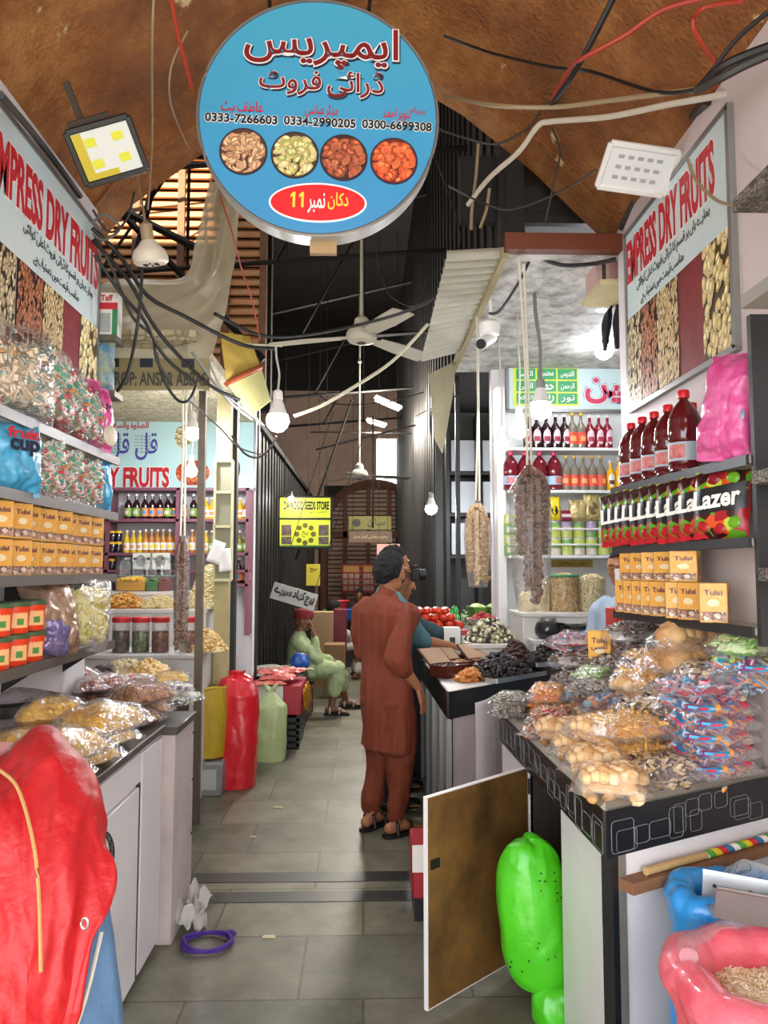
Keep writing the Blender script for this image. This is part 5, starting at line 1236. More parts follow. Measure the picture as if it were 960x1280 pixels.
# ---------------------------------------------------------------- shelves on the right wall
RX0, RX1 = 1.235, 1.13
for z, nm, zz in ((1.965, 'uppermost right shelf carrying red syrup bottles and a pink pouch', 0), (1.70, 'middle right shelf carrying dark juice pouches', 0), (1.415, 'lowest right shelf carrying yellow boxes', 0)):
    r = thing('shelf', nm, 'shelf', (1.3, 2.9, z))
    g = G(); g.slab([(RX0, 2.42, z - .022), (1.36, 2.42, z - .022), (1.36, 3.44, z - .022), (RX1, 3.44, z - .022)], (0, 0, .022)); g.build('board', M('shelf_white', '#bdb7ab'), r, world=True)
    g = G(); g.slab([(RX0, 2.415, z - .03), (RX1, 3.45, z - .03), (RX1, 3.45, z + .004), (RX0, 2.415, z + .004)], (-.01, 0, 0)); g.build('edge_strip', M('shelf_black', '#2a2a2a', .4), r, world=True)
o = G().box(1.24, 1.36, 2.385, 2.41, 1.36, 2.42).build('upright_panel', M('shelf_black', '#2a2a2a'), at=(1.3, 2.4, 1.36)); tag(o, 'tall black edged side panel at the near end of the right shelves', 'panel')
FRET = cells('carved_edge', ['#6d655a', '#8d8578', '#4a443c'], 60, (1, 1, 1), .6, '#2a2622', .6)
for i, (px, py, lab) in enumerate(((916, 258, 'uppermost grey shelf end at the right edge beside the banner'), (926, 378, 'second grey shelf end at the right edge beside the banner'), (939, 598, 'carved dark shelf end at the right edge beside the juice pouches'), (947, 718, 'lowest short shelf end at the right edge'))):
    q = wx(px, py, 1.12 if i < 2 else 1.2); y = min(q.y, 2.36)
    o = G().box(q.x, 1.37, 1.7, y, q.z - .02, q.z + .02).build('shelf', FRET if i != 1 else M('grey_shelf', '#9a958d', .5), at=(1.3, y, q.z)); tag(o, lab, 'shelf')
def rface(px, x): return x * 960 / (px - 455)
# syrup bottles
GLR = M('red_syrup', '#5a0d16', .12, coat=.6); GLRT = M('dark_syrup', '#2a0a10', .12, coat=.6)
LBL = M('label_blue_grey', '#a9b8c4', .45); LRF = M('label_fruit', '#b8283a', .45, var=.7, vs=60, col2='#e8c0b0')
def pet(mat, capm, lab=LBL, r_=.055, h=.29, fruit=True):
    r = thing('syrup_bottle', 'x', 'bottle')
    k = r_; prof_ = [(0, 0), (.85, 0), (1, .025), (1, .08), (.95, .1), (1, .12), (1, .36), (.95, .385), (1, .41), (1, .55), (.95, .58), (.98, .62), (.86, .72), (.55, .82), (.3, .87), (.26, .89), (.26, .93)]
    G().lathe([(a * k, b * h) for a, b in prof_] + [(0, .93 * h)], n=28).build('bottle', mat, r)
    G().lathe([(0, .905 * h), (.34 * k, .905 * h), (.36 * k, .92 * h), (.36 * k, .985 * h), (.3 * k, h), (0, h)], n=20).build('cap', capm, r)
    if lab:
        g = G(); g.grid(lambda u, v: V((1.012 * k * math.cos(2 * PI * u), 1.012 * k * math.sin(2 * PI * u), h * (.14 + .22 * v))), 28, 1, True); b = g.build('label', lab, r)
        if fruit:
            g = G(); g.grid(lambda u, v: V((1.03 * k * math.sin(-.55 + 1.1 * u), -1.03 * k * math.cos(-.55 + 1.1 * u), h * (.17 + .16 * v))), 8, 2); g.build('fruit_print', LRF, b)
    return r
RCAP = M('cap_red', '#d01c24', .35)
sb = Spawn(pet(GLR, RCAP))
for k, (y, x, s) in enumerate(((2.9, 1.235, 1.12), (3.03, 1.225, 1.02), (3.14, 1.21, 1.0), (3.25, 1.2, 1.0), (3.36, 1.19, .98), (2.99, 1.305, 1.02))):
    sb((x, y, 1.967), (0, 0, R(-55)), 'big dark red syrup bottle nearest on the uppermost right shelf' if k == 0 else 'red syrup bottle behind the biggest one against the right wall' if k == 5 else f'dark red syrup bottle, {ORD[k]} from the near end on the uppermost right shelf', s, None)
TR = 208
def put_r(o, y, x, z, h, t=TR, lean=6, roll=0): o.location = (x, y, z + h * .5); o.rotation_euler = stand(t, lean, roll)
o = pouch_obj('pink_pouch', 'large shiny pink pouch leaning at the near end of the uppermost right shelf', 'pouch', .19, .36, .09, PINKF, 17, M('pink_seal', '#e068a4'), n=22); put_r(o, 2.56, 1.27, 1.965, .37, 212, 9, -6)
for k in range(3): G().ball((-.03 + .03 * k, .165, .03), (.006, .009, .004), sub=1).build('hang_hole', NAVY, o)
for k, (x, y) in enumerate(((-.03, .0), (.03, .02), (.02, -.09), (-.04, -.1), (.06, -.05))): G().ball((x, y, .078 - .02 * abs(y) * 5), (.026, .03, .008), sub=2).build('candy_print', M('print_silver', '#a9b8c9', .4, var=.8, vs=30, col2='#3a3f6a'), o)
# juice pouches
def juice():
    r = thing('juice_pouch', 'x', 'pouch')
    m, n, l, p = newmat('juice_print'); co = coords(n, l); sx = n.new('ShaderNodeSeparateXYZ'); l.new(co, sx.inputs[0])
    nz = n.new('ShaderNodeTexNoise'); nz.inputs['Scale'].default_value = 26; nz.inputs['Detail'].default_value = 2; l.new(co, nz.inputs['Vector'])
    v = n.new('ShaderNodeTexVoronoi'); v.inputs['Scale'].default_value = 22; l.new(co, v.inputs['Vector'])
    spc = n.new('ShaderNodeSeparateColor'); l.new(v.outputs['Color'], spc.inputs[0])
    rp = ramp(n, ['#3a0f14', '#a8141e', '#d8501e', '#5a9a1e', '#b8c83a', '#c0242e'], 'CONSTANT'); l.new(spc.outputs[0], rp.inputs[0]); l.new(rp.outputs[0], p.inputs['Base Color']); p.inputs['Roughness'].default_value = .3
    w, h, t = .2, .235, .045
    g = G(); pouch(g, w, h, t, 3, 1, 16, .7); g.build('pouch', m, r)
    g = G(); g.grid(lambda u, v: V(((u - .5) * w * .97, -.025 + .09 * v + .03 * (u - .5), pil((u - .5) * 1.94, (-.025 + .09 * v + .03 * (u - .5)) / h * 2, w, h, t, 3, True, .7).z + .0018)), 10, 5); b = g.build('black_band', M('band_black', '#1c1c1e', .35), r)
    lettering(r, 'Lazer', (0, .022, t * 1.02), (1, .13, 0), (0, 1, 0), w * .82, .062, WHT, .03, .004)
    for k, (x, y) in enumerate(((-.05, -.075), (.01, -.08), (.06, -.06), (-.02, .09), (.05, .092))): G().ball((x, y, t * .82), (.024, .022, .006), sub=2).build('fruit_print', M(['apple_red', 'apple_red', 'leaf_green', 'cherry', 'leaf_green'][k], ['#a8121c', '#a8121c', '#6aa81e', '#7d0d18', '#6aa81e'][k], .3), r)
    return r
jp = Spawn(juice())
for k in range(11):
    t = k / 10; y = 2.62 + .78 * t ** .85; x = 1.245 - .085 * t
    jp((x, y, 1.702 + .118), stand(216 + 12 * t, 4, (k * 37 % 7 - 3) * .8), 'dark fruit juice pouch nearest on the middle right shelf, shown almost whole' if k == 0 else f'dark fruit juice pouch, {ORD[k]} from the near end of the middle right shelf')
# yellow boxes on the lowest right shelf
ybr = Spawn(ybox(.085, .06, .13))
ys = [2.66, 2.80, 2.90, 3.02, 3.10, 3.18, 3.26, 3.34]
for k, y in enumerate(ys): ybr((1.245 - .1 * (y - 2.42), y, 1.417), (0, 0, R(-48 + [16, -8, 14, -6, 4, 0, 5, 2][k])), f'yellow nut box, {ORD[k]} from the near end, lower row on the lowest right shelf', 1.05)
for k, y in enumerate([2.86, 2.98, 3.09, 3.19, 3.29]): ybr((1.25 - .1 * (y - 2.42), y, 1.417 + .138), (0, 0, R(-50 + [14, -4, 12, 0, 3][k])), f'yellow nut box, {ORD[k]} from the near end, upper row on the lowest right shelf', (1.15, 1.1, .88))
def jar_w(lab, loc):
    r = thing('white_jar', lab, 'jar', loc)
    G().lathe([(0, 0), (.036, 0), (.04, .006), (.04, .07), (.038, .075), (0, .075)], n=22).build('body', WPLAS, r); G().lathe([(0, .07), (.042, .07), (.042, .088), (.038, .092), (0, .092)], n=22).build('lid', WPLAS, r)
    g = G(); disc(g, 0, .04, .014, .012, -.042, -.039, 20); g.build('round_print', INK2, r)
jar_w('white plastic jar at the far end of the lowest right shelf', (1.165, 3.42, 1.417)); jar_w('white plastic jar stacked on top of the other white jar', (1.165, 3.42, 1.512))

# ---------------------------------------------------------------- goods heaped on the right counter
BISC = pieces('round_biscuits', ['#d8ae78', '#e4c290', '#c9985e', '#edd0a4'], .55)
CRSP = pieces('yellow_crisps', ['#e0a02a', '#edb848', '#d08a1e', '#f0c868'], .5)
COOK = pieces('black_white_cookies', ['#2a1a14', '#edd09a', '#d8b070', '#4a3020', '#f0dcb0', '#1e1210', '#e4c48a'], .55)
WRAP = pieces('blue_wrappers', ['#1f86b8', '#2a9ac9', '#e0702a', '#c02a4a', '#3aa8d8', '#e8923a', '#1a6a9a', '#d8502a', '#a8c4d4', '#8a2a5a'], .4)
WAFR = pieces('red_wafers', ['#c93a3a', '#e0c8a0', '#b8282a', '#d86a5a', '#8a9a3a', '#e8d8b8'], .5)
ORNG = pieces('orange_chips', ['#e08a1e', '#eda03a', '#d0741a', '#f0b85a'], .5)
SEED = pieces('grey_seeds', ['#8d8a7d', '#c9c4b4', '#5a564d', '#e0dccc', '#a8a08d'], .5)
BLUB = pieces('blue_brown_sweets', ['#3a7aa0', '#b87a4a', '#7d4a3a', '#8ab0c9', '#d8a07a', '#2a5a8a'], .3, .4)
BUNS = pieces('buns', ['#c9985e', '#d8ae78', '#b8864a'], .5)
GRES = pieces('green_sweets', ['#7ab83a', '#a8d86a', '#d8e8b8', '#5a9a2a', '#c9e09a'], .35)
BROW = pieces('brown_wraps', ['#5a3a2a', '#a8a09a', '#7d5a42', '#d0c9c0', '#3f2a20', '#8a7a70'], .25, .5)
SILV = pieces('silver_wraps', ['#c9ccd0', '#e4e6e8', '#8d9298', '#c9405a', '#3a86b8', '#dfe2e4'], .25, .5)
PINS = pieces('pink_wraps', ['#d88a9a', '#b8c9d8', '#c9405a', '#e8dce0', '#3a9ac9', '#d8a8b4'], .25, .5)
K = {}
def kind(n, *a, **k): K[n] = Spawn(bag(n, 'x', 'bag', *a, **k))
kind('biscuit_bag', 'ball', BISC, .18, .22, .09, 41, .021, 95)
kind('crisp_bag', 'stick', CRSP, .24, .2, .085, 42, .022, 330)
kind('cookie_bag', 'disc', COOK, .24, .21, .09, 43, .016, 190)
kind('wrapper_bag', 'wrap', WRAP, .26, .22, .055, 44, .042, 64)
kind('wafer_bag', 'wrap', WAFR, .24, .17, .055, 45, .016, 170)
kind('chip_bag', 'slice', ORNG, .2, .16, .085, 46, .02, 170)
kind('seed_bag', 'nut', SEED, .2, .16, .055, 47, .008, 320)
kind('sweet_bag', 'ball', BLUB, .2, .17, .075, 48, .018, 100)
kind('bun_bag', 'ball', BUNS, .3, .2, .13, 49, .052, 40)
kind('green_sweet_bag', 'wrap', GRES, .24, .18, .09, 50, .018, 120)
kind('toffee_bag', 'wrap', BROW, .24, .2, .1, 51, .026, 130)
kind('candy_sack', 'wrap', SILV, .3, .24, .1, 52, .028, 140)
kind('pink_candy_bag', 'wrap', PINS, .26, .2, .065, 53, .026, 120)
# cartons that prop the heap up along the wall
for lab, bx in (('brown carton under the middle row of sweet bags', (.99, 1.12, 2.72, 3.15, .93, 1.03)), ('brown carton under the back row of sweet bags by the wall', (1.13, 1.34, 2.74, 3.7, .93, 1.12))):
    o = G().box(*bx, bev=.004).build('carton', M('brown_carton', '#9a7650', .8, var=.2), at=(bx[0], bx[2], .93)); tag(o, lab, 'carton')
def on(k, px, py, z, rz, lab, s=1.0, tilt=(0, 0)):
    sp = K[k]; zc = z + .045
    p = wz(px, py, zc); p.z = z
    sp(p, (R(tilt[0]), R(tilt[1]), R(rz)), lab, s)
D = .93
def at_(k, px, py, Y, rz, lab, s=1.0, tilt=(0, 0)):
    p = wy(px, py, Y); K[k]((p.x, p.y, p.z - .045), (R(tilt[0]), R(tilt[1]), R(rz)), lab, s)
def xyz(k, x, y, z, rz, lab, s=1.0, tilt=(0, 0)): K[k]((x, y, z), (R(tilt[0]), R(tilt[1]), R(rz)), lab, s)
on('seed_bag', 640, 882, D, 60, 'lower flat bag of grey seeds at the far left corner of the right counter')
on('seed_bag', 640, 868, D + .05, 70, 'upper flat bag of grey seeds at the far left corner of the right counter')
on('seed_bag', 668, 872, D, 40, 'flat bag of grey seeds half under the orange chips')
on('chip_bag', 673, 880, D, 80, 'lower bag of orange chips beside the grey seeds', .9)
xyz('chip_bag', .83, 3.45, D + .07, 60, 'plump bag of bright orange chips on top at the far left', 1.1)
on('biscuit_bag', 712, 876, D, 30, 'bag of round biscuits behind the red wafers')
on('wafer_bag', 683, 905, D, 62, 'lower bag of red wafers at the left edge of the right counter')
on('wafer_bag', 690, 888, D + .05, 66, 'upper bag of red wafers at the left edge of the right counter')
on('biscuit_bag', 703, 914, D, 60, 'bag of round biscuits next to the red wafers at the counter edge')
on('biscuit_bag', 724, 897, D, 40, 'bag of round biscuits just behind the edge row', .95)
on('biscuit_bag', 728, 932, D, 64, 'second clear bag of round biscuits along the counter edge')
xyz('biscuit_bag', .8, 2.66, D + .07, 50, 'bag of round biscuits lying on top of the edge row', .95, (10, 0))
on('biscuit_bag', 748, 952, D, 66, 'third clear bag of round biscuits along the counter edge')
on('biscuit_bag', 766, 976, D, 70, 'bag of round biscuits nearest the front corner of the right counter', .98)
xyz('cookie_bag', .93, 2.45, D, 24, 'bag of black and cream cookies at the front edge near the corner', .95)
xyz('crisp_bag', .9, 2.62, D + .02, 24, 'lower bag of yellow crisps beside the biscuits')
xyz('crisp_bag', .89, 2.6, D + .1, 20, 'upper bag of yellow crisps beside the biscuits', 1.05)
for i in range(5): xyz('wrapper_bag', 1.13 + .012 * (i % 2), 2.55 + .01 * (i % 3), D + .047 * i, (26, 34, 22, 30, 20)[i], f'flat bag of blue and orange wrapped cakes, {ORD[i]} from the bottom of the front stack')
xyz('pink_candy_bag', 1.1, 2.58, D + .24, 20, 'bag of pink and white wrapped sweets on top of the blue cake stack', 1.0)
for i, s in enumerate((1.0, 1.05, 1.1, 1.0)): xyz('cookie_bag', 1.235 - .01 * i, 2.66, D + .088 * i, 60 + 8 * i, ['lowest bag', 'second lowest bag', 'third lowest bag', 'topmost bag'][i] + ' of black and cream cookies in the stack at the right edge', s)
at_('sweet_bag', 764, 880, 2.98, 40, 'bag of blue and brown sweets behind the yellow crisps')
xyz('sweet_bag', .95, 2.98, D, 30, 'lower bag of blue and brown sweets behind the biscuits')
at_('biscuit_bag', 803, 866, 2.95, 20, 'flat bag of pale biscuits in the middle of the heap', 1.1)
at_('cookie_bag', 838, 880, 2.72, 30, 'bag of cookies in the middle of the heap below the candy sacks', .95)
at_('cookie_bag', 806, 888, 2.72, 10, 'bag of cookies between the crisps and the blue cake stack', .9)
at_('seed_bag', 752, 856, 3.2, 20, 'silvery flat bag in the middle behind the orange chips', 1.25)
at_('seed_bag', 728, 862, 3.45, 10, 'silvery flat bag lying lower beside the orange chips', 1.1)
at_('crisp_bag', 816, 848, 3.0, 20, 'big bag of yellow crisps in the back row, lower one', 1.1)
at_('crisp_bag', 828, 829, 3.02, 24, 'big bag of yellow crisps in the back row, upper one', 1.15)
at_('candy_sack', 878, 856, 2.82, 34, 'sack of silver and blue candy in the back row left of its twin', .95)
at_('candy_sack', 926, 842, 2.6, 40, 'sack of silver and blue candy in the back row near the right edge', .95)
for i in range(3): xyz(('toffee_bag', 'sweet_bag', 'green_sweet_bag')[i], .985, 3.3, D + .09 * i, 30 + 9 * i, ('lower bag of brown toffees below the yellow Urdu box', 'middle bag of blue sweets below the yellow Urdu box', 'upper bag of green sweets below the yellow Urdu box')[i], (1.0, 1.15, .85)[i])
at_('toffee_bag', 764, 834, 3.4, 40, 'bag of brown toffees just right of the green sweets', .9)
at_('toffee_bag', 806, 818, 3.38, 16, 'bag of dark brown wrapped toffees under the silver one', 1.0)
at_('toffee_bag', 792, 797, 3.45, 20, 'shiny bag of silver brown toffees on top of the back heap', 1.1)
at_('toffee_bag', 836, 815, 3.15, 60, 'bag of brown toffees next to the bread buns', .95)
xyz('bun_bag', 1.24, 2.93, 1.16, 26, 'lower clear bag of brown buns under the lowest right shelf', .9)
xyz('bun_bag', 1.23, 2.95, 1.265, 22, 'upper clear bag of brown buns under the lowest right shelf', .85)
at_('green_sweet_bag', 930, 808, 2.58, 40, 'bag of bright green sweets near the right edge', 1.0)
at_('wrapper_bag', 938, 828, 2.55, 30, 'bag of bright blue wrapped cakes below the green sweets', .9)
for i in range(3): xyz('toffee_bag', 1.0, 3.58, D + .1 * i, 12 * i, f"bag of brown toffees, {['lowest', 'middle', 'topmost'][i]} of the stack under the long pink sweet bag")
# upright yellow box with Urdu on the heap, red box and pink packet beside it
q = wy(750, 812, 3.5)
bx = ybox(.1, .06, .17, False); bx.location = (q.x, q.y, q.z - .085); bx.rotation_euler = (0, 0, R(-22)); bx['label'] = 'upright orange yellow box with Urdu word on the sweet heap'
lettering(bx, 'تلسی', bx.location + V((-.012, -.03, .1)), (math.cos(R(-22)), math.sin(R(-22)), 0), (0, 0, 1), .07, .03, BRT, .02, .004, 'lettering', True)
o = G().box(q.x - .05, q.x + .06, q.y - .03, q.y + .1, D, q.z - .087, bev=.004).build('carton', MC['brown_carton'], at=(q.x, q.y, D)); tag(o, 'brown carton hidden under the upright yellow box', 'carton')
q = wx(787, 768, 1.32)
o = G().box(1.17, 1.34, 3.58, 3.72, 1.121, 1.42, bev=.004).build('red_box', M('red_carton', '#b8321e', .5), at=(1.25, 3.65, 1.121)); tag(o, 'red orange carton behind the toffee bags at the far end of the heap', 'carton')
# ================================================================ LEFT SHOP
CWHT = M('shop_white', '#d2cfc6', .5, var=.2)
def bx3(name, lab, cat, x0, x1, y0, y1, z0, z1, mat, top=None):
    r = thing(name, lab, cat, ((x0 + x1) / 2, y0, z0))
    G().box(x0, x1, y0, y1, z0, z1 - .03, bev=.004).build('body', mat, r, world=True)
    G().box(x0 - .01, x1 + .01, y0 - .01, y1 + .01, z1 - .03, z1, bev=.004).build('top', top or mat, r, world=True)
    return r
bx3('counter', 'dark brown counter of the left shop behind the iron post', 'counter', -2.3, -1.1, 4.3, 4.95, 0, .95, M('dark_brown_panel', '#3a2a1e', .5), M('counter_steel', '#9a968d', .4))
bx3('counter', 'white stepped counter of the left shop carrying the red lidded jars', 'counter', -2.5, -1.14, 5.35, 6.3, 0, 1.02, CWHT)
bx3('display_step', 'white step of the left shop carrying the snack heaps', 'display step', -2.5, -1.2, 5.92, 6.4, 1.021, 1.30, CWHT)
bx3('display_step', 'taller white step of the left shop carrying the clear bins', 'display step', -2.5, -1.25, 6.41, 6.75, 1.02, 1.42, CWHT)
PLUM = M('plum_shelf', '#7d4a5a', .5)
r = thing('bottle_rack', 'plum painted bottle rack on the back wall of the left shop', 'shelf', (-1.75, 6.95, 1.4))
for z in (1.60, 1.75, 2.05, 2.33): G().box(-2.6, -1.03, 6.86, 7.11, z - .025, z).build('shelf_board', PLUM, r, world=True)
for x in (-2.28, -1.66, -1.04): G().box(x - .015, x + .015, 6.86, 7.11, 1.02, 2.33).build('upright', PLUM, r, world=True)
def bottle(mat, cap, label, h=.22, rr=.034, neck=.36, lab2=None, oval=False):
    r = thing('bottle', 'x', 'bottle')
    pr = [(0, 0), (.95, 0), (1, .02), (1, .55), (.9, .62), (neck * 1.05, .76), (neck, .8), (neck, .93), (0, .93)]
    G().lathe([(a * rr, b * h) for a, b in pr], n=18).build('bottle', mat, r)
    G().lathe([(0, .92 * h), (neck * rr * 1.25, .92 * h), (neck * rr * 1.25, h), (0, h)], n=14).build('cap', cap, r)
    if oval:
        g = G(); g.grid(lambda u, v: V((1.03 * rr * math.sin((-.8 + 1.6 * u) * math.sqrt(max(.02, 1 - (2 * v - 1) ** 2))), -1.03 * rr * math.cos((-.8 + 1.6 * u) * math.sqrt(max(.02, 1 - (2 * v - 1) ** 2))), h * (.12 + .44 * v))), 8, 8); b = g.build('label', label, r)
    else:
        g = G(); g.grid(lambda u, v: V((1.02 * rr * math.cos(2 * PI * u), 1.02 * rr * math.sin(2 * PI * u), h * (.12 + .32 * v))), 18, 1, True); b = g.build('label', label, r)
    if lab2:
        g = G(); g.grid(lambda u, v: V((1.06 * rr * math.sin(-.6 + 1.2 * u), -1.06 * rr * math.cos(-.6 + 1.2 * u), h * (.2 + .14 * v))), 6, 1); g.build('label_print', lab2, b)
    return r
DKS = M('dark_glass', '#2a0e12', .12, coat=.5); YLG = M('yellow_squash', '#d8b02a', .15, coat=.5); AMB = M('amber_squash', '#b8742a', .15, coat=.5); OLV = M('olive_glass', '#6d6a2a', .15, coat=.5)
LGN = M('label_green', '#8ab04a', .5); LOR = M('label_orange', '#e8935a', .5); LWH = M('label_white', '#e4e0d4', .5); LBLU = M('label_blue', '#5a8ac0', .5)
CWH = M('cap_white', '#e4e2dc', .4); CYE = M('cap_yellow', '#e8b41e', .4)
bA, bB, bC, bD, bE = (Spawn(bottle(DKS, CWH, LGN, .23, lab2=LWH)), Spawn(bottle(DKS, CWH, LOR, .23, lab2=LBLU)), Spawn(bottle(YLG, CWH, LWH, .2, .03, lab2=LOR)), Spawn(bottle(AMB, CWH, LWH, .21, .03, lab2=YEL)), Spawn(bottle(OLV, CWH, LGN, .2, .03, lab2=LWH)))
def rowb(sps, pxs, Y, z, fmt):
    for i, px in enumerate(pxs):
        sp = sps[i] if isinstance(sps, list) else sps
        sp(((px - 455) / 960 * Y * .997, Y, z), (0, 0, R((i * 37) % 30 - 15)), fmt.format(ORD[i]))
rowb([bA, bA, bB, bB, bB, bA, bB, bB], [161, 171, 181.5, 190.5, 200, 210, 219.5, 229], 6.97, 2.051, 'dark squash bottle, {} from the left on the top rack of the left shop')
rowb([bA, bC, bC, bC, bD], [242, 258, 265, 300, 308], 6.97, 2.051, 'squash bottle beyond the iron post, {} from the left on the top rack')
rowb([bC, bC, bC, bD, bD, bD, bD, bD, bD], [160, 168, 176, 183, 190.5, 198, 205, 213, 221], 6.97, 1.751, 'yellow squash bottle, {} from the left on the middle rack of the left shop')
rowb([bD, bC, bE, bE, bE], [241, 258, 265, 300, 308], 6.97, 1.751, 'squash bottle beyond the iron post, {} from the left on the middle rack')
o = G().box(-1.14, -1.03, 6.86, 7.11, 1.45, 1.475).build('small_shelf', PLUM, at=(-1.08, 7, 1.46)); tag(o, 'short plum shelf beyond the cream upright of the left shop', 'shelf')
rowb([bB, bB], [299.5, 309], 6.97, 1.477, 'dark pale labelled bottle beyond the cream upright, {} from left of the lowest rack')
jarK = thing('small_jar', 'x', 'jar'); G().lathe([(0, 0), (.03, 0), (.032, .01), (.032, .07), (.027, .078), (0, .078)], n=16).build('body', M('black_jam', '#17100e', .15, coat=.4), jarK); G().lathe([(0, .075), (.031, .075), (.031, .095), (0, .095)], n=16).build('lid', CYE, jarK)
jk = Spawn(jarK)
for row, (z, n_) in enumerate(((1.751, 4), (1.85, 4), (1.602, 3))):
    for i in range(n_): jk(((130 + i * 7.2 - 455) / 960 * 6.95, 6.93, z), 0, f"black jam jar with yellow lid, {ORD[i]} from left in the {['middle', 'top', 'bottom'][row]} jam row")
# printed boxes, clear bins
for i, (px, lab) in enumerate(((179, 'white box with round picture, left one of the pair below the left shop bottles'), (203, 'white box with round picture, right one of the pair below the left shop bottles'))):
    q = V(((px - 455) / 960 * 6.8, 6.8, 1.602))
    r = thing('printed_box', lab, 'box', q); G().box(-.075, .075, 0, .05, 0, .145, bev=.003).build('box', M('box_ivory', '#d8d8c4', .5), r)
    g = G(); disc(g, 0, .075, .045, .05, -.004, .001, 28); g.build('round_picture', M('print_dark_grey', '#5a564f', .5, var=.7, vs=30, col2='#c9c4b4'), r)
def bin_(px, w, mat, kind_, s, lab, Y=6.5, z=1.422, h=.13, n=60):
    r = thing('clear_bin', lab, 'bin', ((px - 455) / 960 * Y, Y, z))
    g = G(); g.box(-w / 2, w / 2, -.1, .1, 0, h, bev=.006); g.build('bin', film('bin_film', '#e8ecee', .06, .1, 10, .3), r)
    o = heap(lambda u, v: V(((u - .5) * w * .9, (v - .5) * .17, h * .62 + .02 * math.sin(PI * u))), n, kind_, s, 3)
    o.box(-w * .45, w * .45, -.088, .088, .006, h * .6); o.build('contents', mat, r)['kind'] = 'stuff'
bin_(171, .25, pieces('yellow_balls', ['#e8b81e', '#f0cc3a', '#d8a010'], .5), 'ball', .022, 'clear bin of bright yellow sweets in the left shop')
bin_(197, .1, pieces('green_mix', ['#3a7a2a', '#5a9a3a', '#2a5a1e'], .5), 'grain', .012, 'narrow clear bin of green seeds in the left shop')
bin_(211, .09, pieces('red_mix', ['#7d2a1e', '#a83a2a', '#5a1a14'], .5), 'grain', .012, 'narrow clear bin of red berries in the left shop')
for i, px in enumerate((160, 176, 192, 210)):
    r = thing('empty_jar', f'clear square jar, {ORD[i]} from the left above the bins of the left shop', 'jar', ((px - 455) / 960 * 6.62, 6.62, 1.422 if False else 1.553))
    G().box(-.045, .045, -.045, .045, 0, .0, bev=0) if False else None
    g = G(); g.lathe([(0, 0), (.045, 0), (.047, .01), (.047, .1), (.035, .115), (.035, .13), (0, .13)], n=18); g.build('glass', film('bin_film'), r)
    G().lathe([(0, .128), (.04, .128), (.04, .15), (0, .15)], n=18).build('lid', GREYM, r)
o = G().box(-2.1, -1.6, 6.52, 6.72, 1.545, 1.552).build('glass_shelf', M('glass_board', '#b9c4c0', .2), at=(-1.9, 6.6, 1.55)); tag(o, 'thin glass shelf above the yellow sweets bin', 'shelf')
# heaps
def heap_thing(name, lab, cat, c, rx, ry, h, mat, kind_, s, n, seed, tray=None, sq=False):
    r = thing(name, lab, cat, c)
    if tray:
        g = G(); t = .012
        g.box(-rx * 1.08, rx * 1.08, -ry * 1.08, ry * 1.08, 0, .006)
        for sx_ in (-1, 1):
            g.box(sx_ * rx * 1.08 - t / 2, sx_ * rx * 1.08 + t / 2, -ry * 1.08, ry * 1.08, 0, .028); g.box(-rx * 1.08, rx * 1.08, sx_ * ry * 1.08 - t / 2, sx_ * ry * 1.08 + t / 2, 0, .028)
        g.build('tray', tray, r)
    o = heap(mound(0, 0, .02 if tray else .004, rx, ry, h, seed), n, kind_, s, seed).build('heap', mat, r); o['kind'] = 'stuff'
    return r
PEAN = pieces('peanuts', ['#d8b878', '#c9a45e', '#e4cc98', '#b8924e'], .6)
PALE = pieces('pale_nuts', ['#d8c48a', '#e4d8a8', '#c9b070', '#efe4c0'], .6)
q = lambda px, Y, z: V(((px - 455) / 960 * Y, Y, z))
heap_thing('snack_heap', 'heap of orange chips on the white step of the left shop', 'heap', q(160, 6.15, 1.302), .2, .18, .1, pieces('orange_flakes', ['#c98a2a', '#e0a84a', '#b8742a', '#d8b068'], .5), 'slice', .02, 260, 3)
heap_thing('snack_heap', 'heap of pale yellow sticks beside the orange chips in the left shop', 'heap', q(203, 6.12, 1.302), .16, .16, .08, PALE, 'stick', .024, 240, 4)
heap_thing('nut_heap', 'tall heap of pale nuts right of the hanging bundle in the left shop', 'heap', q(262, 6.1, 1.302), .15, .18, .32, PALE, 'nut', .013, 600, 5)
heap_thing('nut_heap', 'heap of light brown nuts spilling below the tall pale heap', 'heap', q(258, 5.6, 1.022), .16, .16, .14, PEAN, 'nut', .016, 300, 6)
heap_thing('peanut_heap', 'heap of peanuts on the dark brown counter of the left shop', 'heap', q(193, 4.55, .952), .14, .18, .11, PEAN, 'nut2', .0145, 300, 7)
heap_thing('berry_heap', 'heap of black dried berries at the left of the peanuts', 'heap', q(134, 4.6, .952), .1, .14, .07, pieces('black_berries', ['#1e1614', '#33241e', '#2a1a18', '#150f0e'], .4), 'ball', .012, 240, 8)
o = K['seed_bag']; kb = bag('nut_bag', 'clear bag of pale nuts between the black berries and the peanuts', 'bag', 'nut', PALE, .2, .22, .12, 61, .013, 200); kb.location = q(163, 4.62, .952); kb.rotation_euler = (0, 0, .6)
kb = bag('snack_bag', 'long narrow packet tied with red lying in front of the peanut heap', 'bag', None, REDB, .3, .13, .06, 62, grain=True); kb.location = q(172, 4.38, .952); kb.rotation_euler = (0, 0, .1); G().box(-.006, .006, -.066, .066, .0, .066, bev=.002).build('red_tie', RED, kb)
lb(q(220, 4.45, .952), .3, 'pale lentil bag at the right end of the dark brown counter', .75)
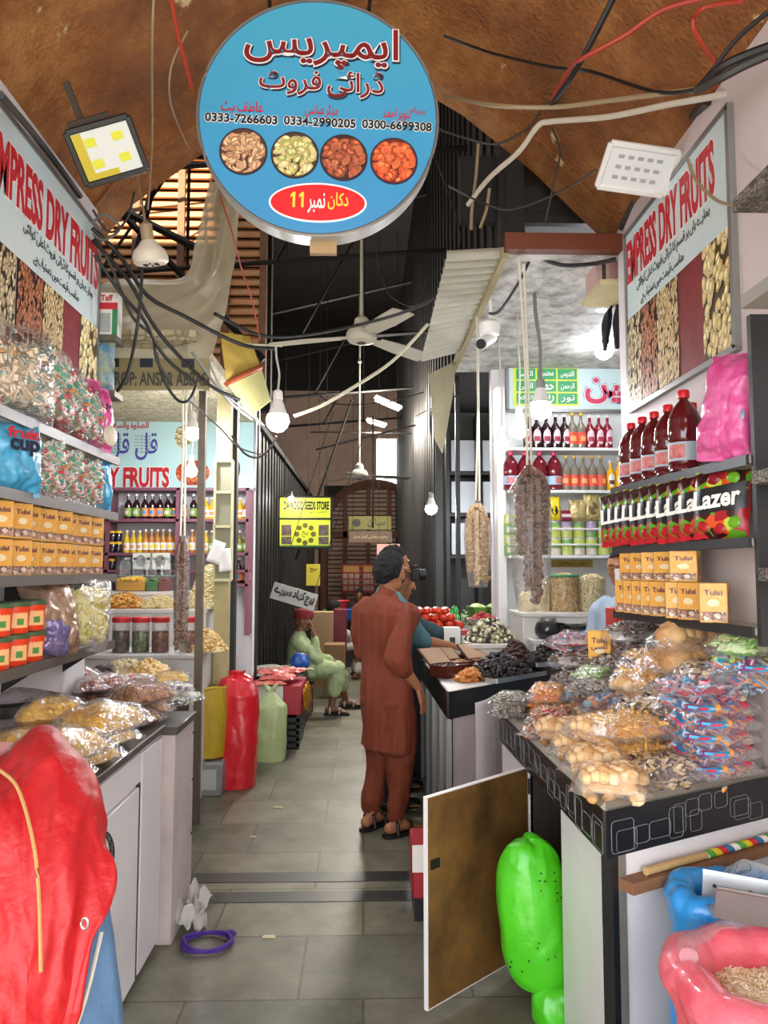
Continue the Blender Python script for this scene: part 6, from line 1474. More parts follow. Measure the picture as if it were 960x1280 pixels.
# jars with red lids
def big_jar(lab, loc, mat, s=1.0):
    r = thing('red_lid_jar', lab, 'jar', loc)
    G().lathe([(0, .004), (.056, .004), (.058, .01), (.058, .15), (0, .15)], n=22).build('contents', mat, r)
    G().lathe([(0, 0), (.06, 0), (.063, .01), (.063, .2), (.055, .215), (0, .215)], n=26).build('glass', film('bin_film'), r)
    G().lathe([(0, .212), (.064, .212), (.066, .22), (.066, .245), (.06, .25), (0, .25)], n=26).build('lid', M('lid_red', '#c0242a', .4), r)
    r.scale = (s,) * 3
for i, (px, c1) in enumerate(((157, cells('jar_brown', ['#4a3020', '#6d4a30', '#2f1e14'], 60, (1, 1, 1), .5, '#1a0f08', .4)), (181, cells('jar_green', ['#5a6a30', '#7a8a48', '#3f4a20'], 60, (1, 1, 1), .5, '#1e2410', .4)), (205, cells('jar_rust', ['#7d4a2a', '#a8683a', '#5a3018'], 60, (1, 1, 1), .5, '#2a140a', .4)), (239, MC['jar_rust']))):
    big_jar(f'jar with red lid, {ORD[i]} from the left on the white counter of the left shop', q(px, 5.5, 1.022), c1, .98)
# posts
RUST = M('rusty_post', '#6d6152', .6, metal=.3, var=.6, vs=12, col2='#3a2f26')
o = G().box(-1.085, -1.04, 5.0, 5.045, 0, 2.94).build('iron_post', RUST, at=(-1.06, 5.0, 0)); tag(o, 'rusty square iron post at the corner of the left shop', 'post')
o = G().box(-1.13, -1.02, 5.85, 5.93, 0, 2.95).build('cream_post', M('cream_post', '#b5a878', .6, var=.5, vs=6, col2='#6d6040'), at=(-1.07, 5.9, 0)); tag(o, 'broad cream upright behind the iron post of the left shop', 'post')
o = G().box(-1.05, -1.0, 6.02, 6.1, 0, 3.1).build('dark_post', BLACKW, at=(-1.02, 6.05, 0)); tag(o, 'dark post right behind the cream upright', 'post')
o = G().box(-1.12, -1.0, 7.26, 7.32, 0, 3.14).build('dark_post', BLACKW, at=(-1.05, 7.3, 0)); tag(o, 'dark post at the far corner of the left shop', 'post')
# cream rack on the upright with papers
c = wy(279, 650, 5.8)
r = thing('meter_rack', 'narrow cream ladder rack fixed on the cream upright', 'rack', (c.x, 5.8, c.z - .45)); w = .065
g = G()
for s in (-1, 1): g.box(s * w - .008, s * w + .008, -.01, .035, 0, .9)
for z in (0, .17, .4, .66, .9): g.box(-w, w, -.01, .035, z - .01, z + .01)
g.build('frame', M('rack_cream', '#cfc99a', .5), r); G().box(-w, w, .03, .038, 0, .9).build('back_panel', M('rack_back', '#8f8a70', .6), r)
for i, (px, py, rt) in enumerate(((270, 690, 20), (281, 700, -6))):
    c = wy(px, py, 5.76); g = G(); g.grid(lambda u, v: V(((u - .5) * .1, .01 * math.sin(u * 4 + v * 2), (v - .5) * .17)), 6, 6)
    o = solid(g.build('paper', WHT), .001); o.location = c + V((0, .0, 0)); o.rotation_euler = (0, R(rt), 0); tag(o, ['white paper sheet tilted left on the cream rack', 'white paper sheet hanging straight on the cream rack'][i], 'paper')

# hanging bundles
def bundle(name, lab, top, strings, c0, L, R0, mat, kind_, s, n, strands, seed, fm, shape_):
    r = thing(name, lab, 'bundle', c0)
    rnd = random.Random(seed); g = G()
    for k in range(strands):
        a = 2 * PI * k / strands; rr = R0 * (.35 + .6 * rnd.random()); x, y = rr * math.cos(a), rr * math.sin(a) * .7; Lk = L * shape_(math.cos(a)) * rnd.uniform(.85, 1.0)
        g.tube([(x * .2, y * .2, 0), (x * .8, y * .8, -.05), (x, y, -.14), (x * 1.0, y, -Lk * .6), (x * .85, y, -Lk)], [.012, s * .75, s * .8, s * .75, s * .5], 7, 3)
        m_ = max(4, int(n / strands))
        for j in range(m_):
            t = (j + .5) / m_; z = -.05 - (Lk - .05) * t; w = min(1, .35 + t * 5) * (1 - .15 * t)
            piece(g, kind_, V((x * w, y * w, z)) + V((rnd.gauss(0, 1), rnd.gauss(0, 1), rnd.gauss(0, 1))) * s * .25, s * rnd.uniform(.85, 1.15), Euler((rnd.gauss(0, .6), rnd.gauss(0, .6), rnd.uniform(0, 6))))
    g.build('strands', mat, r)
    g = G(); g.lathe([(.01, .03), (R0 * .5, -.02), (R0 * 1.15, -.12), (R0 * 1.22, -L * .4), (R0 * 1.05, -L * .8), (R0 * .8, -L * 1.02), (0, -L * 1.03)], n=24, mx=Matrix.Diagonal((1, .75, 1, 1)).to_3x3()); g.build('clear_sleeve', fm, r)
    g = G(); 
    for k, t in enumerate(strings): g.tube([V((.012 * (k * 2 - 1), 0, .02)), (V(t) - V(c0)) * .5 + V((.006, 0, 0)), V(t) - V(c0)], .007, 6)
    g.build('hanging_tape', M('tape_white', '#d0cbb8', .6), r)
FIG = pieces('dried_figs', ['#5a3a28', '#7d5a44', '#4a2c1e', '#8a6a56', '#6d4a38'], .5)
FIGL = pieces('pale_figs', ['#c9a878', '#b8925e', '#d8bc90', '#a8804a'], .5)
c = wy(662, 585, 4.3); bundle('date_bundle', 'large brown bundle of dried fruit strings in clear plastic hanging over the right counters', None, [wy(648, 312, 4.0), wy(655, 330, 4.0)], c, .78, .1, FIG, 'disc', .02, 560, 11, 2, film('sleeve_film', '#d8d4cc', .12, .14, 14), lambda a: 1.0 if abs(a) < .55 else .62)
c = wy(597, 630, 4.9); bundle('fig_bundle', 'pale bundle of dried figs in clear plastic hanging left of the brown one', None, [V((.735, 4.9, 3.27)), V((.74, 4.9, 3.27))], c, .52, .075, FIGL, 'disc', .02, 260, 7, 5, MC['sleeve_film'], lambda a: 1.0 if a > -.5 else .85)
c = wy(228, 674, 4.75); bundle('fig_bundle', 'slim brown bundle of dried figs hanging in the left shop', None, [V((-1.14, 4.75, 2.965)), V((-1.11, 4.75, 2.965))], c, .68, .042, FIG, 'disc', .018, 230, 5, 7, MC['sleeve_film'], lambda a: 1.0)

# ================================================================ RIGHT SHOP
r = thing('bottle_shelves', 'white shelf unit full of bottles and cans at the back of the right shop', 'shelf', (1.9, 6.2, 1.7))
WSH = M('shelf_bright', '#e0e2de', .4)
for z in (1.715, 2.24, 2.585): G().box(1.16, 2.75, 6.12, 6.41, z - .022, z).build('shelf_board', WSH, r, world=True)
G().box(1.16, 2.75, 6.395, 6.415, 1.0, 2.95).build('back_panel', WSH, r, world=True)
for z in (1.80, 1.925): G().cyl((1.16, 6.13, z), (2.75, 6.13, z), .008).build('retaining_rod', WSH, r, world=True)
qr = lambda px, Y, z: V(((px - 455) / 960 * Y, Y, z))
sA = Spawn(bottle(DKS, CWH, M('label_pinkish', '#e0c8cc', .5), .285, .042, .32, lab2=M('label_berry', '#a83a4a', .5), oval=True)); sB = Spawn(bottle(M('ruby_syrup', '#7d1224', .12, coat=.5), CWH, MC['label_pinkish'], .28, .04, .3, lab2=MC['label_berry'], oval=True))
sC = Spawn(bottle(M('clear_bottle', '#7d7666', .12, coat=.5), CYE, M('label_red_orange', '#d8503a', .5), .3, .04, .3, lab2=M('label_peach2', '#f0a868', .5))); sD = Spawn(bottle(M('mango_juice', '#e0a812', .2, coat=.4), CWH, LWH, .25, .036, .34, lab2=M('label_brown', '#5a3a28', .5), oval=True))
sE = Spawn(pet(M('ruby_jug', '#6d1020', .12, coat=.6), M('cap_pink', '#d84a6a', .4), M('label_pale_blue', '#9ab8c9', .5), .062, .32))
X6 = 6.2
for i, px in enumerate((663, 674, 686, 698, 709.5)): sA(qr(px, X6, 2.587), R(i * 9 - 15), f"dark syrup bottle with oval label, {ORD[i]} from left on the right shop's top shelf")
for i, px in enumerate((719.5, 730.5)): sC(qr(px, X6, 2.587), R(i * 20), f"clear bottle with yellow cap, {['left', 'right'][i]} of the pair on the right shop top shelf")
for i, px in enumerate((742, 753.5, 764.5)): sB(qr(px, X6, 2.587), R(i * 9), f'ruby white capped syrup bottle, {ORD[i]} from left on the right shop top shelf')
for i, px in enumerate((640, 658, 677, 695.5)): sE(qr(px, X6, 2.242), R(i * 13 - 10), f'big ruby syrup jug, {ORD[i]} from left on the second shelf of the right shop', 1.0)
for i, px in enumerate((711, 721.5, 732.5, 744, 755)): sC(qr(px, X6, 2.242), R(i * 16 - 30), f'yellow capped clear bottle, {ORD[i]} from left on the second shelf of the right shop', .97)
sD(qr(767.5, X6, 2.242), 0, 'yellow mango juice bottle next to the clear bottles on the second shelf'); sD(qr(778.5, X6, 2.242), R(20), 'yellow juice bottle at the right end of the second shelf, partly hidden', 1.08)
# cans
def can(band, low, top):
    r = thing('food_can', 'x', 'can'); k, h = .046, .135
    G().lathe([(0, 0), (k * .96, 0), (k, .004), (k, h - .004), (k * .96, h), (0, h)], n=24).build('can', M('can_silver', '#d8d8d0', .3, metal=.4), r)
    for z0, z1, m in ((.008, .055, low), (.055, .09, band), (.09, .128, top)):
        g = G(); g.grid(lambda u, v: V((1.012 * k * math.cos(2 * PI * u), 1.012 * k * math.sin(2 * PI * u), z0 + (z1 - z0) * v)), 24, 1, True); g.build('label', m, r)
    return r
LIL = M('can_lilac', '#a890b8', .45, var=.4, vs=30, col2='#d8d0e0'); LIME = M('can_lime', '#b8c83a', .45, var=.5, vs=30, col2='#e0e4c0'); GRN2 = M('can_green', '#5a9a3a', .45, var=.5, vs=30, col2='#d8e0b8'); PALC = M('can_pale', '#dcdccb', .45, var=.4, vs=30, col2='#b8283a')
cs = [Spawn(can(LIL, GRN2, LIL)), Spawn(can(LIME, LIME, GRN2)), Spawn(can(PALC, LIME, LIL)), Spawn(can(GRN2, PALC, LIME))]
pat_ = [[0, 1, 2, 1, 0, 1, 0], [2, 3, 1, 3, 3, 1, 2]]
for row in range(2):
    for i, px in enumerate((683, 695, 710, 725.5, 741, 756.5, 772)):
        cs[pat_[1 - row][i]](qr(px, X6, 1.717 + row * .137), R(i * 50), f"food can, {ORD[i]} from the left in the {'upper' if row else 'lower'} can row of the right shop")
for row in range(4):
    r = thing('green_pack', f"green printed packet left of the brown bundle, {['lowest', 'second lowest', 'third lowest', 'uppermost'][row]} of its stack", 'packet', qr(640, 6.16, 1.717 + row * .082))
    G().box(-.055, .055, -.03, .03, 0, .08, bev=.008).build('pack', LIME if row % 2 else GRN2, r); G().box(-.04, .02, -.032, -.028, .02, .06).build('print', PALC, r)
def pack(lab, px, z, w, h, mat, pr, t=.05):
    o = pouch_obj('stand_pouch', lab, 'pouch', w, h, t, mat, int(px) % 17, None); o.location = qr(px, 6.17, z + h / 2); o.rotation_euler = stand(-90, 3)
    G().ball((0, -h * .05, t * .9), (w * .3, h * .25, .006)).build('label_print', pr, o)
GOLDF = M('gold_pouch', '#b8a468', .3, metal=.3, var=.4, vs=14, col2='#e4d8a8'); PALF = M('pale_pouch', '#b9c9b8', .35, var=.4, vs=14, col2='#e4ece0')
zc = 1.717 + .275
pack('bright yellow stand up pack above the cans of the right shop', 694, zc, .1, .2, M('yellow_pack', '#e0c81e', .4), BLKT)
pack('left gold stand up pouch above the cans of the right shop', 724, zc, .14, .17, GOLDF, M('print_brown', '#6d5a3a', .5)); pack('right taller gold stand up pouch above the cans of the right shop', 742, zc, .13, .22, GOLDF, MC['print_brown'])
pack('left pale green stand up pouch above the cans of the right shop', 760, zc, .12, .2, PALF, WHT); pack('right pale green stand up pouch above the cans of the right shop', 775, zc, .11, .19, PALF, WHT)
r = thing('red_tin', 'small square red tin between the yellow pack and the gold pouches', 'tin', qr(710, 6.17, zc)); G().box(-.045, .045, -.04, .04, 0, .085, bev=.008).build('tin', M('tin_maroon', '#7d1830', .35), r); G().box(-.046, .046, -.042, -.038, .03, .055).build('print', MC['label_pinkish'], r)
b = board('label_plate', 'dull yellow label plate under the can shelf of the right shop', 'plate', (689, 700), (741, 709), 6.38, M('plate_yellow', '#a8903a', .5), .01)
btxt(b, 'اعلیٰ کوالٹی', .5, .5, .7, .6, BLKT, 0, True)
# big nut jars on a platform
bx3('display_step', 'white platform of the right shop carrying the big nut jars', 'display step', 1.11, 2.18, 5.37, 5.83, .931, 1.3, CWHT)
bx3('display_step', 'low white step under the heap of white and dark seeds', 'display step', .72, 1.08, 5.3, 5.8, .931, 1.09, CWHT)
bx3('display_step', 'low white step under the weighing scale', 'display step', 1.14, 1.9, 5.17, 5.35, .931, 1.13, CWHT)
def nut_jar(lab, px, mat, w, h, lid=None, tall=False):
    Y = 5.55; r = thing('nut_jar', lab, 'jar', qr(px, Y, 1.302))
    g = heap(mound(0, 0, h * .9, w * .92, w * .92, .03, 3), 110, 'nut', .011, 4)
    for i in range(420):
        a = (i * 2.39996) % (2 * PI); z = h * .9 * (i / 420)
        piece(g, 'nut', V((w * .9 * math.cos(a), w * .9 * math.sin(a), z)), .0115, Euler((i * 1.3, i * .7, a)))
    g.cyl((0, 0, .004), (0, 0, h * .9), w * .88, n=24)
    g.build('nuts', mat, r)['kind'] = 'stuff'
    G().lathe([(0, 0), (w, 0), (w * 1.03, .01), (w * 1.03, h * .9), (w * .95, h)], n=30).build('clear_wall', film('bin_film'), r)
    if lid: g = G(); n = 30; g.tube([(w * math.cos(2 * PI * i / n), w * math.sin(2 * PI * i / n), h * .98) for i in range(n + 1)], .012, 6); g.build('rim', lid, r)
nut_jar('tall narrow clear jar of nuts beside the brown bundle', 676, PALE, .055, .22)
nut_jar('big clear jar of nuts with green rim in the right shop', 705, PEAN, .1, .26, M('rim_green', '#4a8a5a', .5))
nut_jar('big clear jar of nuts without rim in the right shop', 740, PALE, .1, .25)
nut_jar('lower clear jar of nuts left of the tall narrow one', 658, PALE, .05, .12)
# second right counter
o2 = [(.47, 4.29), (1.2, 5.0), (2.2, 5.3), (2.2, 5.85), (.44, 5.85)]
r = thing('counter', 'second counter on the right with black edge band carrying the date trays', 'counter', (.9, 5.1, 0))
g = G(); g.slab(*poly_z(o2, .9, .93)); g.build('worktop', M('counter_top2', '#b9b6ad', .4), r, world=True)
def seg(a, b, z0, z1, t, nm, mat, par, inset=0):
    d = (V((*b, 0)) - V((*a, 0))).normalized(); n_ = V((d.y, -d.x, 0)); k = n_ * -inset
    g = G(); g.slab([(a[0] + k.x, a[1] + k.y, z0), (b[0] + k.x, b[1] + k.y, z0), (b[0] + k.x, b[1] + k.y, z1), (a[0] + k.x, a[1] + k.y, z1)], n_ * t); return g.build(nm, mat, par, world=True)
seg(o2[0], o2[1], .78, .928, .01, 'front_band', BLAM, r); seg(o2[4], o2[0], .78, .928, .01, 'side_band', BLAM, r)
seg(o2[0], o2[1], 0, .78, .01, 'front_panel', M('pinkish_white', '#cfc2c0', .5, var=.3), r, .02); seg(o2[4], o2[0], 0, .78, .01, 'side_glass', M('dark_glass_panel', '#23262a', .15), r, .02)
for t in (0.0, .25, .5, .75, 1.0):
    x = o2[4][0] + (o2[0][0] - o2[4][0]) * t; y = o2[4][1] + (o2[0][1] - o2[4][1]) * t
    G().box(x - .012, x + .012, y - .015, y + .015, 0, .78).build('metal_upright', GREYM, r, world=True)
G().box(.44, .49, 4.3, 5.85, .02, .06).build('bottom_rail', GREYM, r, world=True)
g = G(); g.grid(lambda u, v: V((.62 + .13 * u, 4.36 + .1 * u - .03 - .03 * math.sin(PI * u), .86 - .5 * v + .03 * u)), 10, 16); o = solid(g.build('white_bag', film('white_bag', '#e8e2e0', .55, .3, 16), at=(.68, 4.35, .6)), .003); tag(o, 'limp white plastic bag hanging on the front of the second right counter', 'bag')
Z2 = .932
def hp(name, lab, px, py, rx, ry, h, mat, kd, s, n, seed, tray=None, rz=0, z=Z2, cat='heap'):
    r = heap_thing(name, lab, cat, (px[0], px[1], z), rx, ry, h, mat, kd, s, n, seed, tray); r.rotation_euler = (0, 0, R(rz)); return r
DATE = pieces('black_dates', ['#140a08', '#1e100c', '#2a1610', '#0c0605', '#180c09'], .42)
DATB = pieces('brown_dates', ['#24120c', '#3a2014', '#301810', '#4a2a1a'], .42)
APRT = pieces('dried_apricots', ['#b8702a', '#c9853a', '#a8601e', '#d89a50'], .5)
hp('date_tray', 'steel tray heaped with black dates at the near corner of the second right counter', (.85, 4.86), None, .24, .16, .11, DATE, 'nut2', .0155, 420, 11, CHROME, 44, cat='tray')
hp('date_tray', 'steel tray heaped with black dates behind the near one', (1.26, 5.07), None, .2, .1, .12, DATE, 'nut2', .016, 330, 12, CHROME, 20, z=.985, cat='tray')
hp('date_heap', 'heap of brown dates behind the black date tray', (1.0, 5.12), None, .15, .12, .17, DATB, 'nut2', .015, 320, 13, None, 20)
hp('apricot_heap', 'heap of orange brown dried apricots left of the near date tray', (.66, 4.74), None, .09, .15, .05, APRT, 'nut', .015, 240, 14, None, -30)
q2 = V((1.26, 5.17, 0))
for i in range(3):
    r = thing('clear_tray', f"clear tray of dates, {['lowest', 'middle', 'topmost'][i]} of the stack right of the near date tray", 'tray', (q2.x, q2.y - .1, Z2 + .0155 * i), R(20))
    g = G(); g.box(-.17, .17, -.1, .1, 0, .014, bev=.004); g.build('tray', film('bin_film'), r); G().box(-.15, .15, -.09, .09, .003, .011).build('dates', DATB, r)
hp('walnut_heap', 'clear heap of white and dark seeds behind the date trays', (.9, 5.54), None, .17, .2, .15, pieces('melon_seeds', ['#a8a078', '#4a4638', '#d8d2b0', '#26231c', '#7d7858'], .5), 'ball', .017, 330, 15, None, 0, z=1.091)
# wooden boxes with lids standing open
for i, (px, py, rz, lab) in enumerate(((.54, 4.88, 38, 'open brown gift box nearest the aisle on the second right counter'), (.62, 5.08, 36, 'open brown gift box behind the nearest one'), (.82, 5.16, 34, 'open brown gift box beside the date tray'), (.58, 5.4, 30, 'open brown gift box farthest from the camera'))):
    r = thing('gift_box', lab, 'box', (px, py, Z2), R(rz))
    BRB = M('box_brown', '#5a2a1c', .4)
    g = G()
    for a in ((-.1, .1, -.075, -.069), (-.1, .1, .069, .075), (-.1, -.094, -.075, .075), (.094, .1, -.075, .075)): g.box(*a, .0, .075)
    g.box(-.1, .1, -.075, .075, 0, .006); g.build('box', BRB, r)
    h_ = heap(lambda u, v: V(((u - .5) * .17, (v - .5) * .12, .06)), 50, 'nut', .014, i + 2); h_.build('contents', [DATB, FIGL, APRT, PALE][i], r)['kind'] = 'stuff'
    g = G(); g.box(-.1, .1, 0, .008, 0, .15, mx=Matrix.Translation((0, .077, .07)) @ Matrix.Rotation(R(-52), 4, 'X')); l_ = g.build('lid', BRB, r)
    g = G(); g.box(-.09, .09, -.003, .0, .008, .142, mx=Matrix.Translation((0, .077, .07)) @ Matrix.Rotation(R(-52), 4, 'X')); g.build('lid_lining', M('lining_tan', '#b89878', .6), l_)
for i, (px, py, w, h, lab) in enumerate(((575, 803, .16, .06, 'red and white carton lying lowest in front of the seed heap'), (575, 786, .15, .06, 'red and white carton lying on top of the lowest one'), (577, 770, .1, .1, 'small red carton standing on the two lying cartons'))):
    Y = 5.72; x = (px - 455) / 960 * Y; z0 = Z2 + (0, .062, .124)[i]
    r = thing('red_carton', lab, 'carton', (x, Y, z0), R(-12)); G().box(-w / 2, w / 2, -.05, .05, 0, h, bev=.003).build('carton', M('carton_red', '#a82430', .5), r); G().box(-w / 2 - .001, w / 2 + .001, -.052, -.048, h * .3, h * .62).build('white_stripe', WHT, r)
r = thing('white_carton', 'white carton standing right of the small red carton', 'carton', (.64, 5.64, Z2)); G().box(-.06, .06, -.05, .05, 0, .25, bev=.003).build('carton', M('carton_white', '#d8d6cc'), r); G().box(-.02, .02, -.052, -.048, .12, .18).build('print', INK2, r)
# weighing scale and dark jar behind the dates
r = thing('scale', 'steel weighing scale with shiny pan behind the dates of the right shop', 'scale', V((1.46, 5.26, 1.131)))
G().box(-.12, .12, -.085, .085, 0, .07, bev=.012).build('body', GREYM, r); G().lathe([(0, .07), (.1, .075), (.14, .1), (.15, .11), (.14, .105), (.1, .08), (0, .078)], n=28).build('pan', CHROME, r); G().box(-.08, .08, -.088, -.083, .02, .055).build('display', BPLAS, r)
r = thing('dark_jar', 'round dark glass jar left of the weighing scale', 'jar', V((1.255, 5.26, 1.131))); G().lathe([(0, 0), (.06, 0), (.085, .03), (.09, .07), (.075, .11), (.05, .125), (0, .125)], n=26).build('jar', M('jar_smoke', '#2a2c30', .1, coat=.5), r); G().lathe([(0, .122), (.055, .122), (.055, .14), (0, .142)], n=22).build('lid', GREYM, r)
o = bag('pink_candy_bag', 'long bag of pink wrapped sweets left of the upright yellow box', 'bag', 'wrap', PINS, .3, .15, .07, 71, .02, 80); p = wy(716, 793, 3.58); p = V((.99, 3.58, 1.265)); o.location = p - V((0, 0, .03)); o.rotation_euler = (0, 0, R(25))

# vegetable stall beyond
bx3('stall_table', 'dark vegetable stall table beyond the second right counter', 'table', .46, 1.7, 6.56, 8.2, 0, 1.05, BLACKW)
bx3('stall_table', 'low dark stand under the tomatoes beside the second right counter', 'table', .34, 1.05, 6.0, 6.5, 0, 1.13, BLACKW)
tom = thing('tomato', 'x', 'tomato', group='tomatoes in the heap'); G().lathe([(0, 0), (.022, .002), (.036, .02), (.038, .032), (.03, .054), (.012, .06), (.0, .057)], n=16).build('fruit', M('tomato_red', '#d83018', .25, var=.3, vs=6, col2='#e86a2a', coat=.4), tom); G().lathe([(0, .056), (.012, .06), (.004, .064), (0, .066)], n=6).build('stem', M('stem_green', '#4a6a2a', .6), tom)
ts = Spawn(tom); rnd = random.Random(5)
for L_, (nx, ny) in enumerate(((6, 4), (5, 3), (4, 2))):
    for i in range(nx):
        for j in range(ny):
            ts((.38 + .03 * L_ + i * .073 + rnd.uniform(-.006, .006), 6.1 + .02 * L_ + j * .075 + rnd.uniform(-.006, .006), 1.132 + L_ * .055), (rnd.uniform(-.3, .3), rnd.uniform(-.3, .3), rnd.uniform(0, 6)), 'red tomato in the heap beyond the second right counter')
r = thing('fruit_bowl', 'pale bowl of small red fruit beside the tomatoes', 'bowl', (.96, 6.25, 1.132)); G().lathe([(0, 0), (.06, 0), (.13, .07), (.135, .075), (.125, .072), (.055, .012), (0, .01)], n=28).build('bowl', WPLAS, r)
heap(mound(0, 0, .06, .11, .11, .05, 4), 120, 'ball', .013, 4).build('fruit', pieces('small_red_fruit', ['#a81e24', '#c9302a', '#7d1418'], .3), r)['kind'] = 'stuff'
cab = thing('cabbage', 'x', 'cabbage', group='pale cabbages on the stall'); g = G(); g.ball((0, 0, .075), (.085, .085, .076), sub=3); g.build('head', M('cabbage_green', '#a8bc70', .5, var=.5, vs=8, col2='#6d8a3a', bump=.5, bs=10), cab)
g = G()
for k in range(5):
    a = k * 1.256; g.grid(lambda u, v: V(((.075 + .03 * u) * math.cos(a + (v - .5) * 1.2), (.075 + .03 * u) * math.sin(a + (v - .5) * 1.2), .02 + .1 * u)), 5, 5)
g.build('outer_leaves', M('leaf_dark', '#5a7d34', .5, var=.4), cab)
cb = Spawn(cab)
for k in range(14): cb((1.02 + (k % 4) * .16 + .04 * (k // 8), 6.75 + (k // 4) * .17, 1.05 + (.1 if k >= 8 else 0)), (0, 0, k * 1.7), 'pale green cabbage in the heap behind the pale fig bundle', .9)
leaf = G(); rnd = random.Random(8)
for k in range(300):
    x, y = rnd.uniform(.5, 1.0), rnd.uniform(6.7, 8.1); a = rnd.uniform(0, 6.3); z = 1.06 + .12 * rnd.random()
    leaf.poly([(x, y, z), (x + .05 * math.cos(a + .4), y + .05 * math.sin(a + .4), z + .02), (x + .1 * math.cos(a), y + .1 * math.sin(a), z - .01), (x + .05 * math.cos(a - .4), y + .05 * math.sin(a - .4), z + .02)])
o = leaf.build('leafy_greens', pieces('greens', ['#3f5a24', '#5a7a34', '#2f441c', '#7a944a'], .6), at=(.75, 7.4, 1.05)); tag(o, 'dark leafy greens strewn over the vegetable stall', 'greens', kind='stuff')
o = crumple(lump(G(), ((568 - 455) / 960 * 6.75, 6.75, 1.17), .06, .05, .12, 6, .5).build('green_bag', M('green_bag_bright', '#1ea02e', .4, coat=.3), at=((568 - 455) / 960 * 6.75, 6.75, 1.05)), .012, 14, 1, 3); tag(o, 'small bright green plastic bag on the vegetable stall', 'bag')
# grey carton shelves behind the stall
r = thing('storage_rack', 'dark rack with grey cartons behind the vegetable stall', 'rack', (1.2, 8.3, 1.0))
for z in (1.0, 1.75, 2.2, 2.65): G().box(.9, 1.75, 8.2, 8.5, z - .03, z).build('shelf_board', BLACKW, r, world=True)
for x in (.9, 1.24, 1.58): G().box(x - .02, x + .02, 8.18, 8.5, 1.0, 3.3).build('upright', BLACKW, r, world=True)
for i in range(2):
    for k, z in enumerate((1.76, 2.21, 2.66)):
        o = G().box(.94 + i * .34, 1.2 + i * .34, 8.22, 8.45, z, z + .34, bev=.005).build('grey_carton', M('grey_card', '#a9adb0', .6, var=.2), at=(1.05 + i * .34, 8.3, z)); tag(o, f"grey carton in the {['left', 'right'][i]} column, {['lowest', 'middle', 'topmost'][k]} row of the dark rack", 'carton')
struct(G().box(.8, 2.4, 8.52, 8.6, 0, 3.36).build('wall_stall', M('stall_back', '#55554f', .7, var=.4)))
struct(G().box(.78, 2.4, 6.53, 8.6, 3.36, 3.42).build('ceiling_stall', DARK))
o = G().box(.83, .87, 6.9, 6.94, 1.05, 3.36).build('dark_post', BLACKW, at=(.85, 6.9, 1.05)); tag(o, 'dark upright post standing on the vegetable stall', 'post')
# ================================================================ AISLE
def tied_sack(lab, px, Y, w, h, mat, seed, top, z=0.0, name='sack', px_w=1.0):
    x = (px - 455) / 960 * Y
    r = thing(name, lab, 'sack', (x, Y, z)); g = G()
    def f(u, v):
        a = 2 * PI * u; k = top(v)
        wr = 1 + .05 * NZ.noise(V((math.cos(a) * 2, math.sin(a) * 2, v * 5 + seed))) + (.05 * math.sin(a * 9 + seed) * max(0, v - .72) / .28)
        q_ = (abs(math.cos(a)) ** 2.6 + abs(math.sin(a)) ** 2.6) ** (-1 / 2.6)
        return V((w / 2 * k * q_ * math.cos(a) * wr, w / 2 * .85 * k * q_ * math.sin(a) * wr, h * v * (1 + .03 * NZ.noise(V((math.cos(a), math.sin(a), seed))))))
    g.grid(f, 40, 36, True); g.poly([f(i / 40, 0) for i in range(40)]); bmesh.ops.remove_doubles(g.b, verts=g.b.verts, dist=.0005); crumple(g.build('sack', mat, r), .006, 7, 1, seed, (1, 1, .6)); return r
def prof_open(v): return .92 + .12 * math.sin(v * 2.6)
def prof_tied(v): return (.9 + .12 * math.sin(v * 3)) if v < .72 else (1.0 - .62 * ((v - .72) / .16)) if v < .88 else .38 + .6 * (v - .88) / .12 * .7
o = tied_sack('bright red plastic sack with gathered top standing in the aisle on the left', 299, 5.85, .32, .84, M('red_sack', '#d8222c', .35, var=.25, vs=5, col2='#a01420', bump=.4, bs=9, coat=.3), 2, lambda v: (.9 + .14 * math.sin(v * 3)) if v < .8 else max(.22, 1.02 - 2.2 * (v - .8)) if v < .95 else .3 + 2.5 * (v - .95))
p = tied_sack('mustard yellow sack of dried leaves standing behind the end counter', 262, 5.75, .3, .5, M('yellow_sack', '#b89a1e', .6, var=.35, vs=6, col2='#8a6d14', bump=.4, bs=14), 3, prof_open, .25)
heap(lambda u, v: V((.135 * math.sqrt(v) * math.cos(6.283 * u), .115 * math.sqrt(v) * math.sin(6.283 * u), .465 + .03 * (1 - v))), 260, 'grain', .012, 4).build('dried_leaves', pieces('dried_leaf', ['#4a4a2a', '#6d6a3a', '#33331c', '#7d7a4a'], .7), p)['kind'] = 'stuff'
g = G(); n = 32; g.tube([(.148 * math.cos(2 * PI * i / n), .126 * math.sin(2 * PI * i / n), .495 + .006 * math.sin(i)) for i in range(n + 1)], .014, 6); g.build('rolled_rim', MC['yellow_sack'], p)
p = tied_sack('pale green translucent sack with tied ears beside the red sack', 341, 6.65, .26, .6, M('pale_green_sack', '#b4c48a', .4, var=.35, vs=7, col2='#8a9c6a', bump=.6, bs=10, coat=.2), 5, lambda v: (.95 + .1 * math.sin(v * 3)) if v < .74 else max(.12, 1.05 - 4.2 * (v - .74)))
for s in (-1, 1): G().tube([(0, 0, .55), (s * .03, -.01, .6), (s * .06, 0, .64)], [.03, .02, .006], 7, 4).build('tied_ear', MC['pale_green_sack'], p)
r = thing('grey_package', 'shrink wrapped grey printed package under the mustard yellow sack', 'package', (-1.1, 5.6, 0))
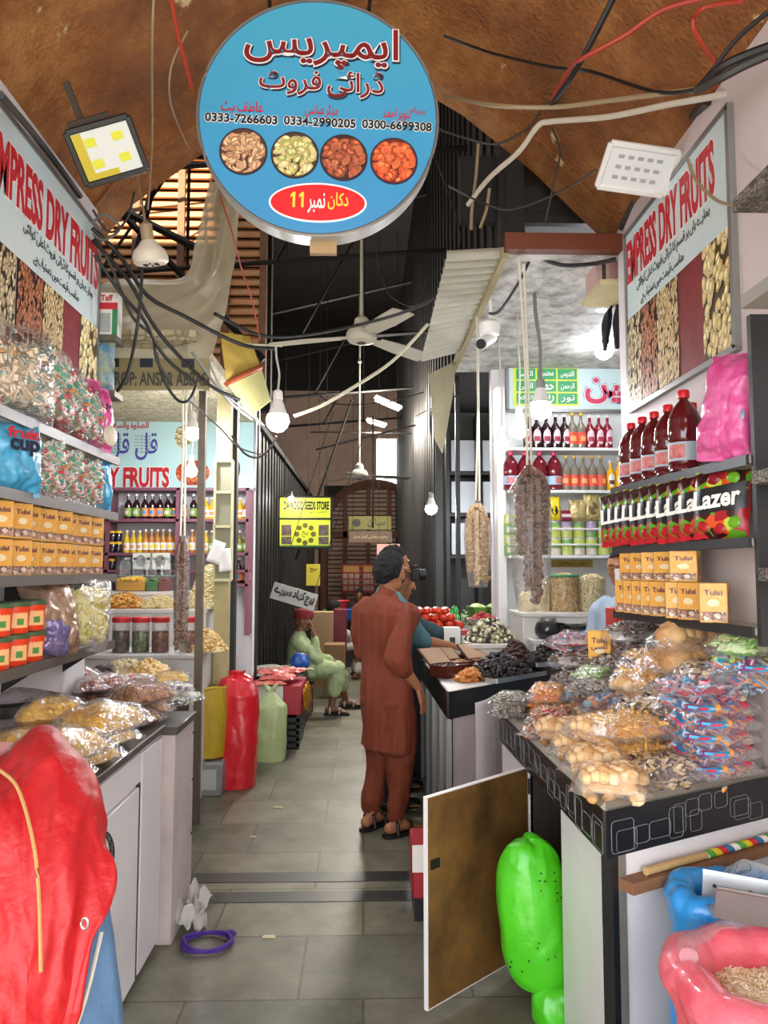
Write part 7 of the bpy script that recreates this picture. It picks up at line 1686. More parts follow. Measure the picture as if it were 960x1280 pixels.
G().box(-.16, .1, -.02, .2, 0, .235, bev=.012).build('package', M('grey_wrap', '#8d8d88', .3, var=.6, vs=10, col2='#5a5a58'), r); G().box(-.06, .06, -.023, -.018, .05, .19).build('label', M('label_pale', '#b9b9b0', .5, var=.5, vs=60), r)
# stall of flat packets on the left
bx = lambda n, lab, x0, x1, y0, y1, z0, z1, mat, cat='carton': tag(G().box(x0, x1, y0, y1, z0, z1, bev=.006).build(n, mat, at=((x0 + x1) / 2, y0, z0)), lab, cat)
r = thing('black_crate', 'black slatted plastic crate under the red packets at the left of the aisle', 'crate', (-.78, 7.0, 0))
for i in range(5): g = G(); z = .02 + i * .055; g.box(-.22, .2, -.0, .012, z, z + .035); g.box(.19, .202, 0, .6, z, z + .035); g.build('slat', BPLAS, r)
for x, y in ((-.21, .0), (.19, 0), (.19, .58), (-.01, 0)): G().box(x - .012, x + .012, y, y + .024, 0, .3).build('corner_post', BPLAS, r)
G().box(-.2, .18, .03, .58, .005, .28).build('contents', M('crate_dark', '#2f2418', .8, var=.5), r)
bx('white_carton', 'white printed carton on the black crate beside the pale green sack', -1.0, -.72, 7.0, 7.3, .302, .56, M('carton_white', '#d8d6cc'))
bx('red_carton', 'dark red carton with golden packets beside the white printed carton', -.715, -.56, 7.0, 7.6, .302, .56, M('carton_red', '#a82430'))
for i in range(6):
    o = pouch_obj('gold_packet', f"golden packet hanging on the dark red carton, {ORD[i]} from the near end", 'packet', .1, .12, .03, M('gold_foil', '#c98a1e', .3, metal=.4, var=.5, vs=14), 30 + i); o.location = (-.545, 7.06 + .1 * i, .47 - .09 * (i % 2)); o.rotation_euler = stand(-5, 5)
for i, (x, y, rz, lab) in enumerate(((-.85, 7.1, 8, 'flat red packet lying lowest on the cartons at the left'), (-.78, 7.2, -6, 'flat red packet in the middle of the pile on the cartons at the left'), (-.86, 7.32, 14, 'flat red packet on top of the pile on the cartons at the left'), (-.7, 7.4, -12, 'flat red packet at the aisle side of the pile'))):
    o = pouch_obj('red_packet', lab, 'packet', .3, .3, .045, M('red_print', '#b8281e', .35, var=.6, vs=12, col2='#e0a89a'), 40 + i); o.location = (x, y, .562 + .035 * min(i, 2)); o.rotation_euler = (0, 0, R(rz))
bx('packet_table', 'low dark table behind the red packets at the left of the aisle', -1.15, -.6, 7.62, 8.4, 0, .55, BLACKW, 'table')
for i, (x, y, z, lab) in enumerate(((-.95, 7.75, .552, 'pale paper pack lying lowest on the low dark table'), (-.92, 7.85, .585, 'pale paper pack on top of the lowest one'), (-.78, 8.1, .552, 'pale green paper pack at the far end of the low dark table'))):
    o = pouch_obj('paper_pack', lab, 'packet', .4, .32, .04, M('paper_pack' if i < 2 else 'paper_green', '#b9b9a8' if i < 2 else '#9aa87a', .5, var=.4), 50 + i); o.location = (x, y, z); o.rotation_euler = (0, 0, R(20 * i))
o = crumple(G().ball((-.66, 8.02, .65), (.095, .08, .09), sub=3).build('blue_bag', M('blue_bag', '#2456a8', .4, coat=.2), at=(-.66, 8.02, .55)), .012, 11, 1, 2); tag(o, 'round blue plastic bag at the back of the seated man in pale green', 'bag')
bx('brown_carton', 'brown carton behind the knees of the seated man in pale green', -.5, -.24, 9.75, 10.1, 0, .66, M('brown_carton', '#9a7650'))
bx('brown_carton', 'pale brown carton above the hand of the seated man in pale green', -.72, -.42, 10.6, 10.9, .0, 1.02, M('pale_carton', '#b0906c', .8))
bx('maroon_crate', 'maroon crate beside the pale brown carton down the aisle', -.42, -.24, 10.7, 11.0, 0, 1.05, M('maroon_plastic', '#6d1620', .5), 'crate')
# coloured plastic ware far down on the left
for i, (px, py, w, h, c1, lab) in enumerate(((425, 757, .3, .16, '#c9303a', 'red plastic tub on top of the ware far down the left side'), (432, 768, .3, .16, '#2a62b8', 'blue plastic basin below the red tub far down the left side'), (415, 768, .28, .15, '#5aa04a', 'green plastic basin left of the blue one far down the left side'), (420, 781, .5, .16, '#3a3a44', 'dark basin lowest of the ware far down the left side'))):
    p = wy(px, py, 13); r = thing('basin', lab, 'basin', p + V((0, 0, -h * .5))); G().lathe([(0, 0), (w * .36, 0), (w * .5, h * .95), (w * .53, h), (w * .48, h * .97), (w * .34, .02), (0, .02)], n=24).build('body', M('ware' + c1, c1, .35), r); g = G(); n = 24; g.tube([(w * .52 * math.cos(2 * PI * k / n), w * .52 * math.sin(2 * PI * k / n), h) for k in range(n + 1)], .012, 6); g.build('rim', M('ware' + c1), r)
bx('ware_table', 'dark table under the coloured basins far down the left side', -.9, -.1, 12.8, 13.4, 0, .55, BLACKW, 'table')
# things on the floor
r = thing('rope_coil', 'coil of purple rope lying on the floor near the left counter', 'rope', (-.665, 3.42, .004)); PUR = M('purple_rope', '#4a2a8a', .7, bump=.4, bs=120)
rnd = random.Random(4)
for k in range(4):
    n = 26; ph = rnd.random() * 6; P = [(.1 * (1 + .08 * math.sin(2 * t + k)) * math.cos(t), .085 * (1 + .08 * math.cos(3 * t + ph)) * math.sin(t), .008 + .008 * k * (.6 + .4 * math.sin(t * 2 + ph))) for t in [2 * PI * i / n for i in range(n + 1)]]
    G().tube(P, .0065, 7).build('loop', PUR, r)
G().tube([(.09, .03, .02), (.11, .06, .02), (.07, .09, .015), (.1, .1, .01)], .006, 7, 5).build('loose_end', PUR, r)
g = G(); g.grid(lambda u, v: V((-.84 + .12 * u + .02 * math.sin(v * 7), 3.5 + .34 * v, .005 + .1 * abs(NZ.noise(V((u * 3, v * 4, 2)))) * 1.6 + .06 * (1 - u))), 14, 18); o = solid(g.build('trash_bag', film('trash_film', '#d8d4cc', .5, .25, 18), at=(-.8, 3.6, 0)), .002); tag(o, 'crumpled clear plastic bag at the foot of the end counter', 'bag')
for i, (px, py, s, lab) in enumerate(((336, 1171, .03, 'torn scrap of pale paper on a floor joint beyond the rope coil'), (347, 1009, .035, 'small pale scrap lying mid aisle before the dark floor bands'), (316, 1046, .02, 'tiny pale scrap near the dark floor bands'))):
    p = wz(px, py, .002); o = G().slab([(-s, -.3 * s, 0), (s, -.5 * s, 0), (.9 * s, .4 * s, 0), (-.7 * s, .5 * s, 0)], (0, 0, .002)).build('paper_scrap', M('scrap', '#cdbf9a', .8)); o.location = p; tag(o, lab, 'litter')
r = thing('red_crate', 'red and white box on the floor behind the open cupboard door', 'box', (.315, 3.72, 0)); G().box(-.09, .1, -.1, .14, .1, .34, bev=.008).build('upper_box', M('carton_red', '#a82430'), r); G().box(-.091, .0, -.103, -.098, .22, .34).build('white_panel', WHT, r); G().box(-.08, .1, -.09, .14, 0, .1).build('dark_base', BPLAS, r)

# ================================================================ PEOPLE
def fuse(name, gs, mat, parent, vox, amp=0, fscale=(14, 14, 3), seed=0, it=4):
    me = gs.mesh('t', mat); t = bpy.data.objects.new('t', me); COL.objects.link(t)
    md = t.modifiers.new('r', 'REMESH'); md.mode = 'VOXEL'; md.voxel_size = vox
    sm_ = t.modifiers.new('s', 'SMOOTH'); sm_.iterations = it; sm_.factor = .5
    bpy.context.view_layer.update()
    m2 = bpy.data.meshes.new_from_object(t.evaluated_get(bpy.context.evaluated_depsgraph_get())); bpy.data.objects.remove(t)
    if amp:
        ns = [v.normal.copy() for v in m2.vertices]
        for v, n_ in zip(m2.vertices, ns):
            c = v.co; k = NZ.noise(V((c.x * fscale[0], c.y * fscale[1], c.z * fscale[2] + seed))) + .5 * NZ.noise(V((c.x * fscale[0] * 2.2, c.y * fscale[1] * 2.2, c.z * fscale[2] * 2 + seed)))
            v.co = c + n_ * amp * k
    m2.materials.clear(); m2.materials.append(mat)
    for p_ in m2.polygons: p_.use_smooth = True
    o = bpy.data.objects.new(name, m2); m2.name = name; COL.objects.link(o); o.parent = parent; return o
class Person:
    def __init__(s, label, loc, face, skin, vox=.008):
        s.r = thing('person', label, 'person', loc); a = R(face); s.f = V((math.sin(a), math.cos(a), 0)); s.s = V((math.cos(a), -math.sin(a), 0)); s.vox = vox; s.skin = skin; s.b = G()
    def L(s, q): return s.f * q[0] + s.s * q[1] + V((0, 0, q[2]))
    def limb(s, g, pts, rad):
        P = [s.L(p) for p in pts]; g.tube(P, rad, 12)
        for p, r_ in zip(P, rad if isinstance(rad, (list, tuple)) else [rad] * len(P)): g.ball(p, r_ * .98, sub=2)
    def ell(s, g, c, r3, yaw=0, tilt=0):
        m = Matrix((s.f, s.s, V((0, 0, 1)))).transposed().to_4x4() @ Matrix.Rotation(R(-yaw), 4, 'Z') @ Matrix.Rotation(R(tilt), 4, 'Y')
        b2 = bmesh.new(); bmesh.ops.create_icosphere(b2, subdivisions=3, radius=1, matrix=Matrix.Translation(s.L(c)) @ m @ Matrix.Diagonal((*r3, 1))); s_ = g; s_.join(b2)
    def head(s, c, yaw=0, tilt=0, hair=None, hairmat=None):
        """c centre of the head; yaw turns it to the person's right"""
        cy, sy = math.cos(R(yaw)), math.sin(R(yaw)); ct, st = math.cos(R(tilt)), math.sin(R(tilt))
        def H(x, y, z):
            x, z = x * ct + z * st, -x * st + z * ct
            return (c[0] + x * cy - y * sy, c[1] + x * sy + y * cy, c[2] + z)
        s.H = H; g = s.b
        s.ell(g, H(0, 0, .02), (.098, .077, .103), yaw, tilt); s.ell(g, H(.018, 0, -.05), (.07, .058, .068), yaw, tilt); s.ell(g, H(.06, 0, -.085), (.025, .028, .02), yaw, tilt)
        s.limb(g, [H(.09, 0, .02), H(.108, 0, -.02)], [.009, .015]); 
        for k in (-1, 1):
            s.ell(g, H(-.004, k * .078, -.005), (.02, .008, .032), yaw, tilt); s.ell(g, H(.055, k * .042, -.02), (.03, .022, .022), yaw, tilt)
        s.ell(g, H(.082, 0, .035), (.018, .05, .012), yaw, tilt)
        EW, ED, LIP = M('eye_white', '#d8d4cc', .3), M('eye_dark', '#1a1210', .3), M('lip', '#7d4638', .5)
        for k in (-1, 1):
            g2 = G(); g2.ball(s.L(H(.077, k * .031, .012)), .0112, sub=2); e = g2.build('eye', EW, s.r); g2 = G(); g2.ball(s.L(H(.085, k * .031, .012)), .006, sub=1); g2.build('iris', ED, e)
            g2 = G(); g2.tube([s.L(H(.092, k * .015, .034)), s.L(H(.095, k * .034, .04)), s.L(H(.08, k * .052, .034))], .004, 6, 3); g2.build('eyebrow', ED, s.r)
        g2 = G(); g2.tube([s.L(H(.078, -.024, -.062)), s.L(H(.092, 0, -.06)), s.L(H(.078, .024, -.062))], [.003, .006, .003], 6, 4); g2.build('mouth', LIP, s.r)
        if hair:
            g2 = G()
            def f(u, v):
                a = 2 * PI * u; b = PI / 2 - v * PI * .74
                frontk = max(0, math.cos(a)); lo = 1.04 - .66 * frontk ** .6 - .2 * abs(math.sin(a)) ** 4
                b = PI / 2 - v * PI * .76 * lo
                k = 1.02 + hair * (.5 + .9 * NZ.noise(V((a * 2.2 if u < .999 else 0, b * 6, 4)))) * (1 if v < .99 else .3)
                return s.L(H(-.008 + .1 * k * math.cos(b) * math.cos(a), .08 * k * math.cos(b) * math.sin(a), .022 + .106 * k * math.sin(b)))
            g2.grid(f, 44, 24, True); bmesh.ops.remove_doubles(g2.b, verts=g2.b.verts, dist=.0005); o = g2.build('hair', hairmat, s.r); solid(o, .012)
    def hand(s, w, d, n, curl=.4, k=1.0):
        """w wrist, d direction of the fingers, n back of the hand (local f, s, z); thumb towards d x n"""
        w, d, n = V(w), V(d).normalized(), V(n).normalized(); n = (n - d * n.dot(d)).normalized(); t = d.cross(n); g = s.b
        for j in (-.03, -.01, .01, .03): s.limb(g, [w + d * .01 + t * j * .5, w + d * .085 * k + t * j], [.014, .012])
        for j, l_ in ((-.036, .064), (-.0125, .074), (.0125, .082), (.036, .072)):
            b = w + d * .083 * k + t * j * .9; dj = (d + t * j * 3.5).normalized(); p = b; pts = [p]
            for q_, a_ in ((.45, .5), (.3, 1.1), (.25, 1.6)):
                p = p + (dj * math.cos(curl * a_) - n * math.sin(curl * a_)) * l_ * q_ * k; pts.append(p)
            s.limb(g, pts, [.0085, .0078, .0072, .0064])
        b = w + d * .025 + t * .024
        s.limb(g, [b, b + (d * .5 + t * .75 - n * .2).normalized() * .032, b + (d * .5 + t * .75 - n * .2).normalized() * .032 + (d * .85 + t * .35 - n * .3).normalized() * .03], [.0125, .0105, .0085])
    def leg(s, hip, knee, ank, toe, bare=True):
        s.limb(s.b, [hip, [(a + b) / 2 for a, b in zip(hip, knee)], knee], [.085, .072, .056]); m_ = [a * .65 + b * .35 for a, b in zip(knee, ank)]
        s.limb(s.b, [knee, m_, ank], [.055, .056, .036]); t = V(toe); an = V(ank)
        d = (t - an); d.z = 0; d.normalize(); side = V((-d.y, d.x, 0)); g0 = an.z - .06
        s.limb(s.b, [an - d * .045 + V((0, 0, -.035)), an + d * .06 + V((0, 0, -.03)), an + d * .14 + V((0, 0, -.045))], [.034, .034, .022])
        for j, l_ in ((-.03, .17), (-.012, .178), (.005, .182), (.02, .184), (.034, .186)): s.limb(s.b, [an + d * .12 + side * j * .8 + V((0, 0, -.05)), an + d * l_ + side * j + V((0, 0, -.054))], [.014, .0105])
        return an, d, side
    def arm(s, sh, el, wr):
        s.limb(s.b, [sh, [(a + b) / 2 for a, b in zip(sh, el)], el], [.041, .039, .036]); s.limb(s.b, [el, [a * .65 + b * .35 for a, b in zip(el, wr)], wr], [.04, .039, .026])
    def trunk(s, pel, chest, neck, headc):
        s.limb(s.b, [pel, [(a + b) / 2 for a, b in zip(pel, chest)], chest], [.095, .082, .08]); s.limb(s.b, [chest, neck], [.07, .05]); s.limb(s.b, [neck, [(a + b) / 2 for a, b in zip(neck, headc)], headc], [.056, .052, .05])
    def done(s): return fuse('body', s.b, s.skin, s.r, s.vox * .8, it=3)
    def rings(s, g, R_, n=28):
        """tube of ellipses across the body: (f, s, z, rf, rs)"""
        g.skin([[g.b.verts.new(s.L((f_ + rf * math.cos(2 * PI * i / n), s_ + rs * math.sin(2 * PI * i / n), z))) for i in range(n)] for f_, s_, z, rf, rs in R_])
    def sandal(s, an, d, side, mat, col):
        g = G(); z = an.z - .075
        pts = [an + d * x + side * y for x, y in ((-.085, -.02), (-.085, .02), (-.05, .04), (.06, .042), (.15, .052), (.2, .03), (.205, -.005), (.17, -.042), (.06, -.04), (-.05, -.038))]
        g.slab([tuple(s.L((p.x, p.y, z - .012))) for p in pts], (0, 0, .02)); o = g.build('sandal', mat, s.r)
        for x0, hh in ((.095, .052), (-.01, .075)):
            g = G(); g.tube([s.L(an + d * x0 + side * .045 + V((0, 0, -.07))), s.L(an + d * x0 + side * .03 + V((0, 0, -.07 + hh))), s.L(an + d * x0 - side * .03 + V((0, 0, -.07 + hh))), s.L(an + d * x0 - side * .045 + V((0, 0, -.07)))], .011, 6, 4); g.build('strap', col, o)
SKIN = M('skin_tan', '#a8714e', .5, var=.12, vs=9); SKIN2 = M('skin_brown', '#7d5038', .5, var=.12, vs=9)
HAIR = M('black_hair', '#0a0807', .85, bump=.6, bs=60)
# man in the rust brown kameez, seen from behind
P1 = Person('man in a rust brown kameez standing with his back to the camera, one arm hanging', (.14, 4.84, 0), 48, SKIN, .0055)
hd = (.03, .005, 1.575); P1.head(hd, 2, 4, .15, HAIR); P1.trunk((0, 0, .9), (.0, 0, 1.22), (.0, 0, 1.42), hd)
el, wr = (-.14, .235, 1.07), (.03, .25, .89); P1.arm((-.01, .16, 1.31), el, wr); P1.hand(wr, (.3, .12, -.92), (.35, .9, .1), .3)
el2, wr2 = (.02, -.25, 1.06), (.2, -.16, .94); P1.arm((-.01, -.16, 1.31), el2, wr2); P1.hand(wr2, (.8, .4, -.3), (0, -.9, .3), .5)
a1 = P1.leg((0, .09, .86), (.03, .1, .48), (-.02, .1, .088), (.2, .13, .05)); a2 = P1.leg((0, -.09, .86), (.03, -.09, .48), (-.04, -.1, .088), (.2, -.13, .05)); P1.done()
RUSTC = M('rust_cloth', '#78341a', .8, var=.3, vs=4, col2='#4f1e10', bump=.15, bs=180)
g = G(); P1.rings(g, [(.0, 0, .5, .135, .2), (.0, 0, .56, .135, .2), (-.0, 0, .75, .135, .195), (.0, 0, .92, .134, .188), (.01, 0, 1.08, .125, .178), (0, 0, 1.22, .122, .188), (-.01, 0, 1.33, .108, .195), (-.01, 0, 1.385, .085, .16), (-.005, 0, 1.425, .07, .09), (.0, 0, 1.445, .062, .066)])
P1.limb(g, [(-.01, .16, 1.36), (-.01, .195, 1.33), (-.09, .225, 1.18), el], [.066, .07, .066, .062]); P1.limb(g, [el, (-.09, .245, 1.02)], [.062, .056])
P1.limb(g, [(-.01, -.16, 1.36), (-.01, -.195, 1.33), (.01, -.235, 1.18), el2, (.1, -.21, 1.01)], [.066, .07, .066, .06, .054])
fuse('kameez', g, RUSTC, P1.r, .008, .032, (11, 11, 2.4), 2, 5)
g = G(); P1.limb(g, [(-.1, .238, 1.04), (-.085, .245, 1.01)], [.062, .058]); fuse('rolled_cuff', g, RUSTC, P1.r, .008, .006)
g = G(); P1.limb(g, [(0, .0, 1.425), (.0, 0, 1.455)], [.066, .06]); fuse('collar', g, RUSTC, P1.r, .008, .003)
g = G(); 
for k, (kn, an_) in ((1, ((.03, .1, .5), (-.015, .1, .17))), (-1, ((.03, -.09, .5), (-.035, -.1, .17)))): P1.limb(g, [(0, .085 * k, .8), (kn[0], kn[1], kn[2] + .08), (kn[0] - .01, kn[1], .35), an_, (an_[0], an_[1], .12)], [.118, .1, .08, .06, .05])
fuse('shalwar', g, RUSTC, P1.r, .009, .02, (10, 10, 6), 6, 4)
SOLE = M('black_sole', '#17120f', .6)
P1.sandal(*a1, SOLE, M('black_strap', '#1c1714', .5)); P1.sandal(*a2, SOLE, MC['black_strap'])

# man in teal with the camera, hidden behind him
P2 = Person('man in a teal shirt holding a camera to his face beside the date counter', (.16, 5.34, 0), 78, SKIN, .008)
hd = (.05, 0, 1.63); P2.head(hd, 0, 4, .1, HAIR); P2.trunk((0, 0, .92), (.0, 0, 1.25), (.01, 0, 1.46), hd)
elr, wrr = (.2, .2, 1.12), (.42, .14, 1.08); P2.arm((0, .17, 1.36), elr, wrr); P2.hand(wrr, (.9, 0, -.3), (.2, .1, .95), .5)
ell_, wrl = (.14, -.2, 1.24), (.16, -.06, 1.5); P2.arm((0, -.19, 1.38), ell_, wrl); P2.hand(wrl, (.1, .5, .8), (.9, -.3, -.1), .8)
b1 = P2.leg((0, .09, .88), (.02, .1, .48), (0, .1, .088), (.2, .12, .05)); b2 = P2.leg((0, -.09, .88), (.02, -.1, .48), (0, -.12, .088), (.2, -.14, .05)); P2.done()
TEAL = M('teal_cloth', '#48737a', .75, var=.2, vs=5, bump=.15, bs=160)
g = G(); P2.rings(g, [(0, 0, .78, .135, .2), (0, 0, .95, .13, .195), (0, 0, 1.15, .13, .195), (0, 0, 1.3, .125, .205), (-.01, 0, 1.4, .1, .18), (0, 0, 1.46, .07, .085), (0, 0, 1.48, .062, .064)])
P2.limb(g, [(0, .17, 1.39), (.02, .2, 1.35), elr], [.07, .075, .062]); P2.limb(g, [(0, -.17, 1.39), (.02, -.2, 1.35), ell_], [.07, .075, .062]); fuse('shirt', g, TEAL, P2.r, .009, .014, (13, 13, 4), 3)
g = G()
for k in (1, -1): P2.limb(g, [(0, .085 * k, .85), (.02, .1 * k, .48), (0, .11 * k, .1)], [.115, .085, .068])
fuse('trousers', g, M('dark_trousers', '#1c1e24', .75), P2.r, .01, .01, (9, 9, 7), 2)
SHOE = M('black_shoe', '#121212', .35)
for an, d, side in (b1, b2): g = G(); P2.limb(g, [an - d * .05 + V((0, 0, -.04)), an + d * .06 + V((0, 0, -.035)), an + d * .17 + V((0, 0, -.045))], [.046, .046, .038]); fuse('shoe', g, SHOE, P2.r, .008)
ccam = P2.r.location + P2.L((.19, .0, 1.565)); r = thing('photo_camera', 'black photo camera held up by the man in teal', 'camera', ccam, rot=(0, 0, R(-78)))
G().box(-.065, .065, -.03, .03, -.045, .045, bev=.008).build('camera_body', BPLAS, r); g = G(); g.cyl((0, .03, 0), (0, .085, 0), .036, .04, 22); b = g.build('lens', BPLAS, r); g = G(); g.cyl((0, .084, 0), (0, .0875, 0), .031, n=20); g.build('lens_glass', M('lens_glass', '#20283a', .08), b); G().box(-.025, .025, -.03, .025, .043, .07, bev=.006).build('viewfinder', BPLAS, r)

# third man, only his arms reach past the other two
P3 = Person('man in dark teal sleeves reaching over the date counter behind the other two', (.24, 5.8, 0), 84, SKIN, .009)
hd = (.04, 0, 1.5); P3.head(hd, 0, 12, .05, HAIR); P3.trunk((-.02, 0, .88), (.0, 0, 1.16), (.02, 0, 1.36), hd)
e3, w3 = (.26, .2, 1.13), (.5, .14, 1.09); P3.arm((0, .18, 1.28), e3, w3); P3.hand(w3, (.9, .1, -.35), (.3, .1, .9), .5); e4, w4 = (.2, -.22, 1.08), (.4, -.14, 1.04); P3.arm((0, -.18, 1.28), e4, w4); P3.hand(w4, (.9, .1, -.3), (.3, 0, .9), .5)
c1 = P3.leg((-.02, .09, .84), (.02, .1, .46), (-.02, .1, .088), (.2, .12, .05)); c2 = P3.leg((-.02, -.09, .84), (.02, -.1, .46), (-.02, -.1, .088), (.2, -.12, .05)); P3.done()
DTEAL = M('dark_teal_cloth', '#1e3a42', .75); g = G(); P3.rings(g, [(-.02, 0, .72, .13, .2), (-.01, 0, .95, .13, .19), (0, 0, 1.15, .125, .19), (0, 0, 1.28, .11, .18), (.01, 0, 1.36, .068, .08), (.02, 0, 1.385, .058, .06)])
P3.limb(g, [(0, .16, 1.29), (.02, .19, 1.26), e3, (.42, .16, 1.1)], [.068, .072, .06, .048]); P3.limb(g, [(0, -.16, 1.29), (.02, -.19, 1.26), e4], [.068, .072, .06]); fuse('shirt', g, DTEAL, P3.r, .01, .012, (13, 13, 4), 5)
g = G()
for k in (1, -1): P3.limb(g, [(-.02, .085 * k, .8), (.02, .1 * k, .46), (-.02, .1 * k, .09)], [.115, .085, .068])
fuse('trousers', g, MC['dark_trousers'], P3.r, .01, .01, (9, 9, 7), 2)
for an, d, side in (c1, c2): g = G(); P3.limb(g, [an - d * .05 + V((0, 0, -.04)), an + d * .17 + V((0, 0, -.045))], [.046, .038]); fuse('shoe', g, SHOE, P3.r, .009)

# seated man in pale green with a red cap
P4 = Person('man in pale green with a dark red cap sitting on a low stool', (-.66, 8.72, 0), 88, SKIN2, .009)
hd = (-.02, 0, 1.03); P4.head(hd, 6, 8); P4.trunk((-.06, 0, .5), (-.07, 0, .72), (-.06, 0, .88), hd)
er, wr4 = (.14, .15, .62), (.1, .09, .9); P4.arm((-.07, .17, .82), er, wr4); P4.hand(wr4, (-.15, -.35, .9), (.8, .3, .1), 1.0); e5, w5 = (.12, -.2, .6), (.33, -.12, .56); P4.arm((-.07, -.17, .82), e5, w5); P4.hand(w5, (.9, .2, -.4), (.3, 0, .9), .6)
d1 = P4.leg((-.02, .09, .46), (.36, .1, .5), (.3, .1, .088), (.55, .14, .05)); d2 = P4.leg((-.02, -.09, .46), (.36, -.12, .48), (.46, -.28, .1), (.7, -.26, .06)); P4.done()
GRNC_ = M('pale_green_cloth', '#a9b886', .8, var=.2, vs=5, col2='#7d8c5e', bump=.15, bs=160)
g = G(); P4.rings(g, [(-.06, 0, .42, .16, .2), (-.06, 0, .55, .14, .19), (-.07, 0, .7, .125, .185), (-.07, 0, .8, .11, .185), (-.065, 0, .86, .085, .12), (-.055, 0, .91, .06, .066)])
P4.limb(g, [(-.07, .15, .83), (-.06, .185, .8), er], [.065, .075, .066]); P4.limb(g, [er, (.11, .1, .82)], [.062, .05]); P4.limb(g, [(-.07, -.15, .83), (-.06, -.185, .8), e5, (.28, -.14, .57)], [.065, .075, .066, .052])
P4.limb(g, [(-.05, .08, .47), (.2, .1, .5), (.36, .1, .5), (.37, .1, .38)], [.11, .105, .095, .09]); P4.limb(g, [(-.05, -.08, .46), (.2, -.1, .48), (.36, -.12, .48), (.4, -.16, .38)], [.11, .105, .095, .09]); fuse('kameez', g, GRNC_, P4.r, .01, .016, (11, 11, 6), 4)
g = G(); P4.limb(g, [(.36, .1, .44), (.34, .1, .34), (.32, .1, .26)], [.09, .085, .075]); P4.limb(g, [(.37, -.13, .43), (.4, -.18, .34), (.43, -.22, .27)], [.09, .085, .075]); fuse('shalwar', g, GRNC_, P4.r, .01, .014, (11, 11, 6), 7)
P4.sandal(*d1, SOLE, M('pale_strap', '#b5b0a4', .5)); P4.sandal(*d2, SOLE, MC['pale_strap'])
g = G(); cc = P4.H(-.004, 0, .04)
g.lathe([(.112, -.01), (.115, .02), (.112, .06), (.095, .082), (.05, .094), (0, .096)], c=P4.L(cc), n=28); g.build('cap', M('maroon_cap', '#7d1a22', .8), P4.r)
r = thing('stool', 'low wooden stool under the seated man in pale green', 'stool', (-.72, 8.72, 0)); G().box(-.16, .16, -.16, .16, .3, .34, bev=.006).build('seat', WOOD, r)
for x in (-.13, .13):
    for y in (-.13, .13): G().box(x - .018, x + .018, y - .018, y + .018, 0, .3).build('leg', WOOD, r)
# man further back, white sleeve and dark waistcoat, sitting
P5 = Person('man with white sleeves and dark waistcoat sitting behind the man in pale green', (-.46, 11.4, 0), 80, SKIN2, .012)
hd = (.02, 0, 1.02); P5.head(hd, 0, 20, .05, HAIR); P5.trunk((-.05, 0, .5), (-.02, 0, .72), (0, 0, .87), hd); f1, h1 = (.2, .16, .66), (.34, .1, .52); P5.arm((-.02, .17, .82), f1, h1); P5.hand(h1, (.8, 0, -.6), (.5, .2, .8), .5); P5.arm((-.02, -.17, .82), (.2, -.16, .64), (.36, -.1, .52)); P5.hand((.36, -.1, .52), (.8, 0, -.6), (.5, 0, .8), .5)
P5.leg((0, .09, .46), (.38, .1, .5), (.36, .1, .088), (.6, .1, .05)); P5.leg((0, -.09, .46), (.38, -.1, .5), (.36, -.12, .088), (.6, -.12, .05)); P5.done()
g = G(); P5.limb(g, [(-.02, .15, .83), (-.01, .185, .8), f1, (.3, .12, .56)], [.065, .072, .062, .05]); P5.limb(g, [(-.02, -.15, .83), (-.01, -.185, .8), (.2, -.16, .64), (.32, -.12, .56)], [.065, .072, .062, .05]); fuse('shirt', g, M('white_cloth', '#b9b6ac', .8), P5.r, .012, .012)
g = G(); P5.rings(g, [(-.05, 0, .45, .14, .19), (-.03, 0, .65, .13, .185), (-.01, 0, .8, .11, .175), (0, 0, .87, .075, .09), (0, 0, .9, .06, .062)]); fuse('waistcoat', g, M('dark_waistcoat', '#3a2a2a', .8), P5.r, .012, .008)
g = G()
for k in (1, -1): P5.limb(g, [(-.02, .08 * k, .47), (.38, .1 * k, .5), (.36, .1 * k, .14)], [.11, .09, .07])
fuse('shalwar', g, MC['white_cloth'], P5.r, .012, .012)
bx('wooden_box', 'wooden box under the man with white sleeves', -.66, -.34, 11.25, 11.55, 0, .36, WOOD, 'box')
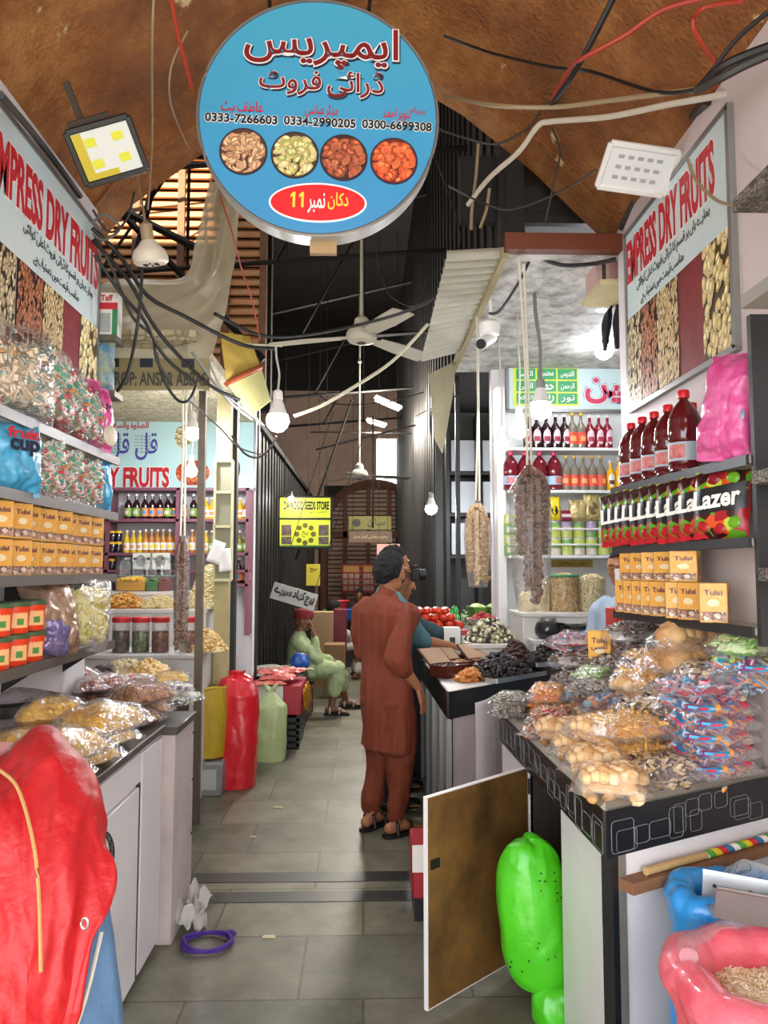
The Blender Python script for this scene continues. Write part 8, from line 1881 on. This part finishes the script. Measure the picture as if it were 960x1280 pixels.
# dark figure seated far away at the gate
P6 = Person('small dark clothed figure sitting far down the aisle before the louvred gate', (-.1, 15, 0), 172, SKIN2, .014)
hd = (.03, 0, 1.09); P6.head(hd, 0, 5, .05, HAIR); P6.trunk((-.05, 0, .52), (0, 0, .76), (.01, 0, .93), hd)
for k in (1, -1): P6.arm((0, .17 * k, .88), (.1, .22 * k, .66), (.3, .1 * k, .58)); P6.hand((.3, .1 * k, .58), (.8, -.3 * k, -.3), (.2, 0, .9), .5); P6.leg((0, .09 * k, .48), (.38, .12 * k, .5), (.34, .12 * k, .088), (.6, .12 * k, .05))
P6.done(); g = G(); P6.rings(g, [(-.02, 0, .2, .25, .25), (-.02, 0, .5, .2, .23), (0, 0, .75, .14, .2), (0, 0, .88, .11, .19), (.01, 0, .94, .075, .09), (.01, 0, .97, .06, .062)])
for k in (1, -1): P6.limb(g, [(0, .16 * k, .88), (.1, .22 * k, .66), (.26, .12 * k, .59)], [.07, .065, .05]); P6.limb(g, [(0, .09 * k, .48), (.38, .12 * k, .5), (.35, .12 * k, .16)], [.11, .1, .09])
fuse('robe', g, M('black_cloth', '#1a191b', .85), P6.r, .014, .012)
bx('wooden_box', 'wooden box under the small dark figure far away', -.28, .08, 14.9, 15.3, 0, .38, WOOD, 'box')
# shopkeeper peeping out behind the right shelves
P7 = Person('shopkeeper in pale blue peeping out behind the lowest right shelf', (1.62, 4.72, 0), -120, SKIN, .009)
hd = (.03, 0, 1.6); P7.head(hd, -20, 6, .05, HAIR); P7.trunk((0, 0, .9), (0, 0, 1.24), (.01, 0, 1.44), hd)
for k in (1, -1): P7.arm((0, .185 * k, 1.36), (.06, .24 * k, 1.1), (.24, .16 * k, 1.0)); P7.hand((.24, .16 * k, 1.0), (.8, -.2 * k, -.3), (.2, 0, .9), .5); P7.leg((0, .09 * k, .86), (.02, .1 * k, .48), (0, .1 * k, .088), (.2, .12 * k, .05))
P7.done(); g = G(); P7.rings(g, [(0, 0, .5, .15, .22), (0, 0, .9, .145, .205), (0, 0, 1.2, .13, .2), (-.01, 0, 1.36, .105, .185), (0, 0, 1.43, .07, .085), (0, 0, 1.46, .06, .062)])
for k in (1, -1): P7.limb(g, [(0, .16 * k, 1.37), (.01, .2 * k, 1.33), (.06, .24 * k, 1.1), (.2, .18 * k, 1.02)], [.068, .075, .066, .05])
fuse('kameez', g, M('pale_blue_cloth', '#a9bccb', .8, var=.2), P7.r, .01, .014)
g = G()
for k in (1, -1): P7.limb(g, [(0, .085 * k, .8), (.02, .1 * k, .48), (0, .1 * k, .13)], [.12, .1, .075])
fuse('shalwar', g, MC['pale_blue_cloth'], P7.r, .011, .012)
